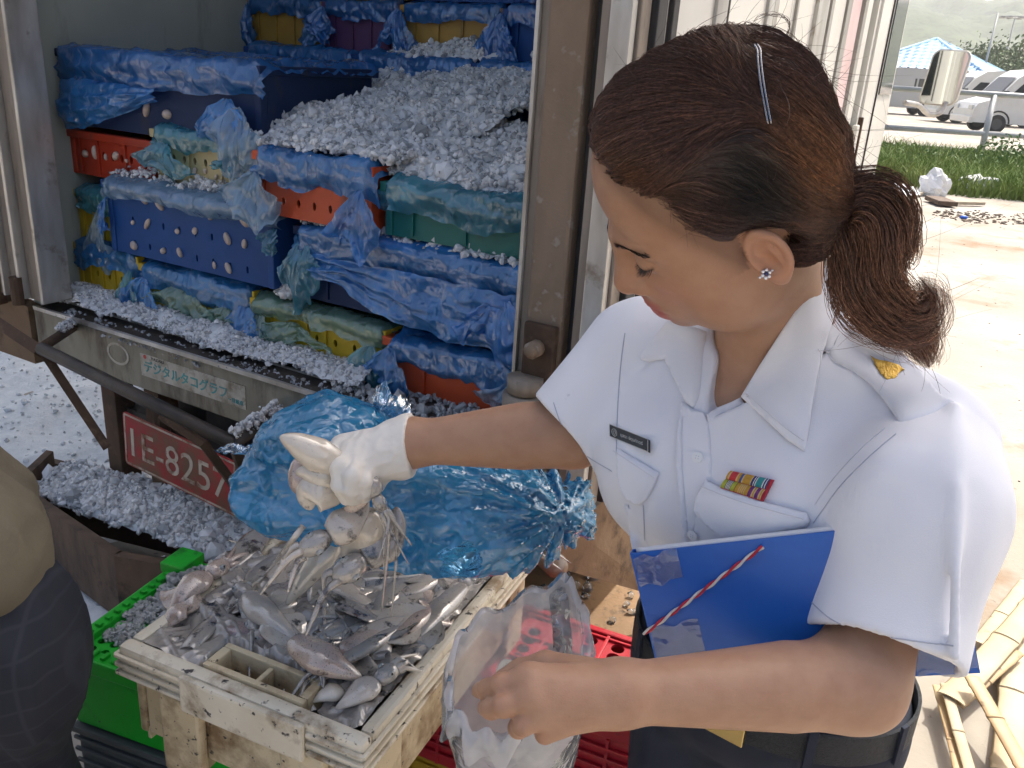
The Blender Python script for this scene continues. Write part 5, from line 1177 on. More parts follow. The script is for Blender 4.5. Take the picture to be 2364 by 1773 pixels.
# ribbon bar
rc = [(1.0, .18, .2), (.85, .5, .1)]
RBQ = z7((1425, 632), (1878, 728), (1762, 958), (1316, 815))
rb, rcn, rn = slab(RBQ, "ribbon_bar", mat("red_felt_backing", (.42, .03, .05), .8), shirt, .003, .003)
def cmat(c): 
    nm = "ribbon_%02x%02x%02x" % tuple(int(255*x) for x in c); return mat(nm, c, .8, tuple(.85*x for x in c), 300, bump=.2, bscale=1500)
RED, GLD, BLU, TEA, LIM, BLK, WHT, PUR, CRM, NAV = (.50, .04, .05), (.48, .27, .04), (.05, .09, .26), (.035, .26, .28), (.40, .42, .05), (.03, .03, .04), (.62, .62, .6), (.14, .03, .16), (.56, .40, .22), (.02, .05, .18)
rows = [[[(GLD, 1), (CRM, .8), (RED, 3.6), (CRM, .7), (GLD, 1.2)], [(BLU, 1), (CRM, .6), (GLD, 3.6), (CRM, .4), (NAV, .9)], [(WHT, .4), (NAV, .6), (WHT, .5), (TEA, 3.6), (WHT, .6), (NAV, .9), (WHT, .5), (NAV, .8)]],
        [[(LIM, 1.6), (BLK, .25), (WHT, .3), (BLK, .25), (WHT, .3), (BLK, .25), (WHT, .3), (BLK, .25), (WHT, .3), (BLK, .25), (LIM, 1.6)], [(BLK, .15), (GLD, 1.6), (CRM, .35), (GLD, .5), (CRM, .35), (GLD, .5), (CRM, .35), (GLD, .5), (CRM, .35), (GLD, 1.6)], [(PUR, 1.6), (CRM, .6), (GLD, .5), (CRM, .6), (PUR, 1.6), (CRM, .6), (GLD, .6), (CRM, .5)]]]
def rp(u, v): return (rcn[0]*(1-u)+rcn[1]*u)*(1-v)+(rcn[3]*(1-u)+rcn[2]*u)*v
for ri, row in enumerate(rows):
    v0, v1 = (.0, .47) if ri == 0 else (.49, .97)
    for ci, bars in enumerate(row):
        u0 = ci*.318; tot = sum(b for _, b in bars); mats_ = []; V = []; F = []; mi = []; uu = u0+.003
        for c, b in bars:
            u1 = uu+b/tot*.312; m_ = cmat(c)
            if m_ not in mats_: mats_.append(m_)
            k = len(V)
            for u_ in (uu, u1):
                for j in range(6):
                    t = j/5; V.append(rp(u_, v0+(v1-v0)*t)+rn*(.0004+.0022*math.sin(math.pi*t)**.5))
            for j in range(5): F.append((k+j, k+6+j, k+7+j, k+1+j)); mi.append(mats_.index(m_))
            uu = u1
        from_vf("ribbon", V, F, mats_, rb, True, False, mi)
# ------------------------------------------------------------------ trousers, belt, shoes, glove
m_navy = mat("navy_trouser_cloth", (.012, .017, .032), .85, (.018, .024, .042), 20, bump=.2, bscale=500)
def trou_sdf(p):
    d = ell_t(p, tp(.04, -.055, .77), (.172, .134, .12))
    for s in (-1, 1):
        d = smin(d, sd_cone(p, tp(.04+.080*s, -.055, .72), tp(.04+.085*s, -.06, .42), .092, .072), .04); d = smin(d, sd_cone(p, tp(.04+.085*s, -.06, .42), tp(.04+.088*s, -.07, .06), .072, .060), .02)
    d = smax(d, p[:, 2]-.797, .006); return d+.002*vnoise(p*np.array([22, 22, 8]), 9)
TV, TF = surfnet(trou_sdf, tp(0, -.05, .02)-np.array([.26, .26, 0]), tp(0, -.05, .9)+np.array([.26, .26, 0]), .006)
trs = from_vf("trousers", TV, TF, m_navy, woman, True)
def belt_ring(z, rx, ry, n=64):
    return [tp(.04, -.055, z)+sd_*rx*math.cos(a)+fc_*ry*math.sin(a) for a in np.linspace(0, 2*math.pi, n+1)]
m_belt = mat("black_woven_belt", (.018, .02, .024), .6, (.03, .034, .04), 300, bump=.9, bscale=700)
P0 = np.array(belt_ring(.787, .1735, .1355)); V = []; F = []
for i, p in enumerate(P0):
    o_ = (p-tp(.04, -.055, .787)); o_ /= np.linalg.norm(o_)
    for dz, dr in ((-.019, 0), (-.019, .004), (.019, .004), (.019, 0)): V.append(p+o_*dr+uz_*dz)
for i in range(64):
    for j in range(4): F.append((i*4+j, (i+1)*4+j, (i+1)*4+(j+1) % 4, i*4+(j+1) % 4))
belt = from_vf("belt", V, F, m_belt, woman)
m_brass = mat("brass", (.62, .47, .2), .25, metal=1)
def bbox_on(s, z, w, h, th, name, m, parent):
    a = math.pi/2-s; c = tp(.04, -.055, z)+sd_*.1775*math.cos(a)+fc_*.1395*math.sin(a); n = sd_*math.cos(a)/.1775+fc_*math.sin(a)/.1395; n /= np.linalg.norm(n); x = np.cross(uz_, n)
    M = Matrix(((x[0], 0, n[0], c[0]), (x[1], 0, n[1], c[1]), (x[2], 1, n[2], c[2]), (0, 0, 0, 1))); return MB(M).box(-w/2, w/2, -h/2, h/2, 0, th, min(w, h, th)*.2).build(name, m, parent)
bk = bbox_on(.05, .787, .055, .042, .006, "buckle", m_brass, belt); bbox_on(-.28, .787, .012, .040, .005, "belt_tip", m_brass, belt)
for a in (.6, 1.3, -.8, -1.5): bbox_on(a, .787, .010, .052, .004, "belt_loop", m_navy, trs)
m_shoe = mat("black_leather", (.015, .014, .014), .35)
for s in (-1, 1):
    f0 = tp(.04+.088*s, -.07, .0); 
    def shoe(p, f0=f0): return smax(smin(sd_ell((p-f0-fc_*.05-uz_*.03)@TORR, (0, 0, 0), (.042, .115, .045)), sd_cone(p, f0+uz_*.04, f0+uz_*.09, .045, .042), .03), -(p[:, 2]-.004), .006)
    V_, F_ = surfnet(shoe, f0-np.array([.2, .2, 0]), f0+np.array([.2, .2, .15]), .006); from_vf("shoe", V_, F_, m_shoe, woman, True)
m_glove = mat("white_latex_glove", (.70, .68, .63), .5, (.64, .61, .56), 20, spec=.35, bump=.12, bscale=140, sss=.08, sssr=(.006, .005, .004))
CUFF = S3(940, 1022, 1.082); gv = CUFF-WR_R; gx = WR_R-EL_R; gx /= np.linalg.norm(gx)
def glove_sdf(p):
    d = hand_sdf(p, RPALM, RHF)-.0014
    c = sd_cone(p, WR_R+gx*.01, CUFF-gx*.012, .0285, .0335); c = smin(c, sd_cone(p, S3(880, 1075, 1.07), S3(925, 1072, 1.075), .016, .020), .02)
    d = smin(d, c, .015)
    d = smax(d, -((p-CUFF)@gx)-.006, .002)
    w = ridge(np.stack([(p@gx)*45, (p@_u)*60+(p@gx)*20, (p@_fw)*40], -1), 12, 2)
    d = d-.0011*w
    ih = np.maximum(sd_cone(p, WR_R, CUFF-gx*.03, .026, .031), ((p-WR_R)@gx)-.0)
    return smax(d, -ih, .001)
g_lo = np.array([q for a, b, *_ in RHF for q in (a, b)]+[CUFF, WR_R]); GV, GF = surfnet(glove_sdf, g_lo.min(0)-.05, g_lo.max(0)+.05, .0017)
glove = from_vf("glove", GV, GF, m_glove, woman, True)
# ================================================================== folder clamped under her arm
m_fold = mat("blue_plastic_folder", (.012, .115, .47), .32, (.012, .095, .41), 5, spec=.5, bump=.04, bscale=30)
FQ = [PD((1364, 1192))[0], PD((1778, 1146))[0], PD((2117, 1452))[0], PD((1428, 1600))[0]]
Fp = atD(1364, 1192, .850); 
F_tl = atD(1364, 1194, .838); F_tr = atD(1780, 1148, .772); F_br = atD(2117, 1452, .752)
fx = (F_br-atD(1425, 1590, .80)); 
f_u = F_tr-F_tl; f_u /= np.linalg.norm(f_u); tmp = F_br-F_tl; f_v = tmp-f_u*(tmp@f_u); FHt = np.linalg.norm(f_v); f_v /= FHt; f_n = np.cross(f_u, f_v); f_n = f_n if f_n@_fw < 0 else -f_n
FW = (F_br-F_tl)@f_u
folder = thing("folder", "blue plastic document folder clamped under the woman's arm, tied with cord", "folder", tuple(F_tl+f_v*FHt))
def fpt(u, v, n): return F_tl+f_u*u+f_v*v+f_n*n
def fslab(u0, u1, v0, v1, n0, n1): 
    V = [fpt(u, v, n) for u in (u0, u1) for v in (v0, v1) for n in (n0, n1)]; return V, [(0,1,3,2), (4,6,7,5), (0,4,5,1), (2,3,7,6), (0,2,6,4), (1,5,7,3)]
mb = MB(); mb.add(*fslab(0, FW, 0, FHt, .0, .0016)); mb.build("front_cover", m_fold, folder)
mb = MB(); mb.add(*fslab(0, FW, 0, FHt, -.0095, -.0082)); mb.build("back_cover", m_fold, folder)
mb = MB(); mb.add(*fslab(-.0012, .0004, 0, FHt, -.0093, .0014)); mb.build("spine", m_fold, folder)
m_paper = mat("white_paper", (.78, .79, .82), .8)
for k in range(7):
    mb = MB(); mb.add(*fslab(.003+.001*k, FW-.008-.002*(k % 3), -.0015-.0004*(k % 3), FHt-.006, -.0078+.0010*k, -.0072+.0010*k)); mb.build("sheet_of_paper", m_paper, folder)
m_cr = mat("red_cord_yarn", (.48, .025, .05), .8, bump=.4, bscale=900); m_cw = mat("white_cord_yarn", (.66, .62, .58), .8, bump=.4, bscale=900)
def uvat(q):
    d = ray((q[0]*K, q[1]*K)); t = ((F_tl-CAM)@f_n)/(d@f_n); p = CAM+t*d-F_tl; return p@f_u, p@f_v
c0 = uvat((1648, 1178)); c1 = uvat((1392, 1366)); L_ = math.hypot(c1[0]-c0[0], c1[1]-c0[1])
for ph, m_, nm in ((0, m_cr, "cord"), (math.pi, m_cw, "cord_strand")):
    Q = []
    for k in range(120):
        t = k/119; a = t*L_/.016*2*math.pi/2+ph; u_ = c0[0]+(c1[0]-c0[0])*t; v_ = c0[1]+(c1[1]-c0[1])*t
        nx_, ny_ = -(c1[1]-c0[1])/L_, (c1[0]-c0[0])/L_; Q.append(fpt(u_+nx_*.0011*math.cos(a), v_+ny_*.0011*math.cos(a), .0036+.0011*math.sin(a)))
    cd = MB().tube(Q, .0013, 6).build(nm, m_, folder, True)
m_tape = film("clear_tape", (.55, .68, .85), .82, .3, .18, .12, 80, .4)
for a, b_, c, d in ((.001, .045, .002, .032), (.001, .05, FHt*.52, FHt*.8), (FW-.05, FW-.001, FHt*.6, FHt-.003)):
    def tf(u, v, a=a, b_=b_, c=c, d=d):
        uu = a+(b_-a)*u; vv = c+(d-c)*v+.004*vnoise(np.c_[u*4, v*0, 0*u], 2); nz = .0022+.0012*np.maximum(0, ridge(np.c_[uu*70, vv*70, 0*u], 3, 2))
        return F_tl+np.outer(uu, f_u)+np.outer(vv, f_v)+np.outer(nz, f_n)
    sheet("clear_tape", tf, 24, 24, m_tape, folder, False)
mb = MB()
for k in range(16):
    p0 = atD(2122, 1275, .778); d = np.array([random.gauss(0, 1) for _ in range(3)]); d /= np.linalg.norm(d); mb.tube([p0, p0+d*.005, p0+d*.009+np.array([0, 0, -.003])], .0005, 3)
props(mb.build("cord_tassel", m_cr, folder), kind="stuff")
# ================================================================== squid
def sqm(name, c, c2, ink=.66, sp=.63):
    return mat(name, c, .16, c2, 20, (.3, .75), spots=tuple(.45*x for x in c2), sscale=430, srange=(sp, sp+.08), dirt=(.045, .042, .045), dscale=34, drange=(ink, ink+.09), coat=1.0, sss=.22, sssr=(.014, .011, .008), rvar=.06, bump=.45, bscale=55)
m_sq = [sqm("pale_squid_skin", (.55, .49, .42), (.40, .36, .32), .585), sqm("grey_squid_skin", (.37, .345, .31), (.25, .235, .22), .535), sqm("beige_squid_skin", (.52, .43, .36), (.38, .29, .25), .59, .58), sqm("cream_squid_skin", (.64, .585, .49), (.53, .47, .39), .62, .66), sqm("purple_squid_skin", (.25, .17, .175), (.38, .30, .28), .60, .55)]
m_eye = mat("squid_eye_silver", (.38, .40, .39), .15, (.24, .25, .25), 300, coat=.6); m_pup = mat("squid_pupil", (.006, .006, .008), .08)
def squid_parts(e, path, R, seed, mi=0, flat=.50, head=True, arms=7, armL=.030, fin=True, local=False, nrm=(0, 0, 1), spread=.5):
    """path: mantle tip -> mantle mouth -> beyond (head direction)"""
    rng = np.random.default_rng(seed); C_ = spline(path, 26); nrm = np.asarray(nrm, float)
    T = np.gradient(C_, axis=0); T /= np.linalg.norm(T, axis=1)[:, None]; b = np.cross(T, nrm); b /= np.maximum(np.linalg.norm(b, axis=1), 1e-6)[:, None]; c = np.cross(b, T)
    s = np.linspace(0, 1, 26); prof = (.05+.95*np.clip(s/.66, 0, 1)**.8)*(1-.34*np.clip((s-.66)/.34, 0, 1)**2)
    n = 16; a = np.linspace(0, 2*np.pi, n, endpoint=False)
    rr = R*prof[:, None]*(1+.06*np.array([vnoise(np.c_[s*5, 0*s+k*.7, 0*s], seed) for k in range(n)]).T)
    V = C_[:, None]+rr[..., None]*(np.cos(a)[None, :, None]*b[:, None]+np.sin(a)[None, :, None]*c[:, None]*flat)
    # rolled mouth edge
    lip = C_[-1]+T[-1]*R*.10; inn = C_[-1]-T[-1]*R*.25
    V = np.concatenate([V, lip+(V[-1:]-C_[-1])*.92, inn+(V[-1:]-C_[-1])*.80], 0).reshape(-1, 3)
    F = [tuple(f) for f in grid_faces(28, n, True)]+[tuple(range(n-1, -1, -1)), tuple(27*n+k for k in range(n))]
    man = from_vf("mantle", V, F, m_sq[mi], e, True, local)
    if fin:
        Vf = []; Ff = []
        for sgn in (-1, 1):
            k0 = len(Vf)
            for i in range(0, 15):
                t = i/14; w = R*1.25*math.sin(math.pi*t**.8)**.9*(1 if t < 1 else 0)
                for j in range(5):
                    u = j/4; p = C_[i]+b[i]*sgn*(rr[i, 0]*.7+w*u)+c[i]*(rr[i, 0]*flat*.25*(1-u)+R*.16*math.sin(t*7+seed)*u*u)
                    Vf.append(p+c[i]*.0009*(1-u*.8)); 
            for i in range(14):
                for j in range(4):
                    q = k0+i*5+j; Ff.append((q, q+1, q+6, q+5))
        n0 = len(Vf); Vf = Vf+[v-np.array(nrm)*.0016 for v in Vf]; Ff = Ff+[tuple(i+n0 for i in reversed(f)) for f in Ff]
        from_vf("fin", Vf, Ff, m_sq[mi], man, True, local)
    if head:
        hd = T[-1]; hc = C_[-1]+hd*R*.95; X, Y, Z = hd, b[-1], c[-1]; M = Matrix(((X[0], Y[0], Z[0]), (X[1], Y[1], Z[1]), (X[2], Y[2], Z[2]))).to_4x4()
        h = MB().sphere(hc, (R*1.0, R*.66, R*.60), 14, 10, M).build("head", m_sq[1 if mi in (0, 1) else mi], e, True, local)
        for sg in (-1, 1):
            ec_ = hc+Y*sg*R*.50+Z*R*.30+X*R*.0
            ey = MB().sphere(ec_, (R*.25, R*.17, R*.25), 12, 8, M).build("eye", m_eye, e, True, local)
            MB().sphere(ec_+(Y*sg*.6+Z*.8)*R*.085, (R*.145, R*.12, R*.145), 10, 7, M).build("pupil", m_pup, ey, True, local)
        for k in range(arms):
            an = 2*math.pi*k/arms; r0 = hc+X*R*.75+(Y*math.cos(an)+Z*math.sin(an)*.7)*R*.34
            L = armL*rng.uniform(.7, 1.3)*(1.9 if k in (1, 5) else 1); sp = (Y*math.cos(an)*spread+Z*math.sin(an)*.35)*L*.45; g = np.array([0, 0, -1.0])*L*.42
            cv = rng.normal(0, .34, 3)*L*np.array([1, 1, .4])
            P = [r0, r0+X*L*.35+sp*.4, r0+X*L*.7+sp*.8+cv*.5+g*.5, r0+X*L+sp+cv+g]
            MB().tube(spline(P, 10), np.linspace(R*.23, R*.05, 10), 6).build("arm", m_sq[mi], e, True, local)
    return man
SQN = [0]
def squid(label, path, R, mi=0, **kw):
    SQN[0] += 1; path = np.asarray(path, float); e = thing("squid", label, "squid", tuple(path[len(path)//2]), None, kw.pop("group", "squid in the cream tray")); squid_parts(e, path, R, SQN[0]*7+3, mi, **kw); return e
# ================================================================== cream tray
m_tray = mat("cream_tray_plastic", (.62, .53, .36), .45, (.50, .41, .26), 6, (.3, .7), dirt=(.20, .13, .065), dscale=9, drange=(.48, .66), spots=(.06, .05, .045), sscale=70, srange=(.64, .69), bump=.15, bscale=60)
m_tray_w = mat("worn_white_tray_edge", (.70, .66, .55), .45, (.58, .52, .40), 8, (.3, .7), dirt=(.24, .17, .10), dscale=12, drange=(.52, .68), spots=(.05, .045, .045), sscale=60, srange=(.62, .68))
TZ = .63
tN = atzD(782, 1606, TZ); tL = atzD(253, 1332, TZ); tR = atzD(1152, 1168, TZ)
t_y = tR-tN; TBL = np.linalg.norm(t_y); t_y /= TBL; t_x = tL-tN; t_x -= t_y*(t_x@t_y); TAL = np.linalg.norm(t_x); t_x /= TAL; TAL = min(np.linspace(.3, .5, 201), key=lambda a_: abs(proj(tN+t_x*a_)[0]-262*K))
TRM = Matrix(((t_x[0], t_y[0], 0, tN[0]), (t_x[1], t_y[1], 0, tN[1]), (0, 0, 1, TZ), (0, 0, 0, 1)))     # x: near edge to the left, y: long side away; mirrored frame
def tr2w(x, y, z=0): return tN+t_x*x+t_y*y+np.array([0, 0, z])
TH = .165
tray = thing("fish_tray", "cream plastic fish tray full of squid, resting on the red crate", "tray", tuple(tr2w(TAL/2, TBL/2, -TH)))
def tb(mb, *a, bev=.004): return mb.box(*a, bev=bev)
A, Bb2 = TAL, TBL
def tpt(name, boxes, m=m_tray, parent=tray, bev=.004):
    mb = MB(TRM)
    for b_ in boxes: mb.box(*b_, bev=bev)
    o = mb.build(name, m, parent); o.data.flip_normals(); return o
tpt("floor", [(.015, A-.015, .015, Bb2-.015, -TH, -TH+.01)])
tpt("wall", [(.022, A-.022, .014, .026, -TH+.0, -.052)]); tpt("wall", [(.022, A-.022, Bb2-.026, Bb2-.014, -TH, -.052)])
tpt("wall", [(.006, .020, .012, Bb2-.012, -TH, -.050)]); tpt("wall", [(A-.020, A-.006, .012, Bb2-.012, -TH, -.050)])
tpt("rim", [(-.004, A+.004, -.004, .020, -.050, 0)], m_tray_w, bev=.007); tpt("rim", [(-.004, A+.004, Bb2-.020, Bb2+.004, -.050, 0)], m_tray_w, bev=.007)
tpt("rim", [(-.004, .018, .021, Bb2-.021, -.048, -.0005)], m_tray_w, bev=.007); tpt("rim", [(A-.018, A+.004, .021, Bb2-.021, -.048, -.0005)], m_tray_w, bev=.007)
for z in (-.016, -.031, -.046):
    tpt("rib", [(-.010, -.0035, -.008, Bb2+.008, z-.003, z+.003)], m_tray_w, bev=.002); tpt("rib", [(A+.0035, A+.010, -.008, Bb2+.008, z-.003, z+.003)], m_tray_w, bev=.002)
    for x0, x1 in ((-.008, A*.20), (A*.72, A+.008)): tpt("rib", [(x0, x1, -.010, -.0035, z-.003, z+.003)], m_tray_w, bev=.002)
    tpt("rib", [(-.008, A+.008, Bb2+.0035, Bb2+.010, z-.003, z+.003)], m_tray_w, bev=.002)
tpt("handle_band", [(A*.205, A*.715, -.014, -.0035, -.062, -.0015)], m_tray_w, bev=.005)
hx0, hx1, hy = A*.26, A*.68, .075
tpt("handle_block", [(hx0, hx1, .0205, .030, -.07, .003), (hx0, hx1, hy-.010, hy, -.09, .003), (hx0, hx0+.014, .0305, hy-.0105, -.09, .003), (hx1-.014, hx1, .0305, hy-.0105, -.09, .003), (hx0+.0145, hx1-.0145, .0305, hy-.0105, -.060, -.050), ((hx0+hx1)/2-.004, (hx0+hx1)/2+.004, .0305, hy-.0105, -.0495, -.002)], bev=.002)
for x in (A*.14, A*.66): tpt("leg", [(x, x+.075, -.004, .012, -TH-.035, -.055), (x+.012, x+.062, .0125, .04, -TH-.033, -.06)], bev=.006)
for x in (A*.14, A*.66): tpt("leg", [(x, x+.075, Bb2-.012, Bb2+.004, -TH-.035, -.055)], bev=.006)
for y in (.03, Bb2-.10): tpt("leg", [(-.002, .005, y, y+.07, -TH-.035, -.055)], bev=.003); tpt("leg", [(A-.005, A+.002, y, y+.07, -TH-.035, -.055)], bev=.003)
# slime under the squid
def slime(u, v):
    x = .02+(A-.04)*u; y = .02+(Bb2-.04)*v
    a_ = x*.87+y*.5; b_ = -x*.5+y*.87
    lump = np.maximum(ridge(np.c_[a_*11, b_*30, 0*u], 5, 2), ridge(np.c_[b_*11+3, a_*30, 0*u], 8, 2)*.9)
    blk = (np.abs(x-(hx0+hx1)/2) < (hx1-hx0)/2+.012) & (y < hy+.012)
    z = np.where(blk, -.075, -.013+.016*np.sin(np.pi*u)*np.sin(np.pi*v)+.011*lump)
    return tN+np.outer(x, t_x)+np.outer(y, t_y)+np.outer(z, [0, 0, 1])
m_slime = mat("grey_squid_slime", (.38, .35, .31), .15, (.22, .205, .19), 22, (.3, .7), dirt=(.03, .03, .033), dscale=30, drange=(.56, .66), coat=1.0, bump=.7, bscale=60, sss=.1, sssr=(.01, .008, .006))
o = sheet("squid_slime", slime, 150, 180, m_slime, None); props(o, "grey liquid and squid flesh filling the cream tray beneath the squid", "squid mass", kind="stuff")
# squid placed as in the photograph (zoom grid -> photo), z above tray rim
zq = lambda x, y: (250+x/2.212, 1100+y/2.212)
def ZP(x, y, dz): return atz(zq(x, y), TZ+dz)
SQL = [
 ("plump pale squid lying on top beside the tray handle", [(1295, 1028, .010), (1200, 985, .020), (1090, 930, .026), (960, 850, .022)], .028, 2, dict(head=False, fin=False, flat=.7)),
 ("pale squid with a dark eye in the middle of the tray", [(975, 840, .0), (880, 760, .012), (790, 690, .016), (715, 615, .012)], .024, 0, dict(flat=.7)),
 ("dark purple squid next to the tray handle", [(490, 775, -.012), (580, 765, -.006), (660, 780, -.004), (725, 805, -.006)], .019, 4, dict(fin=False)),
 ("pink squid with a round eye at the left rim of the tray", [(310, 690, -.01), (370, 620, .004), (440, 550, .010), (500, 510, .010)], .026, 2, dict(flat=.6)),
 ("long pointed cream squid hanging down onto the pile below the glove", [(908, 655, .012), (980, 560, .045), (1080, 430, .085), (1160, 330, .115)], .025, 3, dict(head=False, fin=False, flat=.8)),
 ("broad pale squid pointing right in the middle of the tray", [(1400, 665, -.002), (1300, 640, .008), (1200, 590, .014), (1110, 540, .014)], .025, 0, dict(head=False)),
 ("small grey squid behind the broad pale squid", [(1300, 590, .0), (1240, 540, .010), (1190, 490, .014), (1150, 455, .014)], .018, 1, dict(head=False)),
 ("long grey squid along the right rim with a ringed eye", [(1490, 905, -.008), (1590, 790, .002), (1700, 670, .004), (1800, 560, .002)], .022, 1, dict(flat=.55)),
 ("dark grey squid at the far right corner with a ringed eye", [(1690, 700, -.012), (1780, 600, -.004), (1850, 510, -.002), (1905, 450, -.002)], .018, 1, dict()),
 ("pale squid at the near corner of the tray, tentacles curled up", [(1160, 1185, -.006), (1230, 1140, .004), (1300, 1090, .010), (1360, 1050, .012)], .022, 0, dict(fin=False)),
 ("pinkish squid pointing to the right rim", [(1460, 735, -.006), (1380, 790, .006), (1290, 850, .008), (1190, 880, .002)], .022, 2, dict(head=False)),
 ("grey squid across the middle of the pile", [(1050, 830, -.012), (1150, 790, -.004), (1260, 730, .002), (1390, 650, .0)], .022, 1, dict(head=False)),
 ("squid with a bright eye by the left rim handle end", [(470, 700, -.014), (520, 660, -.004), (560, 630, .0), (590, 610, .0)], .017, 0, dict()),
 ("silvery squid hiding beside the handle block with its eye showing", [(930, 900, -.016), (880, 890, -.012), (820, 875, -.010), (790, 862, -.010)], .015, 0, dict()),
 ("grey squid under the hanging cream squid", [(1010, 720, -.012), (1040, 640, .0), (1070, 570, .004), (1090, 500, .004)], .020, 2, dict(head=False)),
 ("wide grey squid along the left rim near the blue bag", [(560, 520, -.004), (650, 440, .004), (720, 360, .006), (790, 280, .002)], .026, 1, dict(head=False, flat=.5)),
 ("flat olive squid in the far left corner under the blue bag", [(800, 330, -.004), (850, 280, .004), (900, 240, .006), (960, 210, .004)], .030, 1, dict(head=False, fin=False, flat=.4)),
 ("white torn squid at the bottom of the tray near the corner", [(1040, 1150, -.012), (1090, 1120, -.004), (1140, 1100, -.002), (1180, 1085, -.004)], .018, 3, dict(head=False, fin=False)),
 ("pale squid in the left near corner of the tray", [(280, 780, -.016), (310, 740, -.006), (350, 700, .002), (400, 690, .004)], .022, 2, dict(head=False, fin=False)),
 ("squid with raised fin at the right behind the pile", [(1580, 560, -.01), (1500, 540, -.002), (1420, 530, .002), (1350, 540, .002)], .020, 1, dict()),
]
for lab, P, R, mi, kw in SQL: squid(lab, [ZP(*p) for p in P], R, mi, **kw)
# squid that nothing tells apart, filling the tray
protos = []
for k in range(6):
    rng = np.random.default_rng(100+k); L = rng.uniform(.12, .16); bend = rng.normal(0, .02)
    e = thing("squid", "grey squid lying in the tray among the others", "squid", (0, 0, 0), None, "loose squid filling the cream tray"); squid_parts(e, np.array([(-L/2, 0, 0), (-L/6, bend*.6, .002), (L/6, bend*.6, .002), (L/2, 0, 0)]), rng.uniform(.019, .024), 200+k, (1, 0, 1, 0, 1, 2)[k], local=True, armL=.035, head=k % 3 == 0, arms=6, spread=.45); protos.append(e)
rng = np.random.default_rng(77); used_ = set()
for k in range(76):
    p = protos[k % 6]
    if k % 6 not in used_ and k < 6: used_.add(k % 6); e = p
    else: e = copy_tree(p)
    x = rng.uniform(.06, A-.06); y = rng.uniform(.07, Bb2-.06)
    if hx0-.06 < x < hx1+.06 and y < .19: y += .15
    w_ = tr2w(x, y, -.009+.018*math.sin(math.pi*x/A)*math.sin(math.pi*y/Bb2)+rng.uniform(-.010, .006))
    e.location = w_; e.rotation_euler = (rng.uniform(-.5, .5), rng.uniform(-.10, .10), math.atan2(t_y[1], t_y[0])+rng.normal(.15, .55)+(math.pi if rng.random() < .5 else 0))
# squid in the gloved hand
H_ = "squid held in the gloved hand"
squid("cream squid with tapered tip sticking out left from the gloved hand", [S3(646, 1008, 1.02), S3(680, 1022, 1.02), S3(735, 1052, 1.03), S3(800, 1086, 1.06)], .0215, 3, head=False, fin=False, flat=.85, nrm=-_fw, group=H_)
squid("short cream squid below the first one in the gloved hand", [S3(682, 1092, 1.035), S3(705, 1090, 1.035), S3(740, 1100, 1.04), S3(780, 1122, 1.06)], .0165, 3, head=False, fin=False, flat=.85, nrm=-_fw, group=H_)
squid("folded pink cream squid end under the gloved fingers", [S3(684, 1058, 1.055), S3(690, 1075, 1.05), S3(702, 1105, 1.05), S3(730, 1125, 1.06)], .021, 2, head=False, fin=False, flat=.7, nrm=-_fw, group=H_)
squid("white squid flap hanging below the gloved hand", [S3(716, 1178, 1.045), S3(712, 1150, 1.04), S3(730, 1135, 1.04), S3(785, 1130, 1.06)], .026, 3, head=False, fin=False, flat=.5, nrm=-_fw, group=H_)
squid("grey squid with a dark eye hanging head down from the gloved hand", [S3(815, 1100, 1.05), S3(835, 1108, 1.045), S3(855, 1120, 1.045), S3(866, 1140, 1.048)], .0135, 1, head=True, fin=False, flat=.8, nrm=-_fw, arms=7, armL=.052, spread=.3, group=H_)
squid("grey squid hanging from the fist toward the tray, eye showing", [S3(848, 1150, 1.075), S3(828, 1182, 1.07), S3(796, 1212, 1.06), S3(764, 1232, 1.055)], .023, 0, head=True, fin=False, flat=.6, nrm=-_fw, arms=4, armL=.03, spread=.15, group=H_)
squid("olive grey squid hanging behind the tentacles, right of the fist", [S3(915, 1170, 1.11), S3(912, 1215, 1.11), S3(885, 1255, 1.10), S3(845, 1285, 1.09)], .026, 1, head=True, fin=False, flat=.5, nrm=-_fw, arms=3, armL=.025, spread=.3, group=H_)
squid("soft cream squid body under the fist", [S3(790, 1285, 1.10), S3(815, 1255, 1.095), S3(832, 1220, 1.09), S3(835, 1180, 1.085)], .030, 3, head=False, fin=False, flat=.6, nrm=-_fw, group=H_)
squid("pale knobbly squid end squeezed below the gloved finger", [S3(792, 1180, 1.06), S3(812, 1170, 1.055), S3(828, 1150, 1.055), S3(838, 1138, 1.06)], .013, 2, head=False, fin=False, nrm=-_fw, group=H_)
tn = thing("squid_tentacle", "long thin pale tentacle stretched from the held squid into the tray", "squid", tuple(ZP(640, 620, .03)))
MB().tube(spline([S3(700, 1215, 1.06), S3(665, 1260, 1.08), ZP(810, 490, .025), ZP(720, 570, .012), ZP(650, 640, .004)], 24), np.linspace(.0042, .0022, 24), 6).build("tentacle", m_sq[3], tn, True)
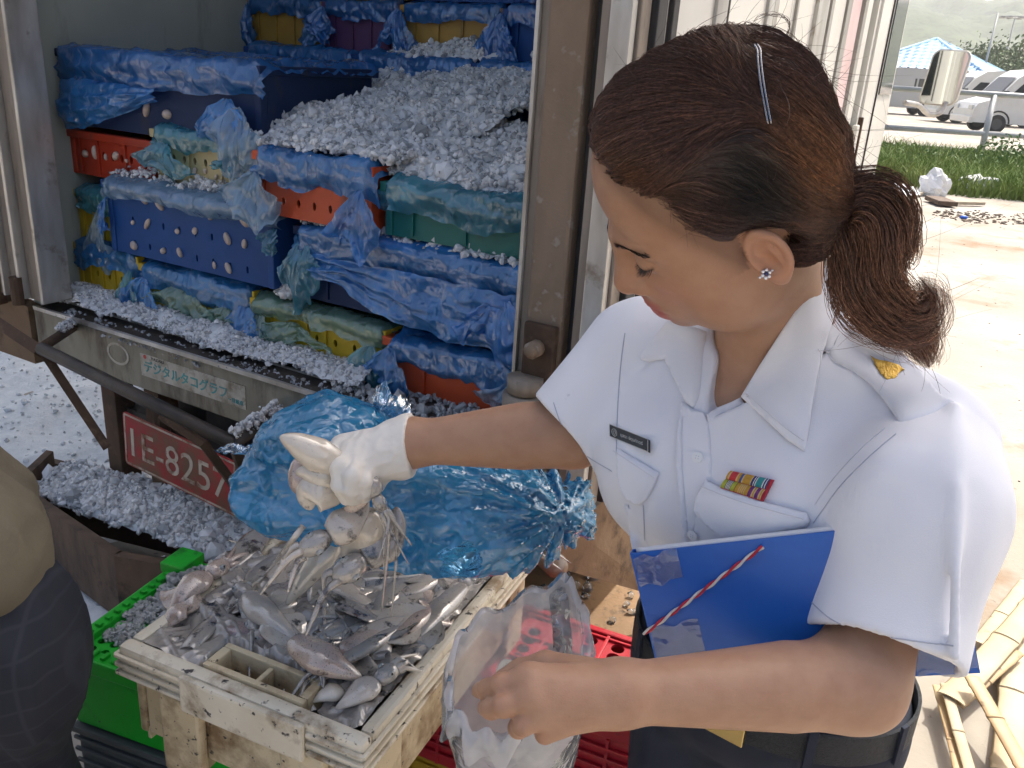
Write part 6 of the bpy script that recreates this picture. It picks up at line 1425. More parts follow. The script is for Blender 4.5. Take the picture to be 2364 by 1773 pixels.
# ================================================================== blue bag over the far end of the tray
F_bag = film("bright_blue_bag_film", (.04, .43, .78), .34, .5, .26, .10, 24, .85, (1, 1, 1))
bagc = [(atD(700, 1000, 1.27), (.095, .065, .082)), (atD(635, 1060, 1.26), (.055, .05, .038)), (atD(785, 975, 1.30), (.07, .055, .055)), (atD(940, 1080, 1.25), (.11, .07, .068)), (atD(1070, 1095, 1.24), (.085, .05, .036)), (atD(1140, 1105, 1.235), (.05, .035, .026)), (atD(845, 1035, 1.26), (.12, .07, .075)), (atD(990, 1140, 1.215), (.10, .05, .028))]
MOUTH = atD(1215, 1095, 1.235)
def bag_sdf(p):
    d = None
    for c, r in bagc:
        e = sd_ell(p-c, (0, 0, 0), r); d = e if d is None else smin(d, e, .05)
    w = ridge(p*np.array([8, 8, 13]), 31, 2)*.0085+ridge(np.stack([p[:, 0]*11+p[:, 2]*9, p[:, 1]*14, p[:, 2]*30-p[:, 0]*12], -1), 37, 4)*.0070
    v_ = p-MOUTH; uu_ = v_@_r; vv_ = v_@_u; ww_ = v_@_fw; th_ = np.arctan2(vv_, -uu_); rr_ = np.hypot(uu_, vv_)
    w = w*.8+ridge(np.stack([th_*7, rr_*4, ww_*8], -1), 53, 3)*.010*np.exp(-rr_/.35)
    w = w*1.15+.022*vnoise(p*np.array([7, 7, 9]), 71)+.012*vnoise(p*np.array([15, 15, 19]), 72)
    return (d-w)*.65
lo = np.array([c-np.array(r) for c, r in bagc]).min(0)-.04; hi = np.array([c+np.array(r) for c, r in bagc]).max(0)+.04
GV, GF = surfnet(bag_sdf, lo, hi, .0045, 1.4)
bag = thing("blue_plastic_bag", "crumpled bright blue plastic bag lying over the far end of the tray", "bag", tuple(atD(880, 1100, 1.25)))
from_vf("bag_film", GV, GF, F_bag, bag, True)
F_bagc = film("bright_blue_bag_mouth", (.14, .50, .82), .5, .45, .28, .10, 40, 1.0)
def mouth(q0, q1, t, L, seed):
    a = atD(*q0, t); b_ = atD(*q1, t); ax = b_-a
    def fn(u, v):
        s_ = (u-.5)*2; d = atD(1225, 1085, t-.02)-atD(1130, 1090, t); d /= np.linalg.norm(d)
        p = a+np.outer(u, ax)+np.outer(v*L*(1+.35*vnoise(np.c_[u*6, 0*u, 0*u], seed)), d)
        p = p+np.outer(.010*np.sin(u*22+seed)*(.3+v)+.006*ridge(np.c_[u*7, v*5, 0*u], seed, 2), -_fw)+np.outer(.006*np.cos(u*17+seed)*v, [0, 0, 1])
        return p
    sheet("bag_mouth", fn, 46, 24, F_bagc, bag, False)
mouth((1120, 1045), (1135, 1168), 1.235, .062, 3); mouth((1110, 1060), (1120, 1150), 1.215, .055, 9); mouth((1105, 1010), (1140, 1110), 1.26, .05, 15)
tail(tuple(atD(815, 910, 1.29)), -.05, .045, F_bagc, bag, 5, (.02, 0)).location = -Vector(bag.location)
tail(tuple(atD(600, 985, 1.29)), -.012, .05, F_bagc, bag, 6, (-.05, 0)).location = -Vector(bag.location)
# ================================================================== red crate with lid under the tray
m_redc = mat("wet_red_crate_plastic", (.42, .018, .028), .30, (.32, .012, .022), 6, (.3, .7), dirt=(.06, .015, .015), dscale=16, drange=(.6, .72), coat=.2, bump=.1)
RZ = TZ-TH-.036
r_br = atz((1456, 1522), RZ); r_nr = atz((1479, 1672), RZ)
rx_ = -t_x; ry_ = t_y      # crate axes follow the tray: x to the right, y away
rN = r_nr+0; RW, RD = .62, abs((r_br-r_nr)@ry_)+.02
RM = Matrix(((rx_[0], ry_[0], 0, (rN-rx_*RW)[0]), (rx_[1], ry_[1], 0, (rN-rx_*RW)[1]), (0, 0, 1, RZ), (0, 0, 0, 1)))
RD = max(RD, .20)
redc = thing("red_crate", "red plastic crate with a perforated lid under the squid tray", "crate", tuple(RM @ Vector((RW/2, RD/2, -.24))))
lidm = MB(); plate_holes(lidm, RW-.03, RD, 11, 7, .013, .006, lambda i, j: (i*3+j*2) % 5 not in (0,), RM @ Matrix(((1, 0, 0, .015), (0, 0, 1, -.012), (0, -1, 0, 0), (0, 0, 0, 1))), 16)
lid = lidm.build("lid", m_redc, redc)
def rpt(name, boxes, parent=redc, bev=.003):
    mb = MB(RM)
    for b_ in boxes: mb.box(*b_, bev=bev)
    return mb.build(name, m_redc, parent)
print('RD', RD); RY1 = RD
for i in range(12): rpt("lid_rib", [(.013+i*(RW-.03)/11, .019+i*(RW-.03)/11, -.01, RY1-.002, .0005, .005)], lid, .001)
for j in range(0, 10, 3): rpt("lid_rib", [(.014, RW-.014, -.013+j*RD/9, -.008+j*RD/9, .001, .0055)], lid, .001)
rpt("rim", [(-.004, RW+.004, -.028, -.0125, -.03, .006)]); rpt("rim", [(-.004, RW+.004, RY1, RY1+.015, -.03, .006)]); rpt("rim", [(-.004, .0135, -.012, RY1-.0005, -.03, .0055)]); rpt("rim", [(RW-.0145, RW+.004, -.012, RY1-.0005, -.03, .0055)])
rpt("wall", [(.004, RW-.004, -.020, -.014, -.24, -.031)]); rpt("wall", [(.004, RW-.004, RY1, RY1+.006, -.24, -.031)]); rpt("wall", [(.002, .010, -.0135, RY1-.001, -.24, -.031)]); rpt("wall", [(RW-.010, RW-.002, -.0135, RY1-.001, -.24, -.031)])
for z in np.arange(-.055, -.23, -.022):
    rpt("rib", [(-.002, RW+.002, -.027, -.0205, z-.003, z+.003)], bev=.001); rpt("rib", [(RW-.0015, RW+.005, -.026, RY1+.006, z-.003, z+.003)], bev=.001)
for k in range(9): rpt("rib", [(.05+k*.065, .056+k*.065, -.0255, -.0205, -.235, -.035)], bev=.001)
for k in range(14): rpt("stud", [(RW-.05+.012*(k % 4), RW-.045+.012*(k % 4), RY1-.05+.013*(k//4), RY1-.045+.013*(k//4), .006, .010)], lid, .001)
# crates below
m_yl = plastic("wet_yellow_crate", (.50, .32, .03)); m_dg = plastic("dark_grey_crate_plastic", (.10, .115, .12)); m_db = plastic("dark_blue_crate_plastic", (.01, .03, .10))
def lowcrate(name, label, M, w, d, z0, z1, m, group=None):
    e = thing(name, label, "crate", tuple(M @ Vector((w/2, d/2, z0-M.translation.z))), None, group)
    def p(n, b_, par=e, bev=.003): return MB(Matrix(M)).box(*b_[:4], b_[4]-M.translation.z, b_[5]-M.translation.z, bev=bev).build(n, m, par)
    p("wall", (0, w, 0, .008, z0, z1)); p("wall", (0, w, d-.008, d, z0, z1)); p("wall", (0, .008, .0085, d-.0085, z0, z1)); p("wall", (w-.008, w, .0085, d-.0085, z0, z1)); p("floor", (.0085, w-.0085, .0085, d-.0085, z0+.004, z0+.012))
    p("rim", (-.008, w+.008, -.008, .010, z1, z1+.014)); p("rim", (-.008, w+.008, d-.010, d+.008, z1, z1+.014)); p("rim", (-.008, .010, .0105, d-.0105, z1, z1+.0135)); p("rim", (w-.010, w+.008, .0105, d-.0105, z1, z1+.0135))
    n = max(2, int((z1-z0)/.025))
    for k in range(n):
        z = z0+(k+.5)*(z1-z0)/n; p("rib", (-.006, w+.006, -.006, -.0005, z-.003, z+.003), bev=.001); p("rib", (w+.0005, w+.006, .0, d, z-.003, z+.003), bev=.001)
    return e
lowcrate("yellow_crate", "yellow crate at the very bottom under the red lidded crate", RM, RW-.02, RY1, .004, RZ-.258, m_yl)
# ================================================================== green crate and what stands round it
m_grn = mat("bright_green_crate_plastic", (.012, .42, .028), .42, (.008, .33, .02), 5, (.3, .7), dirt=(.01, .09, .015), dscale=14, drange=(.58, .72), spots=(.02, .07, .02), sscale=60, srange=(.68, .73), bump=.1)
GZ = .50
g0 = atzD(143, 1398, GZ); g1 = atzD(470, 1508, GZ); g2 = atzD(252, 1185, GZ)
gx_ = g1-g0; gx_ /= np.linalg.norm(gx_); gy_ = np.array([-gx_[1], gx_[0], 0]); GW = .40; GD = abs((g2-g0)@gy_)+.02
GM = Matrix(((gx_[0], gy_[0], 0, g0[0]), (gx_[1], gy_[1], 0, g0[1]), (0, 0, 1, GZ), (0, 0, 0, 1)))
grn = thing("green_crate", "bright green plastic crate with wet ice on its grid lid, left of the tray", "crate", tuple(GM @ Vector((GW/2, GD/2, -.16))))
def gp(name, b_, parent=grn, bev=.004, m=m_grn): return MB(GM).box(*b_, bev=bev).build(name, m, parent)
gp("wall", (0, GW, 0, .01, -.155, -.03)); gp("wall", (0, GW, GD-.01, GD, -.155, -.03)); gp("wall", (0, .01, .0105, GD-.0105, -.155, -.03)); gp("wall", (GW-.01, GW, .0105, GD-.0105, -.155, -.03))
gp("rim", (-.012, GW+.012, -.012, .014, -.03, .0)); gp("rim", (-.012, GW+.012, GD-.014, GD+.012, -.03, .0)); gp("rim", (-.012, .014, .0145, GD-.0145, -.03, -.0005)); gp("rim", (GW-.014, GW+.012, .0145, GD-.0145, -.03, -.0005))
glid = MB(); plate_holes(glid, GW-.03, GD-.03, 14, 12, .0075, .006, lambda i, j: True, GM @ Matrix(((1, 0, 0, .015), (0, 0, 1, .015), (0, -1, 0, -.012), (0, 0, 0, 1))), 8); glid.build("grid_lid", m_grn, grn)
for k in range(18): gp("rim_tooth", (.01+k*.0215, .018+k*.0215, -.004, .012, .0005, .006), bev=.001)
for k in range(14): gp("rim_tooth", (.0, .012, .02+k*.0215, .028+k*.0215, .0005, .006), bev=.001); gp("rim_tooth", (.01+k*.024, .018+k*.024, GD-.012, GD+.004, .0005, .006), bev=.001)
gp("corner_stop", (-.014, .04, GD-.05, GD+.014, .0005, .022)); gp("corner_stop", (.10, .24, GD-.012, GD+.014, .0062, .03), bev=.003)
ice_heap("grey wet ice melting on the green crate's lid", lambda u, v: (lambda X: TGM(X))(np.c_[.02+(GW-.03)*u, .03+(GD-.04)*v, -.006+.035*np.sin(np.pi*np.clip(u, 0, 1))*np.clip(v*1.6, 0, 1)+.012*fbm(np.c_[u*6, v*6, 0*u], 3)]), 2600, .0062, 31, m_ice_g, base=False) if False else None
def TGM(X): return X@np.array(GM.to_3x3()).T+np.array(GM.translation)
ice_heap("grey wet ice melting on the green crate's lid", lambda u, v: TGM(np.c_[.02+(GW-.03)*u, .05+(GD-.06)*v, -.012+.030*np.sin(np.pi*np.clip(.1+.8*u, 0, 1))*np.clip(v*1.8, 0, 1)+.012*fbm(np.c_[u*6, v*6, 0*u], 3)]), 5200, .0068, 31, m_ice_g, base=False)
for k, (z0, z1, m, lab) in enumerate(((.20, .325, m_dg, "dark grey ribbed crate right under the green crate"), (.02, .19, m_db, "dark blue crate at the bottom under the grey ribbed crate"))):
    lowcrate("crate", lab, GM, GW-.01, GD, z0, z1, m)
# ------------------------------------------------------------------ trough of ice beside the truck
t0, t1, t2, t3 = atzD(102, 985, .26), atzD(30, 1052, .22), atzD(245, 1200, .22), atzD(545, 1085, .26)
tro = thing("ice_trough", "brown wooden trough heaped with crushed ice behind the green crate", "trough", tuple((t0+t2)/2*np.array([1, 1, 0])))
def board(a, b_, h0, h1, th, name):
    d = b_-a; d[2] = 0; d /= np.linalg.norm(d); n = np.array([-d[1], d[0], 0])*th
    V = [a+np.array([0, 0, -h0]), b_+np.array([0, 0, -h0]), b_+np.array([0, 0, h1]), a+np.array([0, 0, h1])]; V = V+[v+n for v in V]
    return from_vf(name, V, [(0,1,2,3), (7,6,5,4), (0,4,5,1), (2,6,7,3), (1,5,6,2), (0,3,7,4)], m_wood, tro)
board(t1.copy(), t2.copy(), .20, .0, .025, "side_board"); board(t0.copy(), t1.copy(), .22, .02, .025, "end_board"); board(t0.copy(), t3.copy(), .24, -.02, .025, "side_board")
t2b = t2+np.array([.5, -.1, 0]); board(t2.copy(), t2b.copy(), .20, .0, .025, "side_board")
ice_heap("crushed ice heaped in the brown trough", quad_surf(t1+np.array([.03, .02, -.03]), t2+np.array([.35, -.02, -.02]), t3+np.array([.22, -.05, .0]), t0+np.array([.06, .0, -.02]), .045, .02, 12, 7), 5200, .0105, 32, lumps=.05)
ice_heap("white ice slush spread on the ground at the left of the truck", lambda u, v: np.c_[-3.6+2.6*u, 1.75+3.2*v, .012+.02*fbm(np.c_[u*14, v*14, 0*u], 6)], 5200, .011, 33, nu=60, nv=60, mats=m_ice)
# ------------------------------------------------------------------ bystander at the left edge
m_khaki = mat("khaki_work_shirt", (.15, .128, .088), .85, (.105, .09, .062), 9, (.3, .7), bump=.35, bscale=120)
m_check = None
def check_mat():
    m, nt, out = _nt("dark_navy_checked_cloth"); b = nt.nodes.new("ShaderNodeBsdfPrincipled"); nt.links.new(b.outputs[0], out.inputs[0]); b.inputs['Roughness'].default_value = .85
    tc = nt.nodes.new("ShaderNodeTexCoord"); fs = []
    for d in ('X', 'Z'):
        w = nt.nodes.new("ShaderNodeTexWave"); w.bands_direction = d; w.inputs['Scale'].default_value = 9 if d == 'X' else 9; w.inputs['Distortion'].default_value = .6; w.inputs['Detail'].default_value = 1; nt.links.new(tc.outputs['Object'], w.inputs[0]); fs.append(_ramp(nt, w.outputs[1], .93, 1.0))
    c = _mix(nt, fs[0], (.010, .013, .022), (.018, .022, .034)); c = _mix(nt, fs[1], c, (.018, .022, .034)); nt.links.new(c, b.inputs[0]); return m
m_check = check_mat()
mc = np.array([-.790, .93, 0])
man = thing("person", "bystander at the left edge in khaki shirt and dark checked trousers", "person", tuple(mc))
def P_(x, y, z): return mc+np.array([x, y, z])
def man_trou(p):
    d = sd_ell(p-P_(0, 0, .84), (0, 0, 0), (.185, .14, .14))
    for s in (-1, 1): d = smin(d, sd_cone(p, P_(.09*s, 0, .76), P_(.10*s, .01, .42), .105, .085), .03); d = smin(d, sd_cone(p, P_(.10*s, .01, .42), P_(.11*s, .0, .07), .085, .075), .03)
    d = smin(d, sd_ell(p-P_(.185, -.02, .70), (0, 0, 0), (.06, .08, .11)), .07)
    return d+.006*vnoise(p*np.array([14, 14, 5]), 4)-.007*ridge(np.stack([p[:, 0]*16+p[:, 2]*3, p[:, 1]*16, p[:, 2]*3.5], -1), 5, 2)
V_, F_ = surfnet(man_trou, P_(-.3, -.28, .03), P_(.32, .28, 1.02), .008); from_vf("trousers", V_, F_, m_check, man, True)
def man_shirt(p):
    p = p.copy(); h_ = np.maximum(p[:, 2]-.90, 0); p[:, 0] += h_*.75; p[:, 1] -= h_*.1
    d = sd_ell(p-P_(0, 0, 1.12), (0, 0, 0), (.175, .14, .32)); d = smin(d, sd_cone(p, P_(-.17, 0, 1.36), P_(.17, 0, 1.36), .075, .075), .06); d = smin(d, sd_ell(p-P_(-.01, -.01, .90), (0, 0, 0), (.185, .155, .14)), .06)
    for s in (-1, 1): d = smin(d, sd_cone(p, P_(.19*s, 0, 1.36), P_(-.24, .03, 1.12) if s < 0 else P_(.04, .08, 1.2), .07, .065), .04)
    d = smin(d, sd_ell(p-P_(.015, -.02, .83), (0, 0, 0), (.195, .165, .14)), .05); d = smax(d, .765-p[:, 2]+.03*np.sin((p[:, 0]-mc[0])*5), .004);
    return d+.006*vnoise(p*np.array([12, 12, 7]), 7)-.010*ridge(np.stack([p[:, 0]*12+p[:, 2]*9, p[:, 1]*14, p[:, 2]*5], -1), 9, 2)
V_, F_ = surfnet(man_shirt, P_(-.8, -.28, .70), P_(.30, .4, 1.5), .009); from_vf("shirt", V_, F_, m_khaki, man, True)
def man_body(p):
    p = p.copy(); h_ = np.maximum(p[:, 2]-.90, 0); p[:, 0] += h_*.75; p[:, 1] -= h_*.1
    d = sd_ell(p-P_(0, .01, 1.62), (0, 0, 0), (.075, .095, .115)); d = smin(d, sd_ell(p-P_(0, .06, 1.57), (0, 0, 0), (.055, .05, .06)), .03); d = smin(d, sd_ell(p-P_(0, .112, 1.60), (0, 0, 0), (.013, .016, .018)), .015)
    d = smin(d, sd_cone(p, P_(0, -.01, 1.56), P_(0, -.01, 1.40), .055, .06), .03)
    for s in (-1, 1):
        d = smin(d, sd_ell(p-P_(.078*s, -.005, 1.60), (0, 0, 0), (.01, .02, .03)), .008)
        eb = P_(.25*s, .04, 1.08) if s < 0 else P_(-.02, .12, 1.14); d = smin(d, sd_cone(p, P_(.19*s, 0, 1.36), eb, .045, .04), .03); d = smin(d, sd_cone(p, eb, P_(.21*s-.50*(s > 0), .26, .98), .04, .028), .02)
        d = smin(d, sd_ell(p-P_(.20*s-.50*(s > 0), .31, .965), (0, 0, 0), (.035, .045, .018)), .02)
        for k in range(4): d = smin(d, sd_cone(p, P_(.20*s-.50*(s > 0)+(k-1.5)*.017, .34, .962), P_(.195*s-.50*(s > 0)+(k-1.5)*.015, .40-.01*abs(k-1.5), .94), .009, .007), .006)
        d = smin(d, sd_cone(p, P_(.18*s-.50*(s > 0), .29, .96), P_(.15*s-.50*(s > 0), .33, .94), .011, .008), .008)
    return d
V_, F_ = surfnet(man_body, P_(-1.2, -.16, .88), P_(.36, .6, 1.78), .008); o = from_vf("body", V_, F_, m_skin, man, True); set_col(o, np.tile(np.array([.33, .18, .11]), (len(V_), 1)))
def man_hair(p):
    p = p.copy(); h_ = np.maximum(p[:, 2]-.90, 0); p[:, 0] += h_*.75; p[:, 1] -= h_*.1
    return smax(sd_ell(p-P_(0, -.005, 1.645), (0, 0, 0), (.086, .104, .105)), (p[:, 1]-mc[1]-.05)*.8-(p[:, 2]-1.66), .02)
V_, F_ = surfnet(man_hair, P_(-.85, -.14, 1.5), P_(-.30, .3, 1.78), .008); o = from_vf("hair", V_, F_, m_hair, man, True); set_col(o, np.tile(np.array([.02, .015, .012]), (len(V_), 1)))
for s in (-1, 1):
    def sh(p, s=s): return smax(sd_ell(p-P_(.11*s, .05, .035), (0, 0, 0), (.05, .13, .05)), .004-p[:, 2], .006)
    V_, F_ = surfnet(sh, P_(.11*s-.08, -.12, 0), P_(.11*s+.08, .22, .12), .008); from_vf("shoe", V_, F_, m_shoe, man, True)
# ================================================================== white bag with squid in the bare hand
F_wh = film("clear_white_bag_film", (.82, .82, .84), .46, .55, .06, .25, 22, .45, (1, 1, 1))
wb = thing("plastic_bag", "clear white plastic bag with squid inside, held open by her bare hand", "bag", tuple(atD(1120, 1600, .86)))
OP = [(1226, 1270, .885), (1180, 1282, .91), (1115, 1300, .925), (1045, 1335, .925), (1005, 1385, .905), (985, 1450, .865), (985, 1510, .82), (1015, 1560, .785), (1060, 1575, .768), (1110, 1560, .775), (1160, 1500, .785), (1215, 1450, .80), (1245, 1420, .82), (1250, 1350, .85)]
OP = np.array([atD(*q) for q in OP]); OPc = np.vstack([OP[-2:], OP, OP[:3]]); ring = spline(OPc, 17*6)[12:12+14*6]; nr = len(ring)
MID1 = [(1235, 1430, .90), (1190, 1440, .92), (1120, 1450, .94), (1050, 1470, .935), (1000, 1500, .915), (975, 1540, .88), (978, 1585, .845), (1010, 1625, .815), (1060, 1645, .80), (1120, 1645, .80), (1180, 1620, .81), (1225, 1580, .825), (1250, 1540, .845), (1252, 1480, .87)]
BOT = [(1200, 1640, .93), (1170, 1650, .94), (1120, 1655, .95), (1070, 1665, .945), (1030, 1680, .93), (1010, 1705, .905), (1015, 1730, .88), (1040, 1755, .865), (1080, 1765, .86), (1125, 1765, .86), (1170, 1750, .865), (1205, 1725, .875), (1222, 1700, .89), (1222, 1665, .91)]
rings = [OP, np.array([atD(*q) for q in MID1]), np.array([atD(*q) for q in BOT])]; rings.append(rings[2].mean(0)+(rings[2]-rings[2].mean(0))*.55+np.array([0, 0, -.035]))
RR = [spline(np.vstack([r[-2:], r, r[:3]]), 17*6)[12:12+14*6] for r in rings]; NVb = 40
ctrl = np.stack(RR, 0); tt = np.linspace(0, 3, NVb); VV = []
for t in tt:
    i = min(int(t), 2); f = t-i; g = lambda k: ctrl[np.clip(k, 0, 3)]
    a_, b_, c_, d_ = g(i-1), g(i), g(i+1), g(i+2); VV.append(.5*(2*b_+(c_-a_)*f+(2*a_-5*b_+4*c_-d_)*f*f+(-a_+3*b_-3*c_+d_)*f**3))
VV = np.array(VV); cen = VV.mean(1, keepdims=True); dirn = VV-cen; dirn /= np.linalg.norm(dirn, axis=2, keepdims=True)
w = ridge((VV*np.array([22, 22, 30])).reshape(-1, 3), 61, 3).reshape(VV.shape[:2]); VV = VV+dirn*(w*.0035)[..., None]
VV[0] += (np.array([0, 0, 1.0])*(.006*np.sin(np.arange(nr)*.9)+.005*np.sin(np.arange(nr)*.37))[:, None])
from_vf("bag_film", VV.reshape(-1, 3), grid_faces(NVb, nr, True), F_wh, wb, True)
# folded lip round the mouth
lip = VV[0]; out_ = lip-lip.mean(0); out_ /= np.linalg.norm(out_, axis=1)[:, None]
LV = np.stack([lip, lip+out_*.006+np.array([0, 0, .004]), lip+out_*.010+np.array([0, 0, -.010])+out_*(.004*np.sin(np.arange(nr)*1.3))[:, None], lip+out_*.009+np.array([0, 0, -.026])+out_*(.005*np.sin(np.arange(nr)*.8))[:, None]], 0)
from_vf("bag_lip", LV.reshape(-1, 3), grid_faces(4, nr, True), F_wh, wb, True)
squid("pale squid inside the white bag behind the bare fingers", [S3(1160, 1525, .865), S3(1168, 1545, .855), S3(1180, 1575, .845), S3(1195, 1610, .84)], .022, 3, head=False, fin=False, nrm=-_fw, group="squid in the white bag")
squid("second pale squid inside the white bag, to the right", [S3(1218, 1530, .875), S3(1222, 1550, .865), S3(1228, 1580, .855), S3(1235, 1610, .85)], .019, 3, head=False, fin=False, nrm=-_fw, group="squid in the white bag")
squid("grey squid at the bottom of the white bag", [S3(1130, 1745, .875), S3(1170, 1735, .865), S3(1220, 1725, .865), S3(1270, 1720, .87)], .026, 1, head=False, fin=False, nrm=-_fw, group="squid in the white bag")
# ================================================================== background to the right
zb = lambda x, y: (1950+x/3.32, y/3.32)
m_galv = mat("galvanised_rail", (.42, .43, .43), .5, (.34, .35, .35), 3, metal=.3)
m_van = mat("white_van_paint", (.74, .74, .71), .25, (.66, .66, .62), 1.5, coat=.4); m_tint = mat("tinted_glass", (.03, .035, .04), .08, spec=.7)
pb = atz(zb(1040, 1185), 0); T0 = proj(pb)[2]
rail = thing("metal_railing", "grey metal railing with two rails along the far side of the grass strip", "railing", tuple(pb))
MB().tube([pb, at(zb(1148, 735), T0)], .075, 8).build("post", m_galv, rail, True)
MB().tube([at(zb(300, 672), T0), at(zb(2400, 800), T0)], .065, 8).build("top_rail", m_galv, rail, True)
MB().tube([at(zb(300, 975), T0), at(zb(2400, 1110), T0)], .065, 8).build("lower_rail", m_galv, rail, True)
dq = at(zb(2400, 800), T0)-at(zb(300, 672), T0); dq /= np.linalg.norm(dq)
for s in (-3.4, 3.4, 6.8):
    p = pb+dq*s; MB().tube([p*np.array([1, 1, 0]), at(zb(1148, 735), T0)+dq*s], .075, 8).build("post", m_galv, rail, True)
# kerb between the grass and the car park
m_kerb = mat("pale_kerb", (.55, .53, .48), .85, (.46, .44, .39), 2)
k0 = pb-dq*5; kd = np.array([dq[0], dq[1], 0]); kd /= np.linalg.norm(kd); kn = np.array([-kd[1], kd[0], 0])
V = [k0+kn*a+kd*l+np.array([0, 0, z]) for l in (-10, 40) for a in (.25, .45) for z in (0, .14)]
props(from_vf("kerb", V, [(0,1,3,2), (4,6,7,5), (0,4,5,1), (2,3,7,6), (0,2,6,4), (1,5,7,3)], m_kerb), kind="structure")
m_lot = mat("pale_car_park", (.50, .49, .46), .85, (.43, .42, .39), .2, (.3, .7))  # car park surface, a paler tone than the ground
V = [k0+kn*a+kd*l+np.array([0, 0, .006]) for a in (.46, 45) for l in (-40, 80)]
props(from_vf("car_park", V, [(0, 1, 3, 2)], m_lot), kind="structure")
# grass strip
m_grass = mat("grass_blades", (.10, .18, .03), .7, (.20, .25, .07), .6, (.3, .7), spec=.2); m_weed = mat("weed_leaves", (.05, .12, .02), .6, (.09, .17, .03), .8)
gA, gB, gC, gD = atz(zb(-150, 1440), 0), atz(zb(1700, 1600), 0), pb+dq*12-kn*.2, pb-dq*9-kn*.2
rng = np.random.default_rng(9); N = 26000
u = rng.random(N)[:, None]; v = rng.random(N)[:, None]**1.1
P = (gA*(1-u)+gB*u)*(1-v)+(gD*(1-u)+gC*u)*v; P[:, 2] = 0
dens = fbm(P*np.array([.6, .6, 0]), 3)+np.clip(v[:, 0]*6-.6, -1, 1); P = P[dens > -.35]; N = len(P)
H_g = rng.uniform(.10, .30, N)*(1+.6*vnoise(P*np.array([.5, .5, 0]), 8)); an = rng.uniform(0, 6.28, N); w = rng.uniform(.008, .016, N); ln = rng.normal(0, .45, (N, 2))*H_g[:, None]
side = np.c_[np.cos(an)*w, np.sin(an)*w, 0*w]; mid = P+np.c_[ln*.35, H_g*.6]; tip = P+np.c_[ln, H_g]
V = np.stack([P-side, P+side, mid+side*.7, mid-side*.7, tip], 1).reshape(-1, 3); i = np.arange(N)[:, None]*5
F = [tuple(f) for f in (i+np.array([[0, 1, 2, 3]]))]+[tuple(f) for f in (i+np.array([[3, 2, 4]]))]
props(from_vf("grass", V, F, m_grass, None, False), "rough green grass growing along the railing", "grass", kind="stuff")
# leafy weeds along the railing
N = 5200; u = rng.random(N)[:, None]; v = rng.uniform(.55, .98, N)[:, None]; P = (gA*(1-u)+gB*u)*(1-v)+(gD*(1-u)+gC*u)*v; hh = .55*np.clip(.6+.5*fbm(P*np.array([.55, .55, 0]), 14), .1, 1.2); P[:, 2] = hh*rng.random(N)**.6
a = rot_rand(N, rng); L = rng.uniform(.03, .075, (N, 1)); q = np.array([(-1, 0, 0), (0, .45, .1), (1, 0, 0), (0, -.45, .1)])
V = (np.einsum('nij,kj->nki', a, q)*L[:, None]+P[:, None]).reshape(-1, 3); F = (np.arange(N)[:, None]*4+np.arange(4))
props(from_vf("weeds", V, F, m_weed, None, False), "leafy green weeds growing thick below the railing", "weeds", kind="stuff")
# litter
m_litter = mat("white_litter_plastic", (.80, .80, .80), .5, (.68, .69, .70), 8, sss=.0)
def blob(name, label, c, r, seed, amp=.35, m=m_litter):
    mb = MB(); mb.sphere((0, 0, 0), 1, 18, 12); V = np.array(mb.V); V = V*(1+amp*fbm(V*2.2, seed, 3))[:, None]*np.array(r); V[:, 2] = np.maximum(V[:, 2], -r[2]*.6)
    e = thing(name, label, "litter", tuple(c)); from_vf("crumpled_plastic", V+c+np.array([0, 0, r[2]*.6]), mb.F, m, e, False); return e
c = atz(zb(665, 1500), 0); blob("plastic_bag", "large white crumpled plastic bag lying in the grass", c, (.19, .15, .21), 3)
c = atz(zb(1020, 1480), 0); blob("plastic_bag", "smaller grey white plastic bag in the grass, right of the large one", c, (.28, .2, .16), 7, .5)
c = atz(zb(385, 1500), 0); blob("plastic_bag", "flat white litter beside the truck's front corner", c, (.3, .25, .1), 9)
m_plank = mat("grey_plank", (.42, .36, .27), .8, (.3, .25, .18), 3, stretch=(1, 8, 8))
def plank(label, a, b, w=.06, h=.04, name="plank", m=None, lift=0.0, cat="plank", grp=None):
    a = np.array(a); b = np.array(b); d = b-a; L = np.linalg.norm(d); x = d/L; y = np.cross([0, 0, 1.0], x); y /= np.linalg.norm(y); z = np.cross(x, y); c = (a+b)/2
    e = thing(name, label, cat, tuple(c), None, grp); M = Matrix(((x[0], y[0], z[0], a[0]), (x[1], y[1], z[1], a[1]), (x[2], y[2], z[2], a[2]+lift), (0, 0, 0, 1)))
    mb = MB(M); mb.box(0, L, -w/2, w/2, 0, h, min(h, w)*.15); mb.build("board", m or m_plank, e); return e
plank("pale plank lying at the edge of the grass by the truck", atz(zb(410, 1540), .02), atz(zb(575, 1490), .02), .1)
plank("thin pale stick lying along the grass edge", atz(zb(800, 1565), .02), atz(zb(1060, 1570), .02), .08)
plank("dark broken board at the edge of the grass", atz(zb(680, 1535), .02), atz(zb(790, 1580), .02), .25, .06, m=m_wood)
m_debris = mat("dark_debris", (.05, .035, .025), .8, (.14, .10, .07), 3, (.4, .6)); rng = np.random.default_rng(4)
N = 900; u = rng.random(N)[:, None]; v = rng.random(N)[:, None]; q0, q1, q2, q3 = atz(zb(420, 1580), 0), atz(zb(1800, 1620), 0), atz((2500, 570), 0), atz((2180, 520), 0); P = (q0*(1-u)+q1*u)*(1-v)+(q3*(1-u)+q2*u)*v
P = P[fbm(P*np.array([1.2, 1.2, 0]), 5) > -.1]; V, F = chunks(P*np.array([1, 1, 0])+np.array([0, 0, .008]), .022, rng); V[:, 2] *= .45
props(from_vf("ground_debris", V, F, m_debris), "dark scraps and dirt scattered before the grass", "debris", kind="stuff")
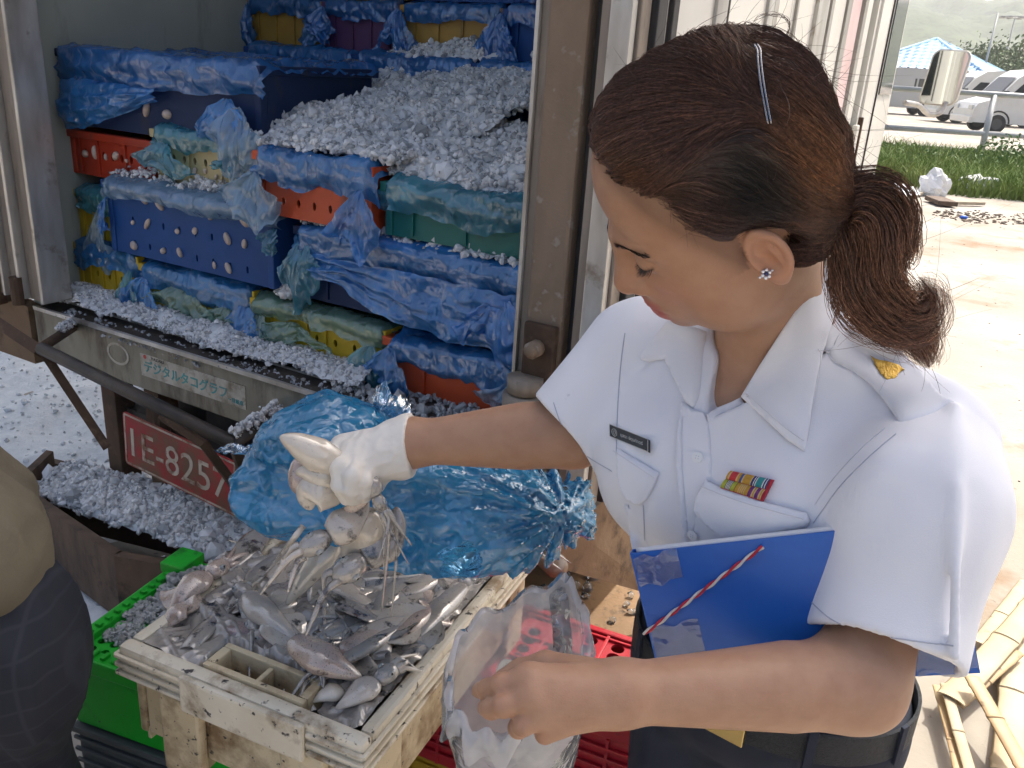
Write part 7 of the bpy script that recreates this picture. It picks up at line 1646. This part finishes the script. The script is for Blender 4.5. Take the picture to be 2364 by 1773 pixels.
N = 500; P = np.c_[rng.uniform(.35, 6, N), rng.uniform(1.3, 11, N), 0*rng.random(N)+.003]; P = P[(P[:, 0] > .3+.05*P[:, 1])]; V, F = chunks(P, .006, rng); V[:, 2] = np.maximum(V[:, 2]*.4, .0)
props(from_vf("small_stones", V, F, m_debris), "tiny dark stones scattered over the pale ground", "stones", kind="stuff")
cp = thing("bottle_cap", "small blue plastic cap on the dirt before the grass", "cap", tuple(atz((2225, 502), .0))); MB().sphere(atz((2225, 502), .02), (.05, .03, .025), 10, 6).build("cap", mat("blue_cap", (.02, .12, .6), .4), cp, True)
# melting ice chips on the brown wet ground between crate and truck
m_wet = mat("brown_wet_ground", (.30, .185, .095), .55, (.20, .12, .06), 4, (.3, .7), dirt=(.06, .04, .028), dscale=22, drange=(.56, .7), rvar=.25, bump=.6, bscale=60)
V = [(.05+.85*math.cos(a)*(1+.22*math.sin(3*a+1)+.12*math.sin(7*a)+.06*math.sin(17*a)), 2.1+1.15*math.sin(a)*(1+.15*math.sin(4*a)+.1*math.sin(9*a+2)+.05*math.sin(19*a)), .004) for a in np.linspace(0, 2*math.pi, 90)[:-1]]; props(from_vf("wet_dirt_patch", V, [tuple(range(89))], m_wet), kind="structure")
rng = np.random.default_rng(14); N = 60; P = np.c_[rng.uniform(.05, .55, N), rng.uniform(1.85, 2.45, N), np.full(N, .012)]; V, F = chunks(P, .014, rng)
m_clear = mat("clear_melting_ice", (.86, .9, .92), .08, trans=.85, ior=1.31)
props(from_vf("ice_chips", V, F, m_clear), "clear melting ice chips on the brown ground beside the truck", "ice", kind="stuff")
# bamboo strips bottom right
m_bam = mat("dry_bamboo", (.56, .47, .32), .6, (.43, .34, .21), 5, (.3, .7), (1, 1, 1), spots=(.2, .13, .07), sscale=14, srange=(.66, .72)); m_bam2 = mat("brown_bamboo", (.36, .22, .11), .5, (.5, .38, .2), 6, (.35, .65), spots=(.12, .07, .04), sscale=16, srange=(.64, .7))
zB = lambda x, y: (2050+x/2.895, 1200+y/2.895)
def bamboo(label, pts, z0, z1, w, m):
    P = [atz(zB(*p), z) for p, z in zip(pts, np.linspace(z0, z1, len(pts)))]; e = thing("bamboo_strip", label, "bamboo", tuple(np.mean(P, 0)), None, "bamboo strips on the ground")
    C_ = spline(P, 30) if len(P) > 2 else np.linspace(P[0], P[1], 30); T = np.gradient(C_, axis=0); T /= np.linalg.norm(T, axis=1)[:, None]; b = np.cross(T, [0, 0, 1.0]); b /= np.linalg.norm(b, axis=1)[:, None]; up = np.cross(b, T)
    V = []; n = 7
    for i in range(30):
        nd = 1+.10*math.exp(-((i % 11)-5)**2/.5)
        for side_ in (1, .72):
            for k in range(n):
                a = math.pi*k/(n-1); V.append(C_[i]+b[i]*math.cos(a)*w*nd*(side_ if side_ == 1 else .80)+up[i]*math.sin(a)*w*.24*nd*side_)
    F = []; m2 = 2*n
    for i in range(29):
        for k in range(n-1): F.append((i*m2+k, i*m2+k+1, (i+1)*m2+k+1, (i+1)*m2+k)); F.append((i*m2+n+k+1, i*m2+n+k, (i+1)*m2+n+k, (i+1)*m2+n+k+1))
        F.append((i*m2, (i+1)*m2, (i+1)*m2+n, i*m2+n)); F.append((i*m2+n-1, i*m2+2*n-1, (i+1)*m2+2*n-1, (i+1)*m2+n-1))
    for i in (0, 29):
        for k in range(n-1): F.append((i*m2+k, i*m2+n+k, i*m2+n+k+1, i*m2+k+1))
    o = from_vf("strip", V, F, m, e, True)
    for i in (16,):
        MB().tube([C_[i]-T[i]*.003+up[i]*w*.1, C_[i]+T[i]*.003+up[i]*w*.1], w*1.02, 12, flat=.26, up=tuple(up[i])).build("node_ring", m, e, True)
bamboo("pale bamboo strip furthest up at the right edge", [(930, 420), (610, 830)], .03, .05, .022, m_bam)
bamboo("broad pale bamboo strip reaching under the folder's corner", [(1000, 540), (820, 760), (420, 1200)], .04, .07, .034, m_bam)
bamboo("brown split bamboo crossing below the broad strip", [(860, 880), (450, 1235)], .05, .05, .020, m_bam2)
bamboo("thick yellow bamboo at the lower right corner", [(900, 700), (850, 1100), (800, 1700)], .02, .03, .036, m_bam)
bamboo("brown bamboo tube slanting down to the right", [(560, 1050), (700, 1290), (920, 1680)], .11, .08, .020, m_bam2)
bamboo("thin yellow bamboo pair beside the woman's hip, outer one", [(385, 1100), (460, 1380), (560, 1720)], .07, .05, .014, m_bam)
bamboo("thin brown bamboo beside the woman's hip, inner one", [(330, 1110), (420, 1440), (480, 1720)], .05, .04, .012, m_bam2)
# vans
def make_van(name, label, front_q, t, yaw, m=m_van, L=4.9):
    base = atz(front_q, 0); e = thing(name, label, "van", tuple(base), (0, 0, yaw), "parked vans")
    prof = [(0, .35), (.02, .8), (.15, 1.02), (.75, 1.22), (1.35, 1.95), (1.75, 2.22), (2.4, 2.3), (4.6, 2.28), (4.86, 2.1), (4.9, .9), (4.88, .35)]
    R_ = Matrix(((1, 0, 0, 0), (0, 0, -1, 0), (0, 1, 0, 0), (0, 0, 0, 1)))
    MB().prism(prof, -1.7, 0, R_).build("body", m, e, False, True)
    for x0, x1, z0, z1, nm in ((1.15, 1.95, 1.28, 1.78, "window"), (2.1, 3.2, 1.3, 1.8, "window"), (3.3, 4.5, 1.3, 1.8, "window")):
        P = [(x0 if x0 > 1.2 else x0-.02, z0), (x1, z0), (x1, z1), (x0+(.42 if x0 < 1.2 else 0), z1)]; MB().prism(P, .002, .012, R_ @ Matrix.Translation((0, 0, 0))).build(nm, m_tint, e, False, True)
    MB().add([(.74, .1, 1.24), (.74, 1.6, 1.24), (1.34, 1.52, 1.96), (1.34, .18, 1.96)], [(0, 1, 2, 3)]).build("windscreen", m_tint, e, False, True).location = (-.012, 0, .012)
    for x in (.95, 3.9):
        for y in (-.01, 1.5):
            w_ = MB().tube([(x, y, .33), (x, y+.21, .33)], .33, 22).build("wheel", m_tyre, e, False, True); MB().tube([(x, y-.012, .33), (x, y+.22, .33)], .19, 16).build("rim", mat("steel_rim", (.10, .10, .10), .5, metal=.5), w_, False, True)
        MB().tube([(x+.42*math.cos(a), -.012, .36+.42*math.sin(a)) for a in np.linspace(0, math.pi, 12)], .03, 5).build("wheel_arch", m_tyre, e, False, True)
    MB().box(1.98, 3.1, -.014, -.004, .45, 2.0).build("sliding_door", m, e, False, True); MB().box(2.0, 2.08, -.03, -.016, 1.0, 1.04).build("door_handle", m_tint, e, False, True)
    MB().box(-.02, .06, .1, .42, .78, .95, .02).build("headlight", mat("lamp_glass", (.6, .62, .62), .1, metal=.3), e, False, True); MB().box(-.02, .06, 1.28, 1.6, .78, .95, .02).build("headlight", MATS["lamp_glass"], e, False, True)
    MB().box(-.06, .1, .0, 1.7, .32, .56, .04).build("bumper", m, e, False, True); MB().box(.85, 1.0, -.28, -.04, 1.25, 1.5, .03).build("side_mirror", m_tint, e, False, True)
    return e
cy_ = math.atan2(kd[1], kd[0])
make_van("van", "white high roof van at the right edge behind the railing, facing left", zb(945, 1010), 0, cy_-.03)
make_van("van", "white van parked behind the nearer one, its roof window open", zb(690, 935), 0, cy_-.05)
make_van("van", "grey bodied van half hidden behind the truck and mirror", zb(20, 850), 0, cy_-.05, mat("grey_van_paint", (.40, .41, .41), .3, coat=.3))
# house with a blue tiled roof
m_roof = mat("blue_roof_tiles", (.16, .36, .62), .5, (.24, .45, .70), 3, (.3, .7)); m_hw = mat("white_house_wall", (.7, .7, .68), .8, (.62, .62, .6), .5)
ap, cl_, cfr, cbr = at(zb(705, 300), 66), at(zb(60, 505), 64), at(zb(1062, 565), 60), at(zb(1325, 572), 74)
zE = cfr[2]; cl_[2] = zE; cbr[2] = zE; cbl = cl_+cbr-cfr
house = thing("house", "white building with a blue tiled hip roof behind the parked vans", "house", tuple((cfr+cbl)/2*np.array([1, 1, 0])))
rf = None
for a, b in ((cl_, cfr), (cfr, cbr), (cbr, cbl), (cbl, cl_)):
    nR, nC = 9, 60; VV_ = []
    n_ = np.cross(b-a, ap-a); n_ /= np.linalg.norm(n_); n_ = n_ if n_[2] > 0 else -n_
    for i in range(nR*4+1):
        t = i/(nR*4); st = (1-((i % 4)/4))*.10
        for j in range(nC+1):
            s = j/nC; p = (a+(b-a)*s)*(1-t)+ap*t; VV_.append(p+n_*(.10*math.cos(s*(1-t)*np.linalg.norm(b-a)/.55*2*math.pi)*(1-t*.6)+st))
    o = from_vf("roof_slope", VV_, grid_faces(nR*4+1, nC+1), m_roof, house, True)
for a in (cfr, cbr, cl_, cbl): MB().tube([a, ap], .16, 6).build("ridge_cap", m_roof, house, True)
Wc = (cfr+cbl)/2; V = [Wc+(p-Wc)*.9 for p in (cl_, cfr, cbr, cbl)]; V = [np.array([p[0], p[1], zE+.1]) for p in V]+[np.array([p[0], p[1], 0]) for p in V]
from_vf("wall", V, [(0,4,5,1), (1,5,6,2), (2,6,7,3), (3,7,4,0)], m_hw, house)
for s in (.35, .55, .75, .92):
    p = V[0]+(V[1]-V[0])*s; d = (V[1]-V[0]); d /= np.linalg.norm(d); nn_ = np.cross(d, [0, 0, 1.0]); nn_ = nn_ if nn_@_fw < 0 else -nn_
    q = [p+nn_*.03+d*a+np.array([0, 0, z-zE]) for a, z in ((-.9, 1.0), (.9, 1.0), (.9, 2.3), (-.9, 2.3))]; from_vf("window", q, [(0, 1, 2, 3)], m_tint, house)
# trees
m_leaf = mat("tree_leaves", (.055, .10, .022), .6, (.10, .16, .04), .35, (.35, .65)); m_bark = mat("bark", (.12, .09, .06), .9, (.07, .05, .035), 2)
def tree(label, c, R, H, seed, n=2600, ls=.22):
    rng = np.random.default_rng(seed); e = thing("tree", label, "tree", (c[0], c[1], 0), None, "trees behind the house"); top = np.array([c[0], c[1], H])
    mb = MB(); mb.tube([(c[0], c[1], 0), (c[0]+.1, c[1], H*.35), (c[0]-.1, c[1]+.1, H*.7)], [.28, .2, .08], 8)
    for k in range(6):
        a = k*1.05; mb.tube([(c[0], c[1], H*.35), (c[0]+R*.35*math.cos(a), c[1]+R*.35*math.sin(a), H*.55), (c[0]+R*.7*math.cos(a), c[1]+R*.7*math.sin(a), H*.72)], [.12, .08, .03], 5)
    mb.build("trunk", m_bark, e)
    cl = rng.normal(0, 1, (34, 3)); cl /= np.linalg.norm(cl, axis=1)[:, None]; cl *= rng.uniform(.35, 1, (34, 1))*np.array([R, R, (H*.36)]); cl = cl+np.array([c[0], c[1], H*.64])
    P = cl[rng.integers(34, size=n)]+rng.normal(0, R*.2, (n, 3)); q = np.array([(-1, 0, 0), (0, .5, .15), (1, 0, 0), (0, -.5, .15)])
    V = (np.einsum('nij,kj->nki', rot_rand(n, rng), q)*(ls*rng.uniform(.6, 1.3, (n, 1, 1)))+P[:, None]).reshape(-1, 3)
    props(from_vf("crown", V, np.arange(n)[:, None]*4+np.arange(4), m_leaf, e), kind="stuff")
c = at(zb(1125, 450), 92); tree("round green tree rising behind the blue roof's right slope", c, 3.6, at(zb(1125, 335), 92)[2], 3)
c = at(zb(1330, 470), 84); tree("darker tree at the right edge behind the house", c, 3.0, at(zb(1340, 360), 84)[2], 5)
c = at(zb(1480, 500), 88); tree("bushy tree just beyond the right edge behind the house", c, 3.4, at(zb(1400, 420), 88)[2], 6)
c = at(zb(1260, 520), 80); tree("low tree in front of the dark tree by the roof", c, 2.2, at(zb(1260, 470), 80)[2], 8, 1600)
# lamp masts
def mast(label, q0, q1, t, r, head):
    a = at(q0, t); top = at(q1, t); b = np.array([a[0], a[1], 0]); e = thing("light_mast", label, "lamp post", tuple(b)); MB().tube([b, top], [r*1.4, r], 8).build("pole", m_galv, e, True)
    if head:
        MB().tube([top+np.array([1.3*math.cos(a_), 1.3*math.sin(a_), .15]) for a_ in np.linspace(0, 6.283, 17)], .09, 5, False).build("ring", m_galv, e)
        for k in range(8):
            a_ = k*math.pi/4; MB().box(-.25, .25, -.18, .18, -.12, .12, .03, Matrix.Translation(tuple(top+np.array([1.5*math.cos(a_), 1.5*math.sin(a_), .1])))).build("lamp_head", m_galv, e); MB().tube([top, top+np.array([1.3*math.cos(a_), 1.3*math.sin(a_), .15])], .04, 4).build("arm", m_galv, e)
mast("thin bare mast left of the high lamp mast", zb(1062, 560), zb(1176, 98), 70, .07, False)
mast("tall lamp mast with a ring of floodlights", zb(1256, 350), zb(1304, 142), 105, .09, True)
# hills
m_hill = mat("forested_hill", (.060, .095, .035), .9, (.085, .12, .05), .03, (.35, .65), spots=(.03, .055, .025), sscale=.22, srange=(.5, .6), bump=0)
prof = [(-6000, 120), (-3000, 20), (-900, -40), (-300, -20), (300, 5), (500, 20), (560, 28), (640, 60), (700, 72), (800, 100), (1000, 118), (1090, 122), (1200, 90), (1374, 68), (1700, 40), (2300, 90), (3200, 130), (5000, 60), (9000, 240)]
px = np.array([p[0] for p in prof]); py = np.array([p[1] for p in prof]); NX, NYh = 420, 40; xs = np.linspace(-6000, 9000, NX); V = []
for i, x in enumerate(xs):
    crest = at(zb(x, np.interp(x, px, py)), 760); foot = at(zb(x, 560), 330); f2 = np.array([foot[0], foot[1], 0])
    for j in range(NYh):
        t = j/(NYh-1); p = f2*(1-t)+crest*t; z = crest[2]*(1-(1-t)**1.7); V.append((p[0], p[1], z))
V = np.array(V); V[:, 2] += (fbm(V*np.array([.012, .012, 0]), 3, 4)*16+fbm(V*np.array([.09, .09, 0]), 7, 2)*3.5)*np.clip(V[:, 2]/40, 0, 1)*np.where(np.arange(len(V)) % NYh == NYh-1, .3, .8)
V[:, 2] = np.where(V[:, 2] < .5, -1, V[:, 2])
props(from_vf("hills", V, grid_faces(NX, NYh), m_hill, None, True), kind="structure")
# tropical haze
mh, nt, out = _nt("haze_air"); pv_ = nt.nodes.new("ShaderNodeVolumePrincipled"); pv_.inputs['Color'].default_value = (.93, .96, 1, 1); pv_.inputs['Density'].default_value = .0008; pv_.inputs['Anisotropy'].default_value = .3; nt.links.new(pv_.outputs[0], out.inputs['Volume'])
hz = MB().box(-500, 1100, -70, 1250, -2.0, 260).build("haze", mh); props(hz, kind="stuff", label="thin pale haze in the air over the whole place", cat="haze")
